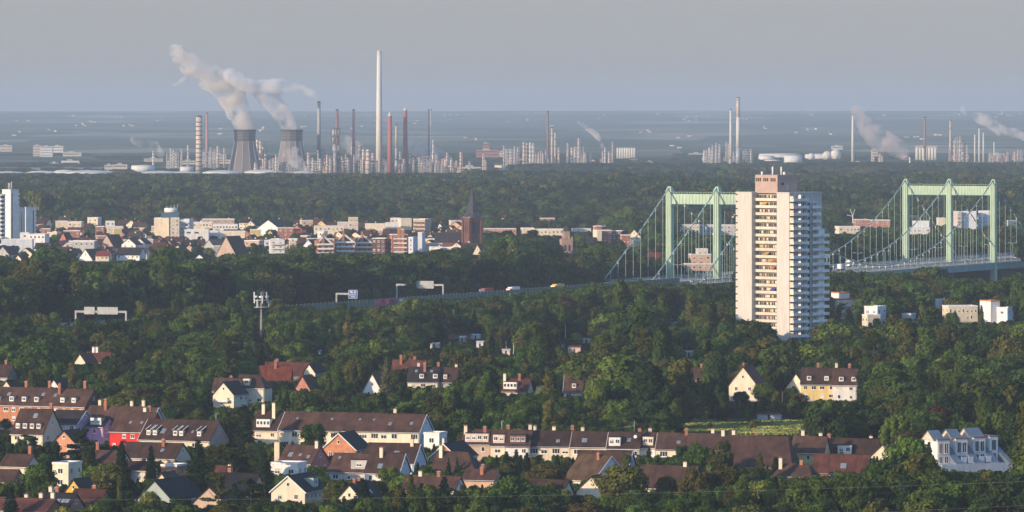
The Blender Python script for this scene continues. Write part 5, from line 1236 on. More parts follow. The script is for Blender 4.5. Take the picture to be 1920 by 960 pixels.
for px, ytop, d, h, row, W_ in TOWN:
    shape = rt.random(); z_ = zone(px)
    wl = rt.choice(('white', 'white', 'cream', 'cream', 'cream', 'tan', 'yellow', 'peach', 'grey', 'brick', 'brickpink', 'pinkwhite'))
    wn = dict(white='white', cream='cream', tan='tan', yellow='yellow', peach='peach', grey='grey', brick='brick', brickpink='reddish', pinkwhite='pinkish')[wl]
    if shape < .26: kind = 'flat-roofed'; rf = ''
    else: rf = rt.choice(('dark', 'dark', 'brown', 'brown', 'redbrown', 'red')); kind = dict(dark='dark-roofed', brown='brown-roofed', redbrown='rust-roofed', red='red-roofed')[rf]
    key = (wn, kind, z_, row); cnt[key] = cnt.get(key, 0) + 1
    lb = '%s %s house, %s%s row %s' % (wn, kind, (ordw(cnt[key] - 1) + ' from left, ') if cnt[key] > 1 else 'leftmost such, ', rows[row], z_)
    if not rf:
        hw = rt.uniform(7, 13) * F / d / 2
        flat_block('town_house', lb, px - hw, px + hw, ytop, d, wl, rt.choice((4, 10, -14)), 10, 2, group='buildings of the town', vb=ytop + 1, cat='house')
    else:
        th = rt.choice((-16, -20, -10, 66, 70, 74))
        house('town_house', lb, px, ytop, rt.uniform(8, 12), W_, h - rt.uniform(2.6, 4.2), h, th, wl, rf, 'c', group='buildings of the town', gutter=False, vb=ytop + 1, rnd=rt, ch=((rt.uniform(-.6, .6), .1, 1),))
# ------------------------------------------------------------------ refinery and far plain
RD = 8700.0
def stack(px, ytop, d, w0, w1, cols, label, name='chimney', bands=(), tip=None, group=None, n=14):
    """tapering stack; w0,w1 = base and top width in photo pixels; cols=[(fraction, material)] from the base up"""
    s = F / d; zt = zat(ytop, d); x, y = at(px, d); g = float(ground_z(x, y))
    t = thing(name, label, 'chimney' if name == 'chimney' else name.replace('_', ' '), (x, y, 0), 0, group)
    fr = [0] + [c[0] for c in cols]
    for i, (f1, mt) in enumerate(cols):
        z0 = g - 1 + (zt - g + 1) * fr[i]; z1 = g - 1 + (zt - g + 1) * f1
        r = lambda z: ((w0 + (w1 - w0) * ((z - g) / (zt - g))) / s / 2)
        m = MB(); m.rings([(z0, r(z0)), (z1, r(z1))], n, mt); m.build('shaft', t)
    m = MB(); rt_ = w1 / s / 2; m.rings([(zt, rt_ * 1.12), (zt + 1.4, rt_ * 1.12), (zt + 1.4, rt_ * .7), (zt + (tip or 2), rt_ * .5)], n, MATS['stack_white'] if tip else DARK); m.build('tip', t)
    if bands:
        m = MB()
        for f in bands:
            z = g + (zt - g) * f; rr = (w0 + (w1 - w0) * f) / s / 2; m.rings([(z, rr * 1.14), (z + 1.3, rr * 1.14)], n, MATS['stack_dark'])
        m.build('platform', t)
    return t
SW = mat('stack_white', (.74, .70, .62), .8, .04, .05, 'weather'); SDK = mat('stack_dark', (.10, .09, .10), .7); SRED = mat('stack_red', (.42, .13, .10), .85, .06, .05, 'weather')
SMET = mat('stack_metal', (.48, .47, .46), .5, .1, .2, metal=.2); SCR = mat('stack_cream', (.62, .50, .40), .8, .15, .1, 'weather'); SPK = mat('stack_pink', (.45, .24, .22), .85)
SBR = mat('stack_brown', (.26, .15, .14), .85, .08, .05, 'weather'); SGR = mat('stack_grey', (.40, .40, .40), .8)
B10 = tuple(np.arange(.08, .98, .075))
stack(711, 98, RD, 13.5, 8.5, ((1, SW),), 'tallest smooth cream white chimney of the refinery', tip=3)
stack(373, 219, 8650, 12.5, 11, ((1, SCR),), 'thick cream and rust banded column left of the cooling towers', 'banded_column', B10)
stack(388, 213, 9800, 7, 3.6, ((1, SPK),), 'slim pinkish chimney behind the banded column')
stack(598, 192, 8720, 8, 6, ((.38, SDK), (1, SGR)), 'chimney with dark lower half and grey upper half', tip=None)
stack(632, 207, 8720, 10, 4.8, ((1, SBR),), 'dark brown tapering chimney behind a steel frame')
stack(663, 207, 8740, 8, 4.6, ((1, SPK),), 'pinkish tapering chimney left of the tallest white chimney', bands=(.45,))
stack(731, 218, 8690, 10, 7.6, ((1, SRED),), 'shorter red chimney with white tip right of the tallest chimney', tip=6)
stack(760, 207, 8710, 10.5, 6.8, ((1, SRED),), 'taller red chimney with white tip right of the tallest chimney', tip=3)
stack(743, 235, 8760, 6, 3.6, ((.3, SMET), (.58, SGR), (1, SCR)), 'stepped grey metal chimney between the two red ones', bands=(.55, .3))
stack(804, 207, 8800, 2.6, 2.0, ((1, SDK),), 'left dark pipe of the slim twin flare stack', 'flare_stack', (.3, .6))
stack(808, 207, 8800, 2.6, 2.2, ((1, SMET),), 'right pale pipe of the slim twin flare stack', 'flare_stack', (.3, .6))
stack(1027, 210, 9700, 4.6, 3.6, ((1, SBR),), 'dark slim chimney in the middle distance refinery')
stack(1035, 240, 9700, 5, 4, ((1, SCR),), 'taller of two cream columns beside the dark slim chimney', 'distillation_column', (.3, .55, .8))
stack(1041, 248, 9720, 4.4, 3.4, ((1, SCR),), 'lower of two cream columns beside the dark slim chimney', 'distillation_column', (.3, .6, .8))
stack(1370, 206, 10400, 5.8, 3.4, ((1, SW),), 'shorter white chimney left of the tall pink-topped one')
stack(1384, 184, 10400, 9, 6.4, ((.26, SMET), (.72, SW), (1, SCR)), 'tall white chimney with pinkish upper part above the apartment tower', bands=(.97,))
stack(1599, 216, 10700, 6, 4, ((1, SW),), 'tall pale chimney left of the wide smoke cloud', tip=None)
stack(1734, 221, 10600, 5, 4, ((1, SBR),), 'grey brown chimney above the white silo row at right')
stack(1782, 226, 10500, 5, 3.2, ((1, SCR),), 'cream chimney right of the white silo row', bands=(.5, .8))
for i, (px, yt) in enumerate(((1828, 252), (1836, 240), (1844, 248))): stack(px, yt, 10400, 3.8, 2.4, ((1, SW),), '%s of the three thin white chimneys at right' % ('left', 'middle', 'right')[i])
stack(1864, 266, 10400, 2.8, 1.8, ((1, SW),), 'short thin white chimney right of the three thin ones')
stack(1706, 300 - 5, 9000, 3.6, 3.0, ((.8, SW), (1, SW)), 'stubby white post before the smoke at right', 'vent_post')
stack(1732, 278, 9300, 3, 2.6, ((1, SCR),), 'thin red and white post before the silo row', 'vent_post', (.2, .4, .6))
stack(1879, 294, 9000, 3.4, 2.4, ((1, SRED),), 'red lattice mast in the trees at right', 'vent_post', (.3, .6))
stack(1369, 297, 9000, 2.6, 2.4, ((1, SW),), 'white vent post in front of the two white chimneys', 'vent_post')
# cooling towers
CT = mat('cooling_concrete', (.22, .19, .17), .9, .10, .03, 'weather'); CTD = mat('cooling_louvres', (.06, .062, .07), .8, .1, .05)
for px, lb, in ((459, 'left cooling tower with dark flared crown under a steam plume'), (547, 'right cooling tower with dark flared crown, smoke in front of it')):
    x, y = at(px, RD); s = F / RD; k = 1 / s / 2
    t = thing('cooling_tower', lb, 'cooling tower', (x, y, 0), R(8), 'cooling towers of the refinery'); z0 = 0; zt = zat(243, RD); zc = zat(264, RD)
    m = MB(); m.rings([(z0, 66 * k), (zat(300, RD), 54 * k), (zat(282, RD), 45.5 * k), (zc, 39 * k)], 12, CT, smooth=False); m.build('shell', t)
    m = MB(); m.rings([(zc, 40 * k), (zc + 1.5, 40.5 * k), (zc + 8, 39.5 * k), (zt, 43 * k), (zt, 40.5 * k), (zt - 6, 38 * k)], 12, CTD, smooth=False, caps=False); c_ = m.build('crown', t)
    m = MB()
    for j in range(6):
        z = zc + 2.5 + j * 2.4; m.rings([(z, 41.2 * k), (z + .9, 41.4 * k)], 12, CT, smooth=False, caps=False)
    m.build('louvre', c_)
    m = MB()
    for j in range(12):
        a = 2 * math.pi * (j + .5) / 12; r0, r1, r2 = 66.4 * k, 45.9 * k, 39.4 * k
        m.bar((r0 * math.cos(a), r0 * math.sin(a), 0), (r1 * math.cos(a), r1 * math.sin(a), zat(282, RD)), .55, SGR); m.bar((r1 * math.cos(a), r1 * math.sin(a), zat(282, RD)), (r2 * math.cos(a), r2 * math.sin(a), zc), .5, SGR)
    m.build('rib', t)
def rzone(px):
    for lim, nm in ((365, 'left of the banded column'), (430, 'between banded column and left cooling tower'), (500, 'beside the left cooling tower'), (520, 'between the cooling towers'), (585, 'right of the right cooling tower'), (660, 'around the dark brown chimney'), (705, 'left of the tallest chimney'), (755, 'between the red chimneys'), (800, 'right of the taller red chimney'), (880, 'right of the twin flare stack'), (935, 'by the brick factory hall'), (1020, 'right of the brick factory hall'), (1055, 'beside the dark slim chimney'), (1150, 'left of the eight pale silos'), (1200, 'right of the eight pale silos'), (1366, 'left of the two white chimneys'), (1420, 'by the pink-topped chimney'), (1700, 'near the wide smoke cloud'), (1770, 'by the white silo row'), (1820, 'beside the cream chimney at right'), (2000, 'right of the three thin chimneys')):
        if px < lim: return nm
rr = random.Random(5); cols = []
def colum(px, ytop, w, d=None, mt=None): cols.append((px, ytop, w, d or RD + rr.uniform(-120, 160), mt))
for px, yt, w in ((482, 262, 6), (488, 264, 6), (493, 276, 5), (497, 283, 4), (505, 300, 4), (512, 296, 5), (517, 290, 4), (524, 305, 4), (567, 264, 4), (572, 290, 4), (578, 286, 7), (586, 296, 4), (553, 303, 5), (596, 281, 2.6), (604, 278, 4), (608, 276, 4), (613, 290, 5), (619, 295, 4), (627, 270, 5), (641, 293, 4), (648, 289, 4), (652, 296, 5), (660, 268, 4), (664, 290, 5), (675, 271, 7), (681, 280, 5), (690, 280, 12), (699, 287, 7), (719, 297, 5),
                  (723, 300, 5), (741, 300, 4), (750, 284, 5), (757, 298, 5), (769, 285, 5), (775, 296, 4), (786, 296, 5), (791, 302, 6), (796, 298, 8), (812, 262, 5), (818, 290, 5), (825, 300, 6), (834, 300, 5), (838, 286, 4), (864, 285, 7), (906, 289, 5), (910, 300, 4), (880, 302, 5), (852, 305, 5)): colum(px, yt, w)
for px, yt, w in ((287, 283, 4), (320, 278, 5), (325, 282, 4), (330, 285, 4), (340, 280, 4), (352, 272, 4), (408, 274, 6), (395, 276, 5), (402, 280, 4), (420, 277, 4), (438, 285, 5)): colum(px, yt, w, 9500 + rr.uniform(-100, 200))
for px, yt, w in ((945, 272, 5), (950, 279, 5), (957, 280, 6), (965, 274, 5), (971, 276, 6), (982, 266, 6), (988, 268, 5), (994, 267, 5), (1000, 268, 5), (1047, 277, 4), (1064, 268, 4), (1072, 277, 6), (1078, 275, 5), (1085, 259, 6), (1090, 268, 5), (1097, 286, 4), (1010, 285, 6), (1018, 288, 5), (1130, 282, 5), (1134, 276, 3), (1142, 284, 6), (1148, 266, 3)): colum(px, yt, w, 9750 + rr.uniform(-150, 200))
for px, yt, w in ((1320, 281, 5), (1325, 280, 4), (1330, 276, 5), (1336, 272, 5), (1343, 268, 6), (1349, 270, 4), (1362, 265, 5), (1366, 269, 4), (1376, 283, 6), (1403, 280, 4), (1408, 279, 4), (1791, 258, 3), (1795, 256, 3), (1800, 255, 4), (1790, 277, 5), (1799, 278, 4), (1806, 268, 4), (1813, 272, 3), (1650, 287, 4), (1856, 284, 3), (1870, 288, 3), (1902, 282, 4), (1908, 280, 3), (1915, 282, 4)): colum(px, yt, w, 10400 + rr.uniform(-200, 200))
for _ in range(85):
    q = rr.random()
    if q < .62: colum(rr.uniform(470, 860), rr.uniform(294, 317), rr.uniform(2.5, 7))
    elif q < .8: colum(rr.uniform(935, 1150), rr.uniform(280, 298), rr.uniform(2.5, 6), 9700 + rr.uniform(-150, 250))
    else: colum(rr.choice((rr.uniform(1312, 1412), rr.uniform(1775, 1918))), rr.uniform(280, 295), rr.uniform(2.5, 5), 10400 + rr.uniform(-200, 200))
cols.sort(key=lambda q: q[:3]); cn = {}
for px, yt, w, d, mt in cols:
    s = F / d; x, y = at(px, d); zt = zat(yt, d); r = w / s / 2 * .8; mt = mt or rr.choice((SCR, SCR, SMET, SW, SGR)); z_ = rzone(px)
    shp = 'broad' if w >= 6 else ('thin' if w <= 3.5 else 'slim'); cw = {'stack_cream': 'cream', 'stack_metal': 'metal', 'stack_white': 'white', 'stack_grey': 'grey', 'stack_red': 'red'}[mt.name]
    key = (shp, cw, z_); cn[key] = cn.get(key, 0) + 1
    t = thing('process_column', '%s %s process column, %s %s' % (shp, cw, 'leftmost' if cn[key] == 1 else ordw(cn[key] - 1) + ' from left,', z_), 'process column', (x, y, 0), 0, 'process columns of the refinery')
    m = MB(); m.rings([(0, r * 1.05), (zt * .55, r * 1.05), (zt * .57, r * .85), (zt - r * .5, r * .85), (zt, r * .3)], 10, mt); m.build('shell', t)
    m = MB()
    for f in (.25, .42, .58, .74, .9): m.rings([(zt * f, r * 1.45), (zt * f + .9, r * 1.45)], 8, SDK if rr.random() < .5 else SRED)
    m.bar((r * 1.2, -r, 0), (r * 1.2, -r, zt * .95), .35, SMET); m.build('platform', t)
# steel frames, halls, silos, tanks
def frame(px0, px1, yt, d, label, mt=SDK, nx=3, nz=6):
    s = F / d; x0, x1 = (px0 - 960) / s, (px1 - 960) / s; zt = zat(yt, d); t = thing('steel_frame', label, 'steel frame', (x0, d, 0), 0, 'steel frames of the refinery'); W = x1 - x0; dep = 12
    m = MB()
    for i in range(nx + 1):
        for yy in (0, dep): m.box(W * i / nx - .35, W * i / nx + .35, yy - .35, yy + .35, 0, zt, mt)
    for j in range(1, nz + 1):
        z = zt * j / nz
        for yy in (0, dep): m.box(0, W, yy - .3, yy + .3, z - .35, z + .35, mt)
        for i in range(nx + 1): m.box(W * i / nx - .3, W * i / nx + .3, 0, dep, z - .34, z + .3, mt)
    m.build('frame', t)
    q = random.Random(int(px0))
    for j in range(nz):
        for i in range(nx):
            if q.random() < .7: m = MB(); m.rings([(zt * j / nz + .5, W / nx * .3), (zt * (j + q.uniform(.4, .9)) / nz, W / nx * .3)], 8, q.choice((SMET, SCR, SW)), (W * (i + .5) / nx, dep * .5)); m.build('vessel', t)
for a in ((622, 637, 240, 8710, 'tall dark steel frame around the dark brown chimney'), (484, 500, 280, 8730, 'steel frame right of the left cooling tower'), (505, 522, 300, 8660, 'low steel frame between the cooling towers'), (570, 596, 303, 8650, 'low pipe frame right of the right cooling tower'), (606, 622, 288, 8700, 'pipe frame left of the dark brown chimney'),
          (640, 658, 300, 8690, 'low pipe frame right of the dark brown chimney'), (690, 706, 300, 8720, 'pipe frame at the foot of the tallest chimney'), (786, 806, 294, 8720, 'pipe frame left of the twin flare stack'), (808, 824, 286, 8780, 'pipe frame behind the twin flare stack'), (536, 552, 305, 8600, 'small frame in front of the right cooling tower'),
          (945, 962, 280, 9800, 'frame right of the brick factory hall'), (980, 1003, 272, 9800, 'frame with vessels left of the dark slim chimney'), (1076, 1094, 276, 9780, 'frame left of the eight pale silos'), (1322, 1350, 284, 10450, 'cluttered pipe frame left of the two white chimneys'), (1786, 1808, 262, 10450, 'tall frame right of the cream chimney'), (1896, 1922, 284, 10450, 'frame at the right edge of the view'), (1854, 1884, 289, 10450, 'low frame right of the three thin chimneys'), (1393, 1410, 281, 10500, 'square frame right of the pink-topped chimney'), (372, 400, 286, 9500, 'frame behind the banded column'), (312, 334, 287, 9400, 'frame left of the banded column')): frame(*a[:4], a[4], SDK if 'dark' in a[4] or 'tall' in a[4] else SMET)
t = thing('pipe_bridge', 'dark horizontal pipe bridge left of the tallest white chimney', 'pipe bridge', (*at(654, 8640), 0)); s = F / 8640; z1 = zat(301, 8640)
m = MB(); m.box(0, 54 / s, -2, 2, z1 - 2.6, z1, SDK); m.build('span', t)
m = MB(); m.box(0, 1.6, -1.5, 1.5, 0, z1 - 2.6, SDK); m.build('support', t); m = MB(); m.box(54 / s - 1.6, 54 / s, -1.5, 1.5, 0, z1 - 2.6, SDK); m.build('support', t)
def hall(px0, px1, yt, yb, col, label, name='factory_hall', curved=False, wins=True, th=0, dep=26, roofm=None):
    d = dist(yb); s = F / d; W = (px1 - px0) / s; zt = zat(yt, d); g = float(ground_z((px0 - 960) / s, d)); t = thing(name, label, name.split('_')[-1], (((px0 + px1) / 2 - 960) / s, d, g), R(th), 'industrial halls on the plain'); zt -= g
    m = MB(); m.box(-W / 2, W / 2, 0, dep, -1, zt, col); m.build('wall', t)
    m = MB(); m.box(-W / 2 - .4, W / 2 + .4, -.5, dep + .4, zt, zt + .8, roofm or SGR); m.box(-W * .2, W * .1, dep * .3, dep * .6, zt + .8, zt + 3, SGR); m.build('roof', t)
    if wins:
        m = MB(); nf = max(1, int(zt / 5))
        for j in range(nf): m.box(-W * .45, W * .45, -.12, 0, zt * (j + .45) / nf, zt * (j + .7) / nf, GLASS)
        m.build('window_row', t)
HB = mat('hall_brick', (.36, .16, .13), .9, .1, .05); HC_ = mat('hall_cream', (.60, .50, .40), .85, .1, .05); HW = mat('hall_white', (.70, .68, .64), .8, .08, .05); HG2 = mat('hall_grey', (.4, .4, .4), .85, .1, .05)
for a in ((893, 935, 282, 299, HB, 'large pinkish brick factory hall'), (905, 917, 269, 298, HB, 'square brick tower of the pinkish factory hall'), (936, 952, 284, 298, HC_, 'cream hall adjoining the pinkish brick hall'), (62, 76, 273, 293, HC_, 'left cream slab block of the far housing estate'), (76, 98, 275, 294, HW, 'middle pale slab block of the far housing estate'), (96, 118, 274, 290, HW, 'right pale slab block of the far housing estate'), (0, 22, 273, 285, HC_, 'far cream slab block at the left edge'),
          (196, 212, 310, 322, HC_, 'left cream twin block behind the forest edge'), (212, 238, 309, 322, HC_, 'right cream twin block behind the forest edge'), (118, 152, 286, 293, HC_, 'long low tan hall right of the far housing estate'), (115, 148, 302, 311, HW, 'pale low hall above the forest edge at left'), (94, 108, 306, 311, HW, 'small pale hall left of the pale low hall'),
          (270, 305, 298, 303, HC_, 'long cream hall under the small smoke puff'), (338, 368, 302, 308, HC_, 'long low cream hall left of the banded column'), (378, 432, 300, 307, HC_, 'long low cream hall left of the left cooling tower'), (378, 402, 287, 302, HG2, 'grey hall behind the banded column'), (400, 424, 290, 302, HG2, 'paler grey hall right of the banded column'),
          (826, 845, 311, 322, HC_, 'cream hall with upright stripes right of the twin flare stack'), (866, 902, 314, 321, HW, 'low white hall at the forest edge'), (935, 955, 318, 324, HW, 'low white hall farther right at the forest edge'), (1292, 1322, 288, 295, HG2, 'long grey hall left of the pipe frame'), (1317, 1324, 296, 305, HG2, 'small square grey hut in front of the long grey hall'), (1560, 1580, 274, 281, HW, 'floating-looking pale sign hall above the tanks'),
          (1635, 1646, 281, 303, HC_, 'narrow cream tower hall beneath the wide smoke'), (1640, 1655, 293, 303, HC_, 'small cream hall beside the narrow tower hall'), (1693, 1704, 294, 300, HB, 'small reddish hall under the smoke'), (1786, 1816, 292, 298, HW, 'white hall under the tall frame at right'), (1858, 1884, 289, 296, HC_, 'cream hall right of the three thin chimneys'), (1598, 1622, 305, 309, HW, 'bright low white hall below the tall pale chimney'),
          (1572, 1586, 318, 326, HW, 'leftmost white house on the ridge left of the far pylon'), (1590, 1598, 319, 326, HW, 'second small white house on the ridge by the far pylon'), (1617, 1637, 319, 326, HW, 'long white house on the ridge by the far pylon'), (1545, 1562, 321, 326, HW, 'white house on the ridge just right of the tower roof'), (1213, 1224, 304, 313, HW, 'small white house on the plain left of the tower')): hall(*a[:5], a[5])
# eight silos and the right silo row
for nm, px0, px1, n_, yt, yb, mt, lb in (('silo', 1156, 1192, 8, 277, 301, SW, 'pale grain silo'), ('silo', 1717, 1757, 7, 277, 300, SW, 'white silo'), ('silo', 1788, 1808, 4, 279, 298, SW, 'grey white silo')):
    d = dist(yb); s = F / d; r = (px1 - px0) / n_ / s / 2 * .97
    for i in range(n_):
        px = px0 + (i + .5) * (px1 - px0) / n_; t = thing('silo', '%s, %s from left of the %s' % (lb, ordw(i), {1156: 'eight pale silos', 1717: 'row under the grey brown chimney', 1788: 'four beside the cream chimney'}[px0]), 'silo', (*at(px, d), 0), 0, 'silos beside the refinery')
        zt = zat(yt, d); m = MB(); m.rings([(0, r), (zt - 1.5, r), (zt, r * .75)], 14, mt); m.build('shell', t)
        m = MB(); m.rings([(zt, r * .35), (zt + 1.6, r * .35)], 8, SDK); m.build('hatch', t)
d = dist(300); s = F / d; t = thing('silo_hall', 'flat gallery roof above the white silo row at right', 'hall', (*at(1737, d), 0)); zt = zat(274, d)
m = MB(); m.box(-20 / s, 20 / s, 4, 12, 0, zt, SCR); m.build('wall', t); m = MB(); m.box(-20 / s, 22 / s, 3, 13, zt, zt + 1.2, SGR); m.build('roof', t)
tk = [(1437, 291, 303, 30, 'wide cylindrical storage tank, left of the four at the tank farm'), (1462, 287, 299, 78, 'very long storage tank roofline behind the tank farm'), (1487, 290, 308, 34, 'storage tank with shallow dome in front at the tank farm'), (1535, 288, 301, 52, 'wide tank with stair diagonal, right of the tank farm'), (1448, 299, 306, 30, 'low tank in front of the leftmost storage tank'),
      (268, 309, 322, 44, 'flat white storage tank, large, left of the banded column'), (350, 312, 323, 26, 'cream storage tank just left of the banded column')]
for px, yt, yb, w, lb in tk:
    d = dist(yb); s = F / d; r = w / s / 2; zt = zat(yt, d); t = thing('storage_tank', lb, 'storage tank', (px * 0 + (px - 960) / s, d, 0), 0, 'storage tanks'); h = zt
    m = MB(); m.rings([(0, r), (h * .86, r)], 28, HW); m.build('shell', t); m = MB(); m.rings([(h * .86, r * 1.01), (h * .90, r * .99), (h, r * .2)], 28, SW, smooth=False); m.build('roof', t)
for i, (px, r_) in enumerate(((1551, 9), (1567, 10.5), (1521, 7))):
    d = dist(303); s = F / d; r = r_ / s; t = thing('gas_sphere', '%s white gas sphere at the tank farm' % ('middle', 'right and largest', 'left and smallest')[i], 'gas sphere', (*at(px, d), 0), 0, 'gas spheres at the tank farm')
    m = MB(); m.rings([(2 + r - r * math.cos(a), max(.05, r * math.sin(a))) for a in np.linspace(0, math.pi, 9)], 16, SW); m.build('shell', t)
    m = MB()
    for j in range(8): a = j * math.pi / 4; m.bar((r * .95 * math.cos(a), r * .95 * math.sin(a), 0), (r * .95 * math.cos(a), r * .95 * math.sin(a), 2 + r), .5, SGR)
    m.build('support', t)
# broad white domed roofs along the forest edge
for i, (px, w, yt) in enumerate(((14, 70, 321), (78, 60, 320), (120, 40, 318), (165, 90, 319), (300, 70, 320), (345, 60, 321), (415, 70, 319), (495, 74, 318), (560, 60, 320))):
    d = 8620; s = F / d; r = w / s / 2; zt = zat(yt, d); t = thing('domed_tank', 'low white domed tank roof behind the forest edge, %s from left' % ordw(i), 'storage tank', (*at(px, d), 0), 0, 'low domed tanks behind the forest')
    m = MB(); m.rings([(0, r), (max(1, zt - 3), r)], 26, SW); m.build('shell', t); m = MB(); m.rings([(max(1, zt - 3), r), (zt - 1, r * .7), (zt, r * .1)], 26, HW, smooth=False); m.build('roof', t)

# villages on the hillside and scattered over the plain
CL = ((140, 218, 14, 3, 4), (175, 227, 14, 4, 5), (150, 234, 22, 4, 6), (245, 235, 16, 3, 8), (222, 218, 12, 2, 4), (300, 227, 10, 3, 3), (185, 218, 6, 2, 2), (100, 245, 20, 8, 4), (60, 230, 20, 6, 3), (415, 245, 20, 8, 4), (495, 243, 16, 5, 5), (560, 238, 20, 5, 4), (675, 240, 14, 7, 5), (840, 215, 18, 3, 6), (780, 228, 18, 4, 4), (880, 214, 8, 3, 2), (870, 262, 20, 5, 3), (1125, 221, 14, 4, 4), (1215, 248, 22, 3, 6), (1290, 222, 24, 10, 10), (1300, 255, 24, 3, 6), (1235, 215, 22, 4, 5), (1405, 223, 16, 4, 6),
      (1270, 275, 16, 4, 3), (1430, 240, 20, 8, 4), (1520, 243, 16, 3, 4), (1560, 252, 18, 5, 3), (1485, 250, 10, 4, 2), (1655, 218, 12, 3, 3), (1720, 257, 24, 4, 6), (1755, 255, 10, 3, 3), (1800, 215, 30, 4, 6), (1885, 214, 22, 5, 9), (1905, 216, 12, 5, 4), (1500, 215, 20, 5, 3), (980, 225, 30, 8, 4), (1050, 240, 30, 10, 3), (30, 250, 25, 6, 3), (560, 225, 30, 8, 3), (480, 265, 20, 6, 2), (1000, 303, 60, 4, 10), (1090, 306, 40, 4, 7), (900, 316, 40, 3, 3), (1170, 307, 40, 4, 4))
def hit(px, py):
    """distance where the line of sight through a picture row first meets the terrain"""
    x0 = (px - 960) / F
    for dd in np.arange(6000, 39400, 60):
        if HC - (py - YH) / F * dd <= float(ground_z(x0 * dd, dd)): return dd
    return None
rh = random.Random(12)
for ci, (cx, cy, rx, ry, n_) in enumerate(CL):
    pts = sorted((cx + rh.gauss(0, rx * .55), max(211.5, cy + rh.gauss(0, ry * .5))) for _ in range(max(1, int(n_ * .7))))
    far = cy < 270
    for i, (px, py) in enumerate(pts):
        d = hit(px, py)
        if not d: continue
        x, y = at(px, d); g = float(ground_z(x, y)); sc_ = 1.0
        W, L, h = 9 * sc_, rh.uniform(9, 16) * sc_, rh.uniform(4, 6) * sc_
        t = thing('hillside_house' if far else 'village_house', 'white house, one of a loose cluster %s' % ('on the hazy hillside' if far else 'on the wooded plain before the refinery'), 'house', (x, y, g - .5), R(rh.choice((-15, -8, 5, 70))), 'houses in hillside cluster %d' % (ci + 1) if far else 'houses in plain cluster %d' % (ci + 1))
        land_ = ('left of the smoke plumes', 'behind the cooling towers', 'behind the tall white chimney', 'above the middle of the view', 'behind the near bridge pylon', 'above the apartment tower', 'above the far pylon')[min(6, int(max(0, cx) / 285))]
        cl_ = '%s cluster %s' % (ordw(sum(1 for q in CL[:ci] if int(q[0] / 285) == int(cx / 285) and (q[1] < 270) == far)), land_ if far else 'on the plain ' + land_)
        t['label'] = '%s in the %s' % ('lone white house' if len(pts) == 1 else ('leftmost' if i == 0 else 'rightmost' if i == len(pts) - 1 else ordw(i)) + ' white house', cl_)
        t['group'] = 'houses of the ' + cl_
        m = MB(); m.gable(L, W, h, h * 1.6, WALLC[rh.choice(('grey', 'cream', 'pinkwhite', 'tan'))], drop=.3); m.build('wall', t)
        roof_solid(L, W, h, h * 1.6, ROOFC[rh.choice(('brown', 'redbrown', 'grey'))]).build('roof', t)

# ------------------------------------------------------------------ steam and smoke
def plume(path, label, dens, col=(.985, .94, .89), d=RD, cat='smoke', lump=1.0, seed=1, name='steam_plume'):  # default colour carries the warm sunlight; the steam itself is white
    """path: (px, py, radius px) along the plume"""
    s = F / d; q = random.Random(seed); bm_v = []; 
    mbx = bpy.data.metaballs.new(name)
    mbx.resolution = max(4.0, min(p[2] for p in path) / s * .55); mbx.render_resolution = mbx.resolution; mbx.threshold = .35
    pts = []
    for i in range(len(path) - 1):
        a, b = path[i], path[i + 1]; n_ = max(1, int(math.hypot(a[0] - b[0], a[1] - b[1]) / (min(a[2], b[2]) * .7)))
        for k in range(n_):
            u = k / n_; pts.append([a[j] + (b[j] - a[j]) * u for j in range(3)])
    pts.append(list(path[-1]))
    for i, (px, py, r) in enumerate(pts):
        for k in range(3 if lump else 1):
            e = mbx.elements.new(); f = 0 if k == 0 else .62 * lump
            rr_ = r / s * (q.uniform(.95, 1.2) if k == 0 else q.uniform(.45, .8))
            e.co = ((px - 960) / s + q.uniform(-f, f) * r / s, d + q.uniform(-f, f) * r / s, zat(py, d) + q.uniform(-f, f) * r / s); e.radius = rr_ * 1.35
    tmp = bpy.data.objects.new('tmp_plume', mbx); C.objects.link(tmp)
    bpy.context.view_layer.update()
    dg = bpy.context.evaluated_depsgraph_get(); me = bpy.data.meshes.new_from_object(tmp.evaluated_get(dg))
    bpy.data.objects.remove(tmp)
    me.materials.clear()
    m = bpy.data.materials.new(name + '_vapour'); m.use_nodes = True; n = m.node_tree; n.nodes.clear()
    o = n.nodes.new('ShaderNodeOutputMaterial'); v = n.nodes.new('ShaderNodeVolumePrincipled'); v.inputs['Color'].default_value = (*col, 1); v.inputs['Anisotropy'].default_value = 0
    tc = n.nodes.new('ShaderNodeTexCoord'); no = n.nodes.new('ShaderNodeTexNoise'); no.inputs['Scale'].default_value = .045 * (s / 1.22); no.inputs['Detail'].default_value = 4; no.inputs['Roughness'].default_value = .6
    n.links.new(tc.outputs['Object'], no.inputs[0]); mr = n.nodes.new('ShaderNodeMapRange'); mr.inputs[1].default_value = .42; mr.inputs[2].default_value = .66; mr.inputs[3].default_value = 0; mr.inputs[4].default_value = dens * 11
    n.links.new(no.outputs[0], mr.inputs[0]); n.links.new(mr.outputs[0], v.inputs['Density']); n.links.new(v.outputs[0], o.inputs['Volume'])
    me.materials.append(m)
    ob = link(name, me); ob['kind'] = 'stuff'; tag(ob, label, cat, 'smoke and steam over the refinery')
plume(((459, 243, 18), (455, 226, 20), (447, 205, 22), (436, 185, 24), (420, 163, 26), (397, 146, 25), (372, 132, 23), (350, 116, 19), (333, 100, 16), (324, 92, 10)), 'large cream steam plume drifting up left from the left cooling tower', .02, seed=2)
plume(((545, 243, 13), (536, 225, 15), (522, 205, 17), (505, 185, 18), (488, 172, 17)), 'thinner steam plume rising from the right cooling tower', .011, d=RD + 10, seed=3)
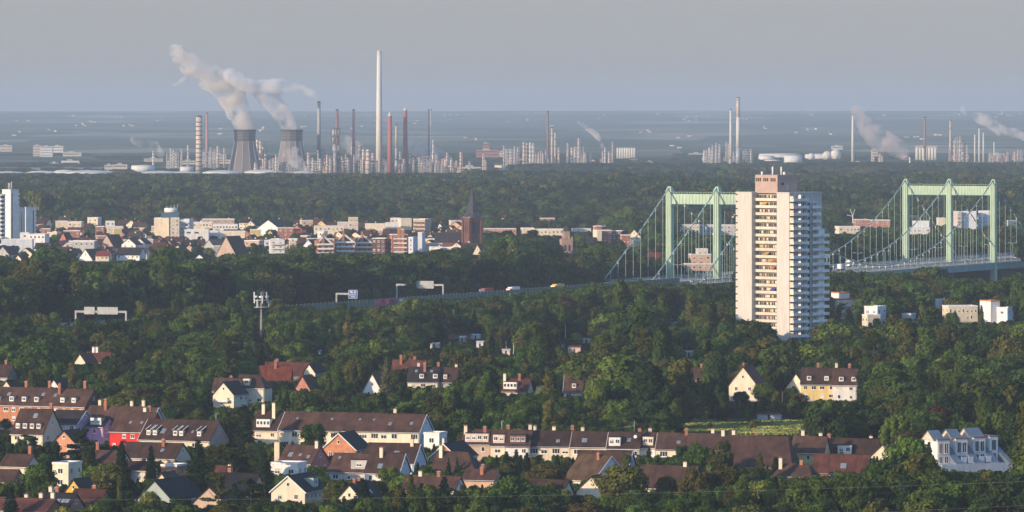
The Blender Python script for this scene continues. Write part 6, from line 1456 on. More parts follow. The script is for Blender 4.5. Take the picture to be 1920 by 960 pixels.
plume(((597, 184, 3), (588, 176, 6), (570, 170, 9), (548, 164, 12), (525, 162, 13), (500, 160, 14), (474, 164, 14), (452, 156, 14), (432, 140, 13)), 'lumpy white smoke trail from the half dark chimney', .02, col=(.99, .97, .95), d=8660, seed=4)
plume(((345, 148, 5), (334, 156, 4), (320, 162, 3)), 'small white wisp hanging left of the big steam plume', .03, d=RD - 60, seed=5)
plume(((302, 289, 7), (290, 276, 10), (270, 270, 10), (250, 262, 8)), 'small pale smoke puff left of the banded column', .010, d=9300, seed=6)
plume(((690, 300, 12), (668, 282, 16), (648, 268, 14), (635, 258, 9)), 'dusty haze of steam behind the pinkish chimney', .006, col=(.9, .8, .76), d=8900, seed=7)
plume(((840, 300, 12), (800, 288, 18), (778, 272, 18), (764, 260, 10)), 'pinkish steam bank right of the taller red chimney', .006, col=(.9, .8, .76), d=8950, seed=8)
plume(((572, 314, 10), (552, 300, 12), (540, 290, 11), (556, 280, 7)), 'low steam in front of the right cooling tower', .012, d=8570, seed=9)
plume(((1130, 278, 3), (1126, 262, 5), (1112, 248, 6), (1098, 240, 5), (1084, 228, 3.5)), 'thin pale smoke plume left of the eight pale silos', .028, d=9750, seed=10)
plume(((1690, 284, 16), (1672, 270, 20), (1650, 262, 22), (1630, 246, 18), (1614, 224, 14), (1604, 205, 10)), 'wide pinkish smoke cloud beside the tall pale chimney', .0075, col=(.92, .82, .78), d=10600, lump=.8, seed=11)
plume(((1925, 258, 8), (1905, 250, 9), (1885, 246, 10), (1866, 238, 12), (1848, 224, 12), (1834, 222, 9), (1820, 214, 8), (1806, 206, 8)), 'rolling cream smoke plume at the right edge', .016, d=10550, seed=12)
# ------------------------------------------------------------------ trees
LM = {k: leafmat('leaf_' + k, *v) for k, v in dict(
    green=((.060, .100, .022),), dark=((.030, .055, .020),), light=((.105, .155, .032),), olive=((.095, .100, .026),), spruce=((.022, .042, .020), .01, .25), pale=((.16, .18, .10),), red=((.055, .020, .018), .01), gold=((.24, .19, .045),),
    brownish=((.10, .082, .030),), yellow=((.22, .24, .05),)).items()}
BARK = mat('bark', (.10, .075, .055), .95, .25, 1.5); BIRCHB = mat('bark_pale', (.45, .42, .38), .9, .3, 1.5)
def leaf_quads(P, N, S, rs, flat=1.0):
    n = len(P); a = rs.normal(size=(n, 3)); u = np.cross(N, a); u /= np.linalg.norm(u, axis=1)[:, None] + 1e-9; v = np.cross(N, u)
    S = S[:, None]; asp = rs.uniform(.6, 1.0, (n, 1))
    c = [P - u * S - v * S * asp, P + u * S - v * S * asp, P + u * S * .7 + v * S * asp, P - u * S * .7 + v * S * asp]
    return np.stack(c, 1).reshape(-1, 3)
def clumps_mesh(name, cs, per, size, seed, core=.62, squash=.8, up=.25):
    """cs: list of (x, y, z, r); small leaf faces spread over each clump, larger inner leaf faces are added as a core to stop light leaking through"""
    rs = np.random.RandomState(seed); V = []; 
    for x, y, z, r in cs:
        n = max(8, int(per * r * r)); d = rs.normal(size=(n, 3)); d[:, 2] += up; d /= np.linalg.norm(d, axis=1)[:, None]
        rad = r * rs.uniform(.72, 1.08, (n, 1)); P = np.array((x, y, z)) + d * rad * np.array((1, 1, squash))
        N = d + rs.normal(size=(n, 3)) * .38; N /= np.linalg.norm(N, axis=1)[:, None]
        V.append(leaf_quads(P, N, size * rs.uniform(.6, 1.25, n), rs))
        if core:  # inner faces added to block light through the clump
            m = max(6, n // 5); d = rs.normal(size=(m, 3)); d /= np.linalg.norm(d, axis=1)[:, None]
            P = np.array((x, y, z)) + d * r * core * np.array((1, 1, squash)); V.append(leaf_quads(P, d, np.full(m, size * 1.9), rs))
    V = np.concatenate(V); nf = len(V) // 4
    me = bpy.data.meshes.new(name); me.vertices.add(len(V)); me.vertices.foreach_set('co', V.astype(np.float32).ravel())
    me.loops.add(nf * 4); me.loops.foreach_set('vertex_index', np.arange(nf * 4, dtype=np.int32))
    me.polygons.add(nf); me.polygons.foreach_set('loop_start', np.arange(0, nf * 4, 4, dtype=np.int32))
    try: me.polygons.foreach_set('loop_total', np.full(nf, 4, dtype=np.int32))
    except Exception: pass
    me.update(calc_edges=True); me.validate(); return me
# every prototype stands 10 m high
def c_broad(seed, w=3.9, zc=5.6, h=4.3, n=44, cr=(1.0, 1.75)):
    q = random.Random(seed); out = []
    for i in range(n):
        while True:
            a, b, c = (q.uniform(-1, 1) for _ in range(3))
            if a * a + b * b + c * c <= 1: break
        l = math.sqrt(a * a + b * b + c * c); k = max(l, q.uniform(.45, 1)) / max(l, 1e-3) * .8
        k *= q.choice((1, 1, 1, 1.08, .9)); r = q.uniform(*cr)
        out.append((a * k * w, b * k * w, max(1.3, zc + c * k * h), r))
    return out
def c_poplar(seed):
    q = random.Random(seed); return [(q.gauss(0, .38), q.gauss(0, .38), z, (.75 + .45 * math.sin(min(1, (z - .4) / 9.6) * math.pi) ** .6) * q.uniform(.75, 1.1)) for z in np.arange(1.0, 9.7, .24)]
def c_willow(seed):
    q = random.Random(seed); out = []
    for i in range(46):
        a = q.uniform(0, 6.28); rad = q.uniform(.6, 3.6); top = 9.2 - rad * rad * .22 - q.uniform(0, 1.0); L = q.uniform(1.5, 4.5) * (.5 + rad / 5)
        z = top
        while z > max(.8, top - L): out.append((rad * math.cos(a), rad * math.sin(a), z, q.uniform(.5, .85))); z -= .62
    return out
def c_bush(seed): return c_broad(seed, 4.6, 4.3, 4.4, 30, (1.4, 2.2))
def spruce_mesh(name, seed, per=1.0, wid=2.5, size=.26):
    rs = np.random.RandomState(seed); V = []
    for z in np.arange(.9, 9.85, .34):
        R_ = wid * (1 - z / 10.2) ** .85 * rs.uniform(.85, 1.1) + .12; nb = max(4, int(5 + R_ * 4)); off = rs.uniform(0, 6.28)
        for b in range(nb):
            a = off + b * 6.283 / nb + rs.normal() * .12; Rb = R_ * rs.uniform(.72, 1.12); n = max(3, int(Rb * 8 * per)); t = rs.uniform(.12, 1, n) ** .8
            x = t * Rb; zz = z - x * .30 + (x / max(Rb, .1)) ** 2 * .12 + rs.normal(size=n) * .06; sp = rs.normal(size=n) * .20 * t
            P = np.stack([x * math.cos(a) - sp * math.sin(a), x * math.sin(a) + sp * math.cos(a), zz], 1)
            N = np.stack([np.full(n, math.cos(a)) * .45, np.full(n, math.sin(a)) * .45, np.full(n, .9)], 1) + rs.normal(size=(n, 3)) * .35; N /= np.linalg.norm(N, axis=1)[:, None]
            V.append(leaf_quads(P, N, size * rs.uniform(.6, 1.2, n) * (1.25 - .5 * t), rs))
    V = np.concatenate(V); nf = len(V) // 4; me = bpy.data.meshes.new(name); me.from_pydata(V.tolist(), [], np.arange(nf * 4).reshape(-1, 4).tolist()); me.update(); return me
def c_pine(seed):
    q = random.Random(seed); out = []
    for k in range(13):
        z = 3.2 + k * .52; a = q.uniform(0, 6.28); R_ = q.uniform(1.0, 2.9) * (1.15 - .06 * k)
        for u in (.35, .7, 1.0): out.append((u * R_ * math.cos(a), u * R_ * math.sin(a), z + u * .35, q.uniform(.55, .95)))
    out += [(0, 0, 9.2, .8), (.4, .3, 8.6, .9)]
    return out
def trunk_mesh(name, r, h, limbs, mt, seed=1):
    q = random.Random(seed); m = MB(); m.rings([(-.6, r * 1.35), (.3, r * 1.1), (h * .5, r * .75), (h, r * .3)], 8, mt)
    for i in range(limbs):
        a = i * 2.4 + q.uniform(-.4, .4); z = h * q.uniform(.3, .6); L = q.uniform(1.8, 3.2); m.bar((0, 0, z), (L * math.cos(a), L * math.sin(a), z + L * q.uniform(.7, 1.2)), r * .28, mt, 5)
    return m.mesh(name)
PER = 46
CR = {'broad': [clumps_mesh('crown', c_broad(s, w, zc, h, n), PER, .21, s) for s, w, zc, h, n in ((1, 3.9, 5.5, 4.0, 46), (2, 4.3, 5.4, 3.9, 50), (3, 3.5, 5.7, 4.1, 40), (4, 4.0, 5.3, 4.1, 48), (5, 4.6, 5.0, 3.9, 54))],
      'poplar': [clumps_mesh('crown', c_poplar(s), 60, .20, s) for s in (11, 12)],
      'willow': [clumps_mesh('crown', c_willow(s), 44, .17, s, core=.5, squash=1.3, up=0) for s in (21, 22)],
      'bush': [clumps_mesh('crown', c_bush(s), 30, .34, s) for s in (31, 32)],
      'spruce': [spruce_mesh('crown', s, 1.6) for s in (41, 42, 43)],
      'thuja': [spruce_mesh('crown', 45, 1.8, 1.5)],
      'pine': [clumps_mesh('crown', c_pine(s), 80, .17, s, squash=.45) for s in (51, 52)]}
TRK = {'broad': trunk_mesh('trunk', .26, 6.5, 5, BARK), 'poplar': trunk_mesh('trunk', .2, 8, 0, BARK), 'willow': trunk_mesh('trunk', .26, 7, 4, BIRCHB, 2), 'bush': trunk_mesh('trunk', .15, 4, 3, BARK, 3),
       'spruce': trunk_mesh('trunk', .17, 9.3, 0, BARK), 'thuja': trunk_mesh('trunk', .12, 9, 0, BARK), 'pine': trunk_mesh('trunk', .2, 9, 5, BARK, 5)}
for k, l in CR.items():
    for me in l: me.materials.append(LM['green'])
# low detail crowns for the distance
CRL = [clumps_mesh('far_crown', c_broad(s, 4.2, 5.3, 4.0, 15, (1.7, 2.5)), 9, .62, s, core=.7) for s in (61, 62, 63, 64)]
for me in CRL: me.materials.append(LM['green'])
HALF = {'broad': 4.6, 'poplar': 1.4, 'willow': 4.1, 'bush': 6.0, 'spruce': 2.4, 'thuja': 1.5, 'pine': 3.1}   # half width per 10 m height

rt = random.Random(77)
TR = []       # dict(x, y, h, w (width factor), kind, leaf, hand)
def addt(x, y, h, kind, leaf, wf=1.0, hand=False): TR.append(dict(x=x, y=y, h=h, k=kind, l=leaf, w=wf, hand=hand, a=rt.uniform(0, 6.28), v=rt.randrange(5)))
# the trees that stand out: px, top row, width px, kind, leaf, height m
for px, yt, wd, kd, lf, h in (
    (75, 862, 88, 'broad', 'light', 10.5), (198, 866, 84, 'broad', 'olive', 9.5), (228, 826, 44, 'spruce', 'spruce', 13), (283, 834, 34, 'spruce', 'spruce', 12), (372, 824, 64, 'spruce', 'dark', 14.5), (150, 806, 62, 'pine', 'spruce', 13), (97, 822, 44, 'broad', 'dark', 8), (58, 816, 60, 'pine', 'dark', 9),
    (277, 918, 52, 'broad', 'yellow', 7.5), (185, 938, 70, 'bush', 'light', 7), (120, 944, 50, 'bush', 'yellow', 6), (335, 925, 52, 'broad', 'dark', 8), (225, 936, 40, 'bush', 'olive', 6.5), (20, 912, 50, 'spruce', 'spruce', 10), (40, 818, 34, 'broad', 'dark', 8), (172, 829, 30, 'spruce', 'dark', 9),
    (458, 758, 62, 'spruce', 'dark', 15), (436, 826, 90, 'pine', 'dark', 13), (492, 838, 62, 'spruce', 'dark', 12), (470, 898, 76, 'pine', 'spruce', 12), (410, 886, 60, 'pine', 'olive', 11), (440, 905, 50, 'spruce', 'spruce', 9), (588, 788, 62, 'broad', 'green', 10.5), (640, 706 + 30, 0, 'broad', 'olive', 9), (730, 870, 54, 'broad', 'light', 7.5),
    (680, 898, 84, 'spruce', 'spruce', 12), (645, 930, 40, 'spruce', 'spruce', 8), (770, 889, 44, 'spruce', 'olive', 10), (833, 893, 54, 'spruce', 'spruce', 11), (790, 905, 40, 'spruce', 'dark', 9), (722, 925, 46, 'bush', 'green', 6), (841, 857, 17, 'spruce', 'dark', 7), (857, 857, 16, 'spruce', 'dark', 7), (804, 866, 44, 'bush', 'green', 4.5), (838, 916, 44, 'pine', 'spruce', 10),
    (960, 884, 100, 'broad', 'green', 13), (1015, 903, 90, 'broad', 'dark', 11), (912, 930, 70, 'broad', 'dark', 9), (1165, 860, 98, 'broad', 'olive', 14), (950, 846, 36, 'spruce', 'spruce', 9), (968, 842, 34, 'spruce', 'spruce', 9.5), (988, 848, 34, 'spruce', 'spruce', 9), (1008, 854, 34, 'spruce', 'dark', 8.5), (1045, 852, 30, 'spruce', 'spruce', 9), (931, 853, 28, 'spruce', 'dark', 8),
    (1032, 894, 32, 'broad', 'olive', 7), (1217, 838, 22, 'thuja', 'dark', 9), (1206, 852, 12, 'thuja', 'dark', 6), (1312, 826, 60, 'broad', 'green', 11), (1350, 822, 54, 'broad', 'olive', 12), (1282, 830, 46, 'broad', 'dark', 10), (1425, 848, 40, 'spruce', 'olive', 10), (1455, 856, 40, 'spruce', 'spruce', 8), (1250, 886, 56, 'broad', 'brownish', 10), (1305, 866, 70, 'broad', 'brownish', 13), (1368, 864, 76, 'broad', 'olive', 13),
    (1424, 892, 78, 'broad', 'yellow', 11), (1492, 892, 80, 'broad', 'olive', 10.5), (1555, 906, 60, 'broad', 'dark', 9), (1590, 886, 62, 'willow', 'olive', 11), (1520, 826, 26, 'willow', 'light', 7), (1650, 858, 96, 'willow', 'green', 15), (1705, 806, 112, 'broad', 'light', 19), (1740, 850, 110, 'broad', 'green', 15), (1790, 900, 100, 'willow', 'brownish', 11), (1840, 905, 70, 'willow', 'olive', 10.5), (1690, 932, 60, 'willow', 'light', 8), (1880, 890, 80, 'broad', 'green', 10),
    (770, 556, 82, 'willow', 'light', 19), (773, 516, 22, 'poplar', 'dark', 19), (899, 676, 98, 'broad', 'dark', 16), (866, 705, 56, 'broad', 'green', 13), (1150, 664, 92, 'poplar', 'light', 22), (1118, 700, 54, 'broad', 'light', 17), (1180, 668, 70, 'poplar', 'green', 22), (1212, 676, 74, 'poplar', 'dark', 22), (1240, 700, 70, 'broad', 'dark', 18), (1275, 672, 54, 'poplar', 'olive', 22), (1345, 655, 28, 'poplar', 'dark', 23), (1355, 668, 22, 'poplar', 'dark', 20), (1328, 672, 26, 'poplar', 'green', 19),
    (1436, 712, 62, 'broad', 'light', 10), (1390, 730, 40, 'broad', 'dark', 7), (1500, 735, 44, 'broad', 'brownish', 8), (1573, 660, 26, 'broad', 'gold', 11), (1555, 650, 54, 'broad', 'red', 14), (1612, 655, 66, 'broad', 'red', 14), (1530, 664, 30, 'spruce', 'pale', 11), (1672, 600, 74, 'broad', 'light', 20), (1680, 650, 44, 'willow', 'green', 16),
    (262, 586, 16, 'poplar', 'green', 17), (272, 592, 14, 'poplar', 'green', 15), (250, 600, 16, 'poplar', 'dark', 14), (700, 612, 62, 'broad', 'red', 14), (660, 600, 40, 'spruce', 'spruce', 16), (650, 604, 16, 'poplar', 'gold', 13), (640, 578, 44, 'bush', 'yellow', 6), (640, 700, 40, 'spruce', 'dark', 10), (725, 668, 40, 'spruce', 'pale', 16), (475, 640, 34, 'spruce', 'pale', 13), (680, 615, 50, 'spruce', 'spruce', 17), (922, 628, 34, 'spruce', 'spruce', 14),
    (665, 668, 60, 'willow', 'olive', 14), (620, 690, 44, 'broad', 'light', 11), (700, 668, 34, 'broad', 'yellow', 11), (340, 715, 70, 'broad', 'light', 11), (285, 715, 70, 'broad', 'olive', 10), (225, 700, 50, 'broad', 'green', 10), (390, 700, 30, 'bush', 'yellow', 5), (60, 690, 50, 'broad', 'green', 10), (820, 772, 60, 'broad', 'light', 9), (1000, 705, 46, 'bush', 'pale', 9), (1020, 718, 50, 'broad', 'pale', 9), (990, 780, 44, 'bush', 'yellow', 6), (1040, 772, 60, 'broad', 'light', 8),
    (1440, 618, 58, 'broad', 'dark', 16), (1410, 616, 60, 'broad', 'dark', 15), (1400, 640, 54, 'broad', 'green', 14), (1455, 660, 44, 'broad', 'green', 12), (1745, 474, 66, 'broad', 'green', 20), (1672, 530, 36, 'spruce', 'pale', 18), (1850, 540, 44, 'broad', 'olive', 15), (1905, 515, 50, 'broad', 'brownish', 16), (1592, 578, 44, 'spruce', 'dark', 15), (1640, 594, 30, 'broad', 'dark', 11), (1785, 580, 36, 'broad', 'green', 13), (1840, 572, 24, 'spruce', 'olive', 14), (1575, 570, 34, 'pine', 'green', 15),
    (985, 560, 44, 'broad', 'green', 13), (1010, 556, 24, 'poplar', 'green', 15), (1040, 552, 24, 'poplar', 'olive', 15), (1060, 556, 20, 'poplar', 'green', 14), (1095, 560, 20, 'poplar', 'olive', 14), (850, 575, 44, 'broad', 'light', 12)):
    d = dist(yt, h); s = F / d; x = (px - 960) / s
    wf = 1.0 if not wd else (wd / s / 2) / (HALF[kd] * h / 10); wf = min(1.7, max(.6, wf))
    if any((x - a) ** 2 + (d - b) ** 2 < (min(c, 5.5)) ** 2 for a, b, c in FOOT): d -= 9; x = (px - 960) / F * d
    addt(x, d, h, kd, lf, wf, True)

# all other trees grow wherever no building, road, field or water is
DIRW = {}
def clip_h(x, y, h, kd, wf, hw=None):
    """largest height that keeps the crown out of what the photograph shows behind it"""
    px = ppx(x, y); w_ = (hw if hw is not None else HALF[kd] * wf) * .1
    for a, b, yt, yb, d in PROTS:
        if d < y - 2: continue
        for it in range(3):
            hp = w_ * h * F / y * .8
            if px + hp < a or px - hp > b: break
            top = ppy(h, y)
            if top >= yb: break
            if y < d:
                hmax = HC - (yb - YH) * y / F
                if hmax < 2.2: return 0
                h = min(h, hmax)
        if h < 2.2: return 0
    return h
SA = np.array(SUNC)
SDX, SDY = math.sin(R(SUN_AZ)), math.cos(R(SUN_AZ))
def sun_h(x, y, h, k):
    dx, dy = x - SA[:, 0], y - SA[:, 1]; t = dx * SDX + dy * SDY; p = np.abs(dx * SDY - dy * SDX)
    m = (t > 0) & (t < 65) & (p < SA[:, 2] + HALF[k] * h * .06)
    return min(h, float((SA[m, 3] + np.maximum(0, t[m] - 3) * .25).min())) if m.any() else h
PROTS = sorted(PROT, key=lambda q: q[4])
FA = np.array([(a, b, c) for a, b, c in FOOT])
RA = np.array(ROADC[2:], float)
def road_d(x, y):
    best = 1e9
    for i in range(len(RA) - 1):
        a, b = RA[i], RA[i + 1]; ab = b - a; t = max(0, min(1, ((x - a[0]) * ab[0] + (y - a[1]) * ab[1]) / (ab @ ab))); best = min(best, math.hypot(x - a[0] - ab[0] * t, y - a[1] - ab[1] * t))
    return best
def free(x, y, r):
    if len(FA) and (((FA[:, 0] - x) ** 2 + (FA[:, 1] - y) ** 2) < (FA[:, 2] + r) ** 2).any(): return False
    if 2000 < y < 3100 and road_d(x, y) < 20 + r: return False
    if y > 2900:
        t = (x - PYL1[0]) * AX[0] + (y - PYL1[1]) * AX[1]; lat = (x - PYL1[0]) * AX[1] - (y - PYL1[1]) * AX[0]
        if t > -100 and abs(lat) < 36 + r: return False
        if float(ground_z(x, y)) < -1.2: return False
    return True
handxy = [(t['x'], t['y'], HALF[t['k']] * t['w'] * t['h'] / 10) for t in TR]
HX = np.array(handxy)
kinds_sub = [('broad', 'green', 11), ('broad', 'dark', 7), ('broad', 'light', 4), ('broad', 'olive', 3.5), ('spruce', 'spruce', 4), ('spruce', 'dark', 3), ('bush', 'green', 3), ('bush', 'olive', 2), ('poplar', 'green', 1.8), ('poplar', 'olive', .8), ('willow', 'olive', 1.6), ('willow', 'light', 1), ('pine', 'dark', 1.2), ('broad', 'brownish', .3), ('broad', 'red', .16), ('bush', 'pale', .4), ('bush', 'yellow', .25)]
kinds_wood = [('broad', 'green', 10), ('broad', 'dark', 8), ('broad', 'olive', 3), ('broad', 'light', 1.5), ('poplar', 'green', .5), ('broad', 'brownish', .4), ('spruce', 'dark', .6)]
def pick(tb):
    t = rt.uniform(0, sum(q[2] for q in tb))
    for q in tb:
        t -= q[2]
        if t <= 0: return q
    return tb[-1]
def scatter(y0, y1, px0, px1, sp, hfun, tb):
    y = y0
    while y < y1:
        xa, xb = (px0 - 960) / F * y, (px1 - 960) / F * y; x = xa + rt.uniform(0, sp)
        while x < xb:
            X = x + rt.uniform(-.4, .4) * sp; Y = y + rt.uniform(-.5, .5) * sp; x += sp
            k, l, _ = pick(tb); h = hfun(X, Y) * rt.uniform(.6, 1.28)
            if k == 'poplar': h *= 1.25
            if k == 'bush': h *= .6
            if rt.random() < .09: h *= 1.3
            if not free(X, Y, min(3.0, HALF[k] * h / 10 * .6)): continue
            if (((HX[:, 0] - X) ** 2 + (HX[:, 1] - Y) ** 2) < (HX[:, 2] * .55 + HALF[k] * h / 10 * .35) ** 2).any(): continue
            h = clip_h(X, Y, sun_h(X, Y, h, k), k, 1)
            if h < 2.4: continue
            addt(X, Y, h, k, l if h > 4 else rt.choice(('green', 'dark', 'olive')), rt.uniform(.8, 1.3))
        y += sp * .95
ROY = sorted([(p[1], p[0]) for p in ROADC])
def beyond_road(x, y): return y > 2050 and x < float(np.interp(y, [q[0] for q in ROY], [q[1] for q in ROY])) - 16
def h_sub(x, y):
    px = ppx(x, y); py = ppy(0, y)
    if beyond_road(x, y): return 23
    if px > 1500 and py > 700: return 14
    if px > 1080 and 700 < py < 800 and px < 1290: return 15
    if py > 840: return 7.5
    if py > 740: return 10
    return 10.5 + 4 * float(vnoise(x / 60, y / 60, 9)) + (3 if px > 1000 else 0)
scatter(1330, 1700, -30, 1950, 7.4, h_sub, kinds_sub)
scatter(1700, 2080, -30, 1950, 8.0, h_sub, kinds_sub)
scatter(2080, 2600, -30, 1950, 8.6, h_sub, kinds_sub)
def h_road(x, y):
    px = ppx(x, y)
    if beyond_road(x, y): return 24.5 - (y - 2600) / 400 * 3
    return 11 + 5 * float(vnoise(x / 70, y / 90, 4)) + (4 if px > 1150 else 0)
scatter(2600, 3000, -40, 1960, 9.0, h_road, kinds_wood)
# woodland between motorway and town
def h_wood(x, y): return 17.5 + 6 * float(vnoise(x / 80, y / 110, 6))
scatter(3000, 3420, -40, 1960, 11, h_wood, kinds_wood)
NEAR = list(TR); TR.clear()
def h_w2(x, y):
    px = ppx(x, y); return (13.5 if px < 900 else 15.5) + 6 * float(vnoise(x / 80, y / 120, 7))
scatter(3420, 3690, -40, 1960, 12, h_w2, kinds_wood)
# parks and gardens of the town
def h_t(x, y):
    px = ppx(x, y)
    return (8.5 if px < 880 else 13) + 4 * float(vnoise(x / 90, y / 120, 8))
scatter(3690, 5000, -30, 880, 21, h_t, kinds_wood)
scatter(3690, 5000, 880, 1950, 14, h_t, kinds_wood)
# poplar rows near the church and the bridge
for px in list(range(915, 1000, 14)) + list(range(1088, 1170, 13)) + [1205, 1222]:
    d = 3640 + rt.uniform(-40, 60); h = rt.uniform(17, 22) if px < 1000 else rt.uniform(13, 17); x = (px + rt.uniform(-3, 3) - 960) / F * d; addt(x, d, h, 'poplar', 'dark' if rt.random() < .6 else 'green', 1.5)
MID = list(TR); TR.clear()
# the far forest: points only
FX = []
def far_scatter(y0, y1, sp, hb, hv, dens=None, seed=1):
    rs = np.random.RandomState(seed); y = y0
    while y < y1:
        hw = 1000 / F * y; xs_ = np.arange(-hw, hw, sp) + rs.uniform(-.45, .45, len(np.arange(-hw, hw, sp))) * sp; Y = y + rs.uniform(-.5, .5, len(xs_)) * sp
        n1 = vnoise(xs_ / 160, Y / 330, seed) + .5 * vnoise(xs_ / 55, Y / 120, seed + 1); h = (hb + hv * (n1 - .6)) * rs.uniform(.8, 1.2, len(xs_))
        keep = np.ones(len(xs_), bool) if dens is None else rs.rand(len(xs_)) < dens(xs_, Y)
        for x, yy, hh in zip(xs_[keep], Y[keep], h[keep]): FX.append((x, yy, hh, sp))
        y += sp
far_scatter(5000, 6400, 17, 18, 15, seed=3)
far_scatter(6400, 7600, 20, 15, 12, seed=5)
far_scatter(7600, 8150, 18, 10, 5, seed=6)
def dn(x, y):
    px = 960 + x * F / y
    return np.where(px > 1195, .95, np.where(px > 1000, .8, np.where(px > 880, .6, .12))) * (vnoise(x / 200, y / 500, 12) > .25)
def dn2(x, y): return .55 * (vnoise(x / 260, y / 900, 13) > .52)
far_scatter(8560, 9450, 19, 13, 9, dn, 7)
far_scatter(9900, 12600, 30, 14, 8, dn2, 8)
def clip_far(x, y, h):
    px = 960 + x * F / y; s = F / y
    for a, b, yt, yb, d in PROTF:
        if y < d and px + 4 * h / 10 * s > a and px - 4 * h / 10 * s < b and ppy(h, y) < yb: return 0
    return h
PROTF = [p for p in PROTS if p[4] > 5000]
# refinery things stand in clearings
# ---- choose the 300 trees that show largest
def project(lst):
    out = []
    for t in lst:
        s = F / t['y']; px = 960 + t['x'] * s; hw = HALF[t['k']] * t['w'] * t['h'] / 10 * s; out.append((px, hw, YH + (HC - t['h']) * s, YH + HC * s))
    return out
grid = np.zeros((240, 480), bool)
order = sorted(range(len(NEAR)), key=lambda i: NEAR[i]['y']); pr = project(NEAR)
houses_o = sorted(((p[4], p) for p in PROT if p[4] < 3600), key=lambda q: q[0]); hi = 0
for i in order:
    px, hw, yt, yb = pr[i]
    a, b, c, d_ = int((px - hw * .85) / 4), int((px + hw * .85) / 4) + 1, int(yt / 4), int(min(960, yb) / 4)
    a, b = max(0, a), min(480, b); c = max(0, c)
    if a >= b or c >= d_: NEAR[i]['vis'] = 0; continue
    sub = grid[c:d_, a:b]; NEAR[i]['vis'] = int((~sub).sum()); sub[:] = True
vis_rank = sorted(NEAR, key=lambda t: -t['vis'] - (60 if t['hand'] and t['vis'] > 0 else 0))
IND = [t for t in vis_rank[:296]]; ids = set(id(t) for t in IND); REST = [t for t in NEAR if id(t) not in ids]

# individual trees, with labels that point to one tree each
LN = dict(green='green', dark='dark green', light='light green', olive='olive green', spruce='blackish green', pale='pale grey green', red='dark red', gold='golden', brownish='brownish', yellow='yellow green')
KN = dict(broad='broad-crowned tree', poplar='slender poplar', willow='drooping tree', bush='bushy tree', spruce='spruce', thuja='columnar thuja', pine='pine')
NM = dict(broad='broadleaf_tree', poplar='poplar', willow='weeping_tree', bush='bushy_tree', spruce='spruce', thuja='thuja', pine='pine')
LMK = ((40, 845, 'the orange-walled house at the left edge'), (70, 800, 'the cream house with four dormers'), (135, 790, 'the lilac gable'), (120, 830, 'the small peach gable'), (235, 825, 'the red house'), (345, 810, 'the five slanted dormers'), (140, 910, 'the yellow gable'), (125, 885, 'the white flat house at lower left'), (300, 915, 'the grey green gable'), (235, 858, 'the brown annex roof'), (335, 850, 'the brick turret'), (420, 740, 'the narrow balcony gable'), (475, 730, 'the cream three-storey house'), (517, 700, 'the orange tiled roof'), (510, 800, 'the four-window dormer'),
       (667, 800, 'the long apartment house'), (635, 835, 'the brick gable with white boards'), (602, 865, 'the rose red gable'), (540, 915, 'the cream gable at the bottom'), (655, 915, 'the half hidden white gable'), (680, 872, 'the grey box dormer'), (765, 870, 'the bluish white gable'), (832, 850, 'the peach gable near centre'), (866, 910, 'the white right gable'), (905, 895, 'the low cream house'), (698, 718, 'the steep white gable'), (625, 752, 'the tiny cream gable'), (796, 705, 'the slate-roofed house'), (970, 725, 'the glazed roof bay house'), (1077, 722, 'the weathered tiled roof'),
       (900, 830, 'the first terrace unit'), (1035, 835, 'the widest terrace unit'), (1215, 835, 'the red-curtained dormer'), (1265, 840, 'the blue shutter'), (1100, 875, 'the mossy roof'), (1110, 905, 'the cream gable below the mossy roof'), (1256, 890, 'the square brick chimney roof'), (1431, 845, 'the huge barn roof'), (1520, 845, 'the yellow house'), (1597, 835, 'the white double dormer'), (1579, 865, 'the reddish roof'), (1492, 880, 'the hipped cottage'), (1800, 845, 'the stepped modern terrace'),
       (1393, 720, 'the tall cream gable'), (1560, 725, 'the double house'), (1395, 800, 'the grass field'), (1443, 780, 'the long field shed'), (1465, 620, 'the foot of the white tower'), (1575, 580, 'the cube-topped block'), (1640, 595, 'the small white flat house'), (1800, 590, 'the cream school wing'), (1870, 590, 'the farthest right white block'), (1745, 500, 'the bridge girder'), (1300, 520, 'the near bridge pylon'), (770, 600, 'the big willow'), (787, 545, 'the long-panel gantry'), (651, 560, 'the blue road sign'), (190, 590, 'the two-panel gantry'), (490, 600, 'the phone mast'), (560, 580, 'the noise barrier end'),
       (720, 570, 'the red graffiti'), (955, 540, 'the white-boxed lorry'), (150, 672, 'the small white gable at upper left'), (101, 718, 'the white gable behind the long roof'), (880, 640, 'the allotment sheds'), (1090, 648, 'the broad pinkish shed'), (1060, 600, 'the flagpole'), (1268, 607, 'the peach hut'), (300, 640, 'the paired poplars'), (60, 620, 'the left edge below the wood'), (1700, 640, 'the light green tree below the school'), (1880, 690, 'the right edge above the modern terrace'), (1720, 740, 'the brownish trees at right'), (1850, 770, 'the wood behind the modern terrace'), (960, 870, 'the row of dark spruces'), (1690, 860, 'the big light green tree'), (400, 640, 'the dark garden wood left of the phone mast'), (330, 690, 'the light trees behind the red house'), (1160, 740, 'the tall poplar group'), (880, 730, 'the large dark tree'), (580, 640, 'the garden wood right of the phone mast'), (1190, 580, 'the wood below the bridge cable'), (1340, 590, 'the slope left of the tower'), (1540, 640, 'the dark red trees'))
BW = {}
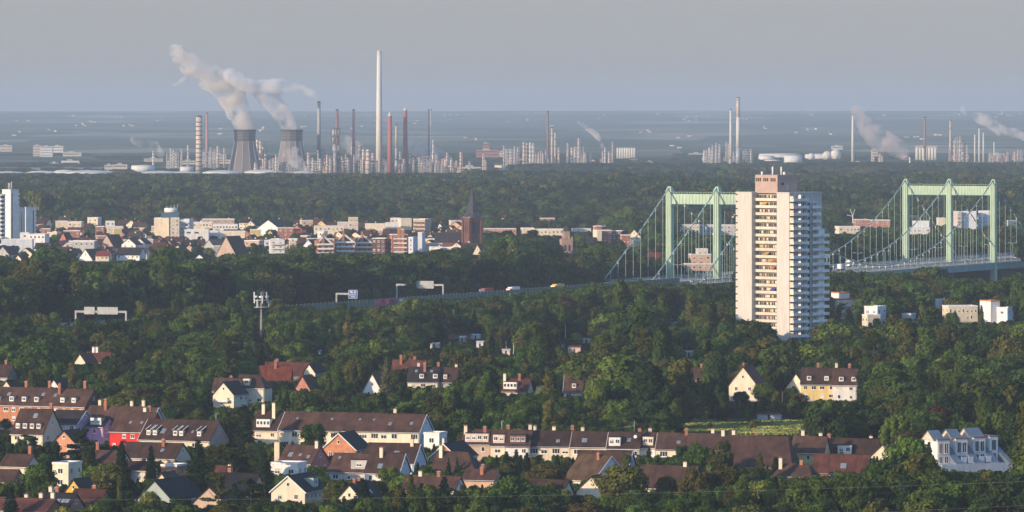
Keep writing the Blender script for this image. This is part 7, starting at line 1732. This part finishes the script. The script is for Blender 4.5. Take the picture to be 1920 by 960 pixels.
for t in IND:
    s = F / t['y']; px = 960 + t['x'] * s; py = YH + (HC - t['h'] * .6) * s
    px_, py_ = min(1919, max(0, px)), min(955, py)
    best = min(LMK, key=lambda q: math.hypot(px_ - q[0], (py_ - q[1]) * 1.3)); dx, dy = px_ - best[0], py_ - best[1]
    if abs(dx) > abs(dy) * 1.2: rel = 'right of' if dx > 0 else 'left of'
    else: rel = 'in front of' if dy > 0 else 'behind'
    m_ = t['h'] * s; sz = 'small ' if m_ < 42 else ('tall ' if m_ > 85 else '')
    t['key'] = (sz, LN[t['l']] if not (t['k'] == 'spruce' and t['l'] == 'spruce') else 'blackish', KN[t['k']], rel, best[2]); t['px'] = px
groups_ = {}
for t in IND: groups_.setdefault(t['key'], []).append(t)
for k, l in groups_.items():
    l.sort(key=lambda t: t['px'])
    for i, t in enumerate(l):
        base = '%s%s %s %s %s' % k
        t['label'] = base if len(l) == 1 else '%s, %s' % (base, ('leftmost' if i == 0 else 'rightmost' if i == len(l) - 1 else ordw(i) + ' from left'))
for t in IND:
    e = tag(link(NM[t['k']], None, None, (t['x'], t['y'], float(ground_z(t['x'], t['y'])))), t['label'], 'tree', 'trees of the near suburb and gardens')
    sc_ = t['h'] / 10; w_ = sc_ * t['w']; ms = CR[t['k']]
    c = link('crown', ms[t['v'] % len(ms)], e); c.scale = (w_, w_, sc_); c.rotation_euler = (0, 0, t['a'])
    c.material_slots[0].link = 'OBJECT'; c.material_slots[0].material = LM[t['l']]
    c = link('trunk', TRK[t['k']], e); c.scale = (w_ * .9, w_ * .9, sc_); c.rotation_euler = (0, 0, t['a'])

# everything beyond the 300: one object per stand, instanced on points
def proto_coll(name, items):
    col = bpy.data.collections.new(name)
    for i, (me, lf) in enumerate(items):
        o = bpy.data.objects.new('%s_%03d' % (name, i), me); col.objects.link(o)
        o.material_slots[0].link = 'OBJECT'; o.material_slots[0].material = LM[lf]
    return col
LEAFS = list(LM)
KEYS = []; items = []
for k in CR:
    for v, me in enumerate(CR[k]):
        for lf in LEAFS: KEYS.append((k, v, lf)); items.append((me, lf))
PC = proto_coll('tree_kinds', items); KI = {q: i for i, q in enumerate(KEYS)}
FL = ('dark', 'green', 'dark', 'olive', 'green', 'dark'); items = [(me, lf) for me in CRL for lf in FL]
PF = proto_coll('far_tree_kinds', items)
def stand(name, pts, idx, scl, rotz, coll, label, cat):
    me = bpy.data.meshes.new(name); n = len(pts); me.vertices.add(n); me.vertices.foreach_set('co', np.asarray(pts, np.float32).ravel())
    for nm, ty, key, dt in (('idx', 'INT', 'value', idx), ('scl', 'FLOAT_VECTOR', 'vector', scl), ('rz', 'FLOAT_VECTOR', 'vector', rotz)):
        at_ = me.attributes.new(nm, ty, 'POINT'); at_.data.foreach_set(key, np.asarray(dt, np.int32 if ty == 'INT' else np.float32).ravel())
    ob = link(name, me); ng = bpy.data.node_groups.new(name, 'GeometryNodeTree')
    ng.interface.new_socket('Geometry', in_out='INPUT', socket_type='NodeSocketGeometry'); ng.interface.new_socket('Geometry', in_out='OUTPUT', socket_type='NodeSocketGeometry')
    gi = ng.nodes.new('NodeGroupInput'); go = ng.nodes.new('NodeGroupOutput'); ip = ng.nodes.new('GeometryNodeInstanceOnPoints'); ci = ng.nodes.new('GeometryNodeCollectionInfo')
    ci.inputs['Collection'].default_value = coll; ci.inputs['Separate Children'].default_value = True; ci.inputs['Reset Children'].default_value = True
    def na(nm, ty): q = ng.nodes.new('GeometryNodeInputNamedAttribute'); q.data_type = ty; q.inputs['Name'].default_value = nm; return q.outputs['Attribute']
    ip.inputs['Pick Instance'].default_value = True
    L = ng.links.new
    L(gi.outputs[0], ip.inputs['Points']); L(ci.outputs[0], ip.inputs['Instance']); L(na('idx', 'INT'), ip.inputs['Instance Index']); L(na('scl', 'FLOAT_VECTOR'), ip.inputs['Scale']); L(na('rz', 'FLOAT_VECTOR'), ip.inputs['Rotation']); L(ip.outputs[0], go.inputs[0])
    md = ob.modifiers.new('trees', 'NODES'); md.node_group = ng
    tag(ob, label, cat, None, 'stuff'); return ob
def stand_list(name, lst, label, cat):
    P = []; I = []; S = []; Rz = []
    for t in lst:
        ms = CR[t['k']]; P.append((t['x'], t['y'], float(ground_z(t['x'], t['y'])))); I.append(KI[(t['k'], t['v'] % len(ms), t['l'])]); q = t['h'] / 10; S.append((q * t['w'], q * t['w'], q)); Rz.append((0, 0, t['a']))
    return stand(name, P, I, S, Rz, PC, label, cat)
stand_list('garden_trees', REST, 'mass of further garden and roadside trees between the houses and the motorway', 'trees')
stand_list('woodland', MID, 'dense dark woodland and park trees around the town beyond the motorway', 'woodland')
def lim(x, y, h):
    px = 960 + x * F / y; yl = 322 if px < 880 else (316 if px < 960 else (303 if px < 1200 else 301))
    return min(h, max(5.0, (HC - (yl + 5 * float(vnoise(x / 60, y / 100, 41))) * y / F + YH * y / F) * .97))
FP = [(x, y, lim(x, y, h), sp) for x, y, h, sp in FX if clip_far(x, y, h) > 0]
X = np.array([p[0] for p in FP]); Y = np.array([p[1] for p in FP]); H = np.array([p[2] for p in FP]); SP = np.array([p[3] for p in FP])
rs = np.random.RandomState(4); n = len(FP)
patch = vnoise(X / 120, Y / 260, 31); idx = (rs.randint(0, 4, n) * len(FL) + np.clip((patch * 6 + rs.normal(size=n) * 1.2).astype(int), 0, 5))
wid = SP / 10 * rs.uniform(1.05, 1.4, n)
stand('forest', np.stack([X, Y, ground_z(X, Y)], 1), idx, np.stack([wid, wid, H / 10], 1), np.stack([0 * X, 0 * X, rs.uniform(0, 6.28, n)], 1), PF, 'wide far forest belt between the town and the refinery, fading into haze', 'forest')
for t in NEAR:
    s = F / t['y']; q = (960 + t['x'] * s, YH + (HC - t['h']) * s)
    if 1770 < q[0] < 1890 and 800 < q[1] < 880 and t['y'] < 1590: print('AQ', q, t)
print('trees', len(NEAR), len(IND), len(REST), len(MID), n)
seen_ = {}
for o in LABELLED:
    l = o.get('label')
    if l: seen_.setdefault(l, []).append(o.name)
for l, q in seen_.items():
    wn_ = len(l.split())
    if len(q) > 1 or wn_ > 16 or wn_ < 4: print('LABEL', wn_, len(q), l)
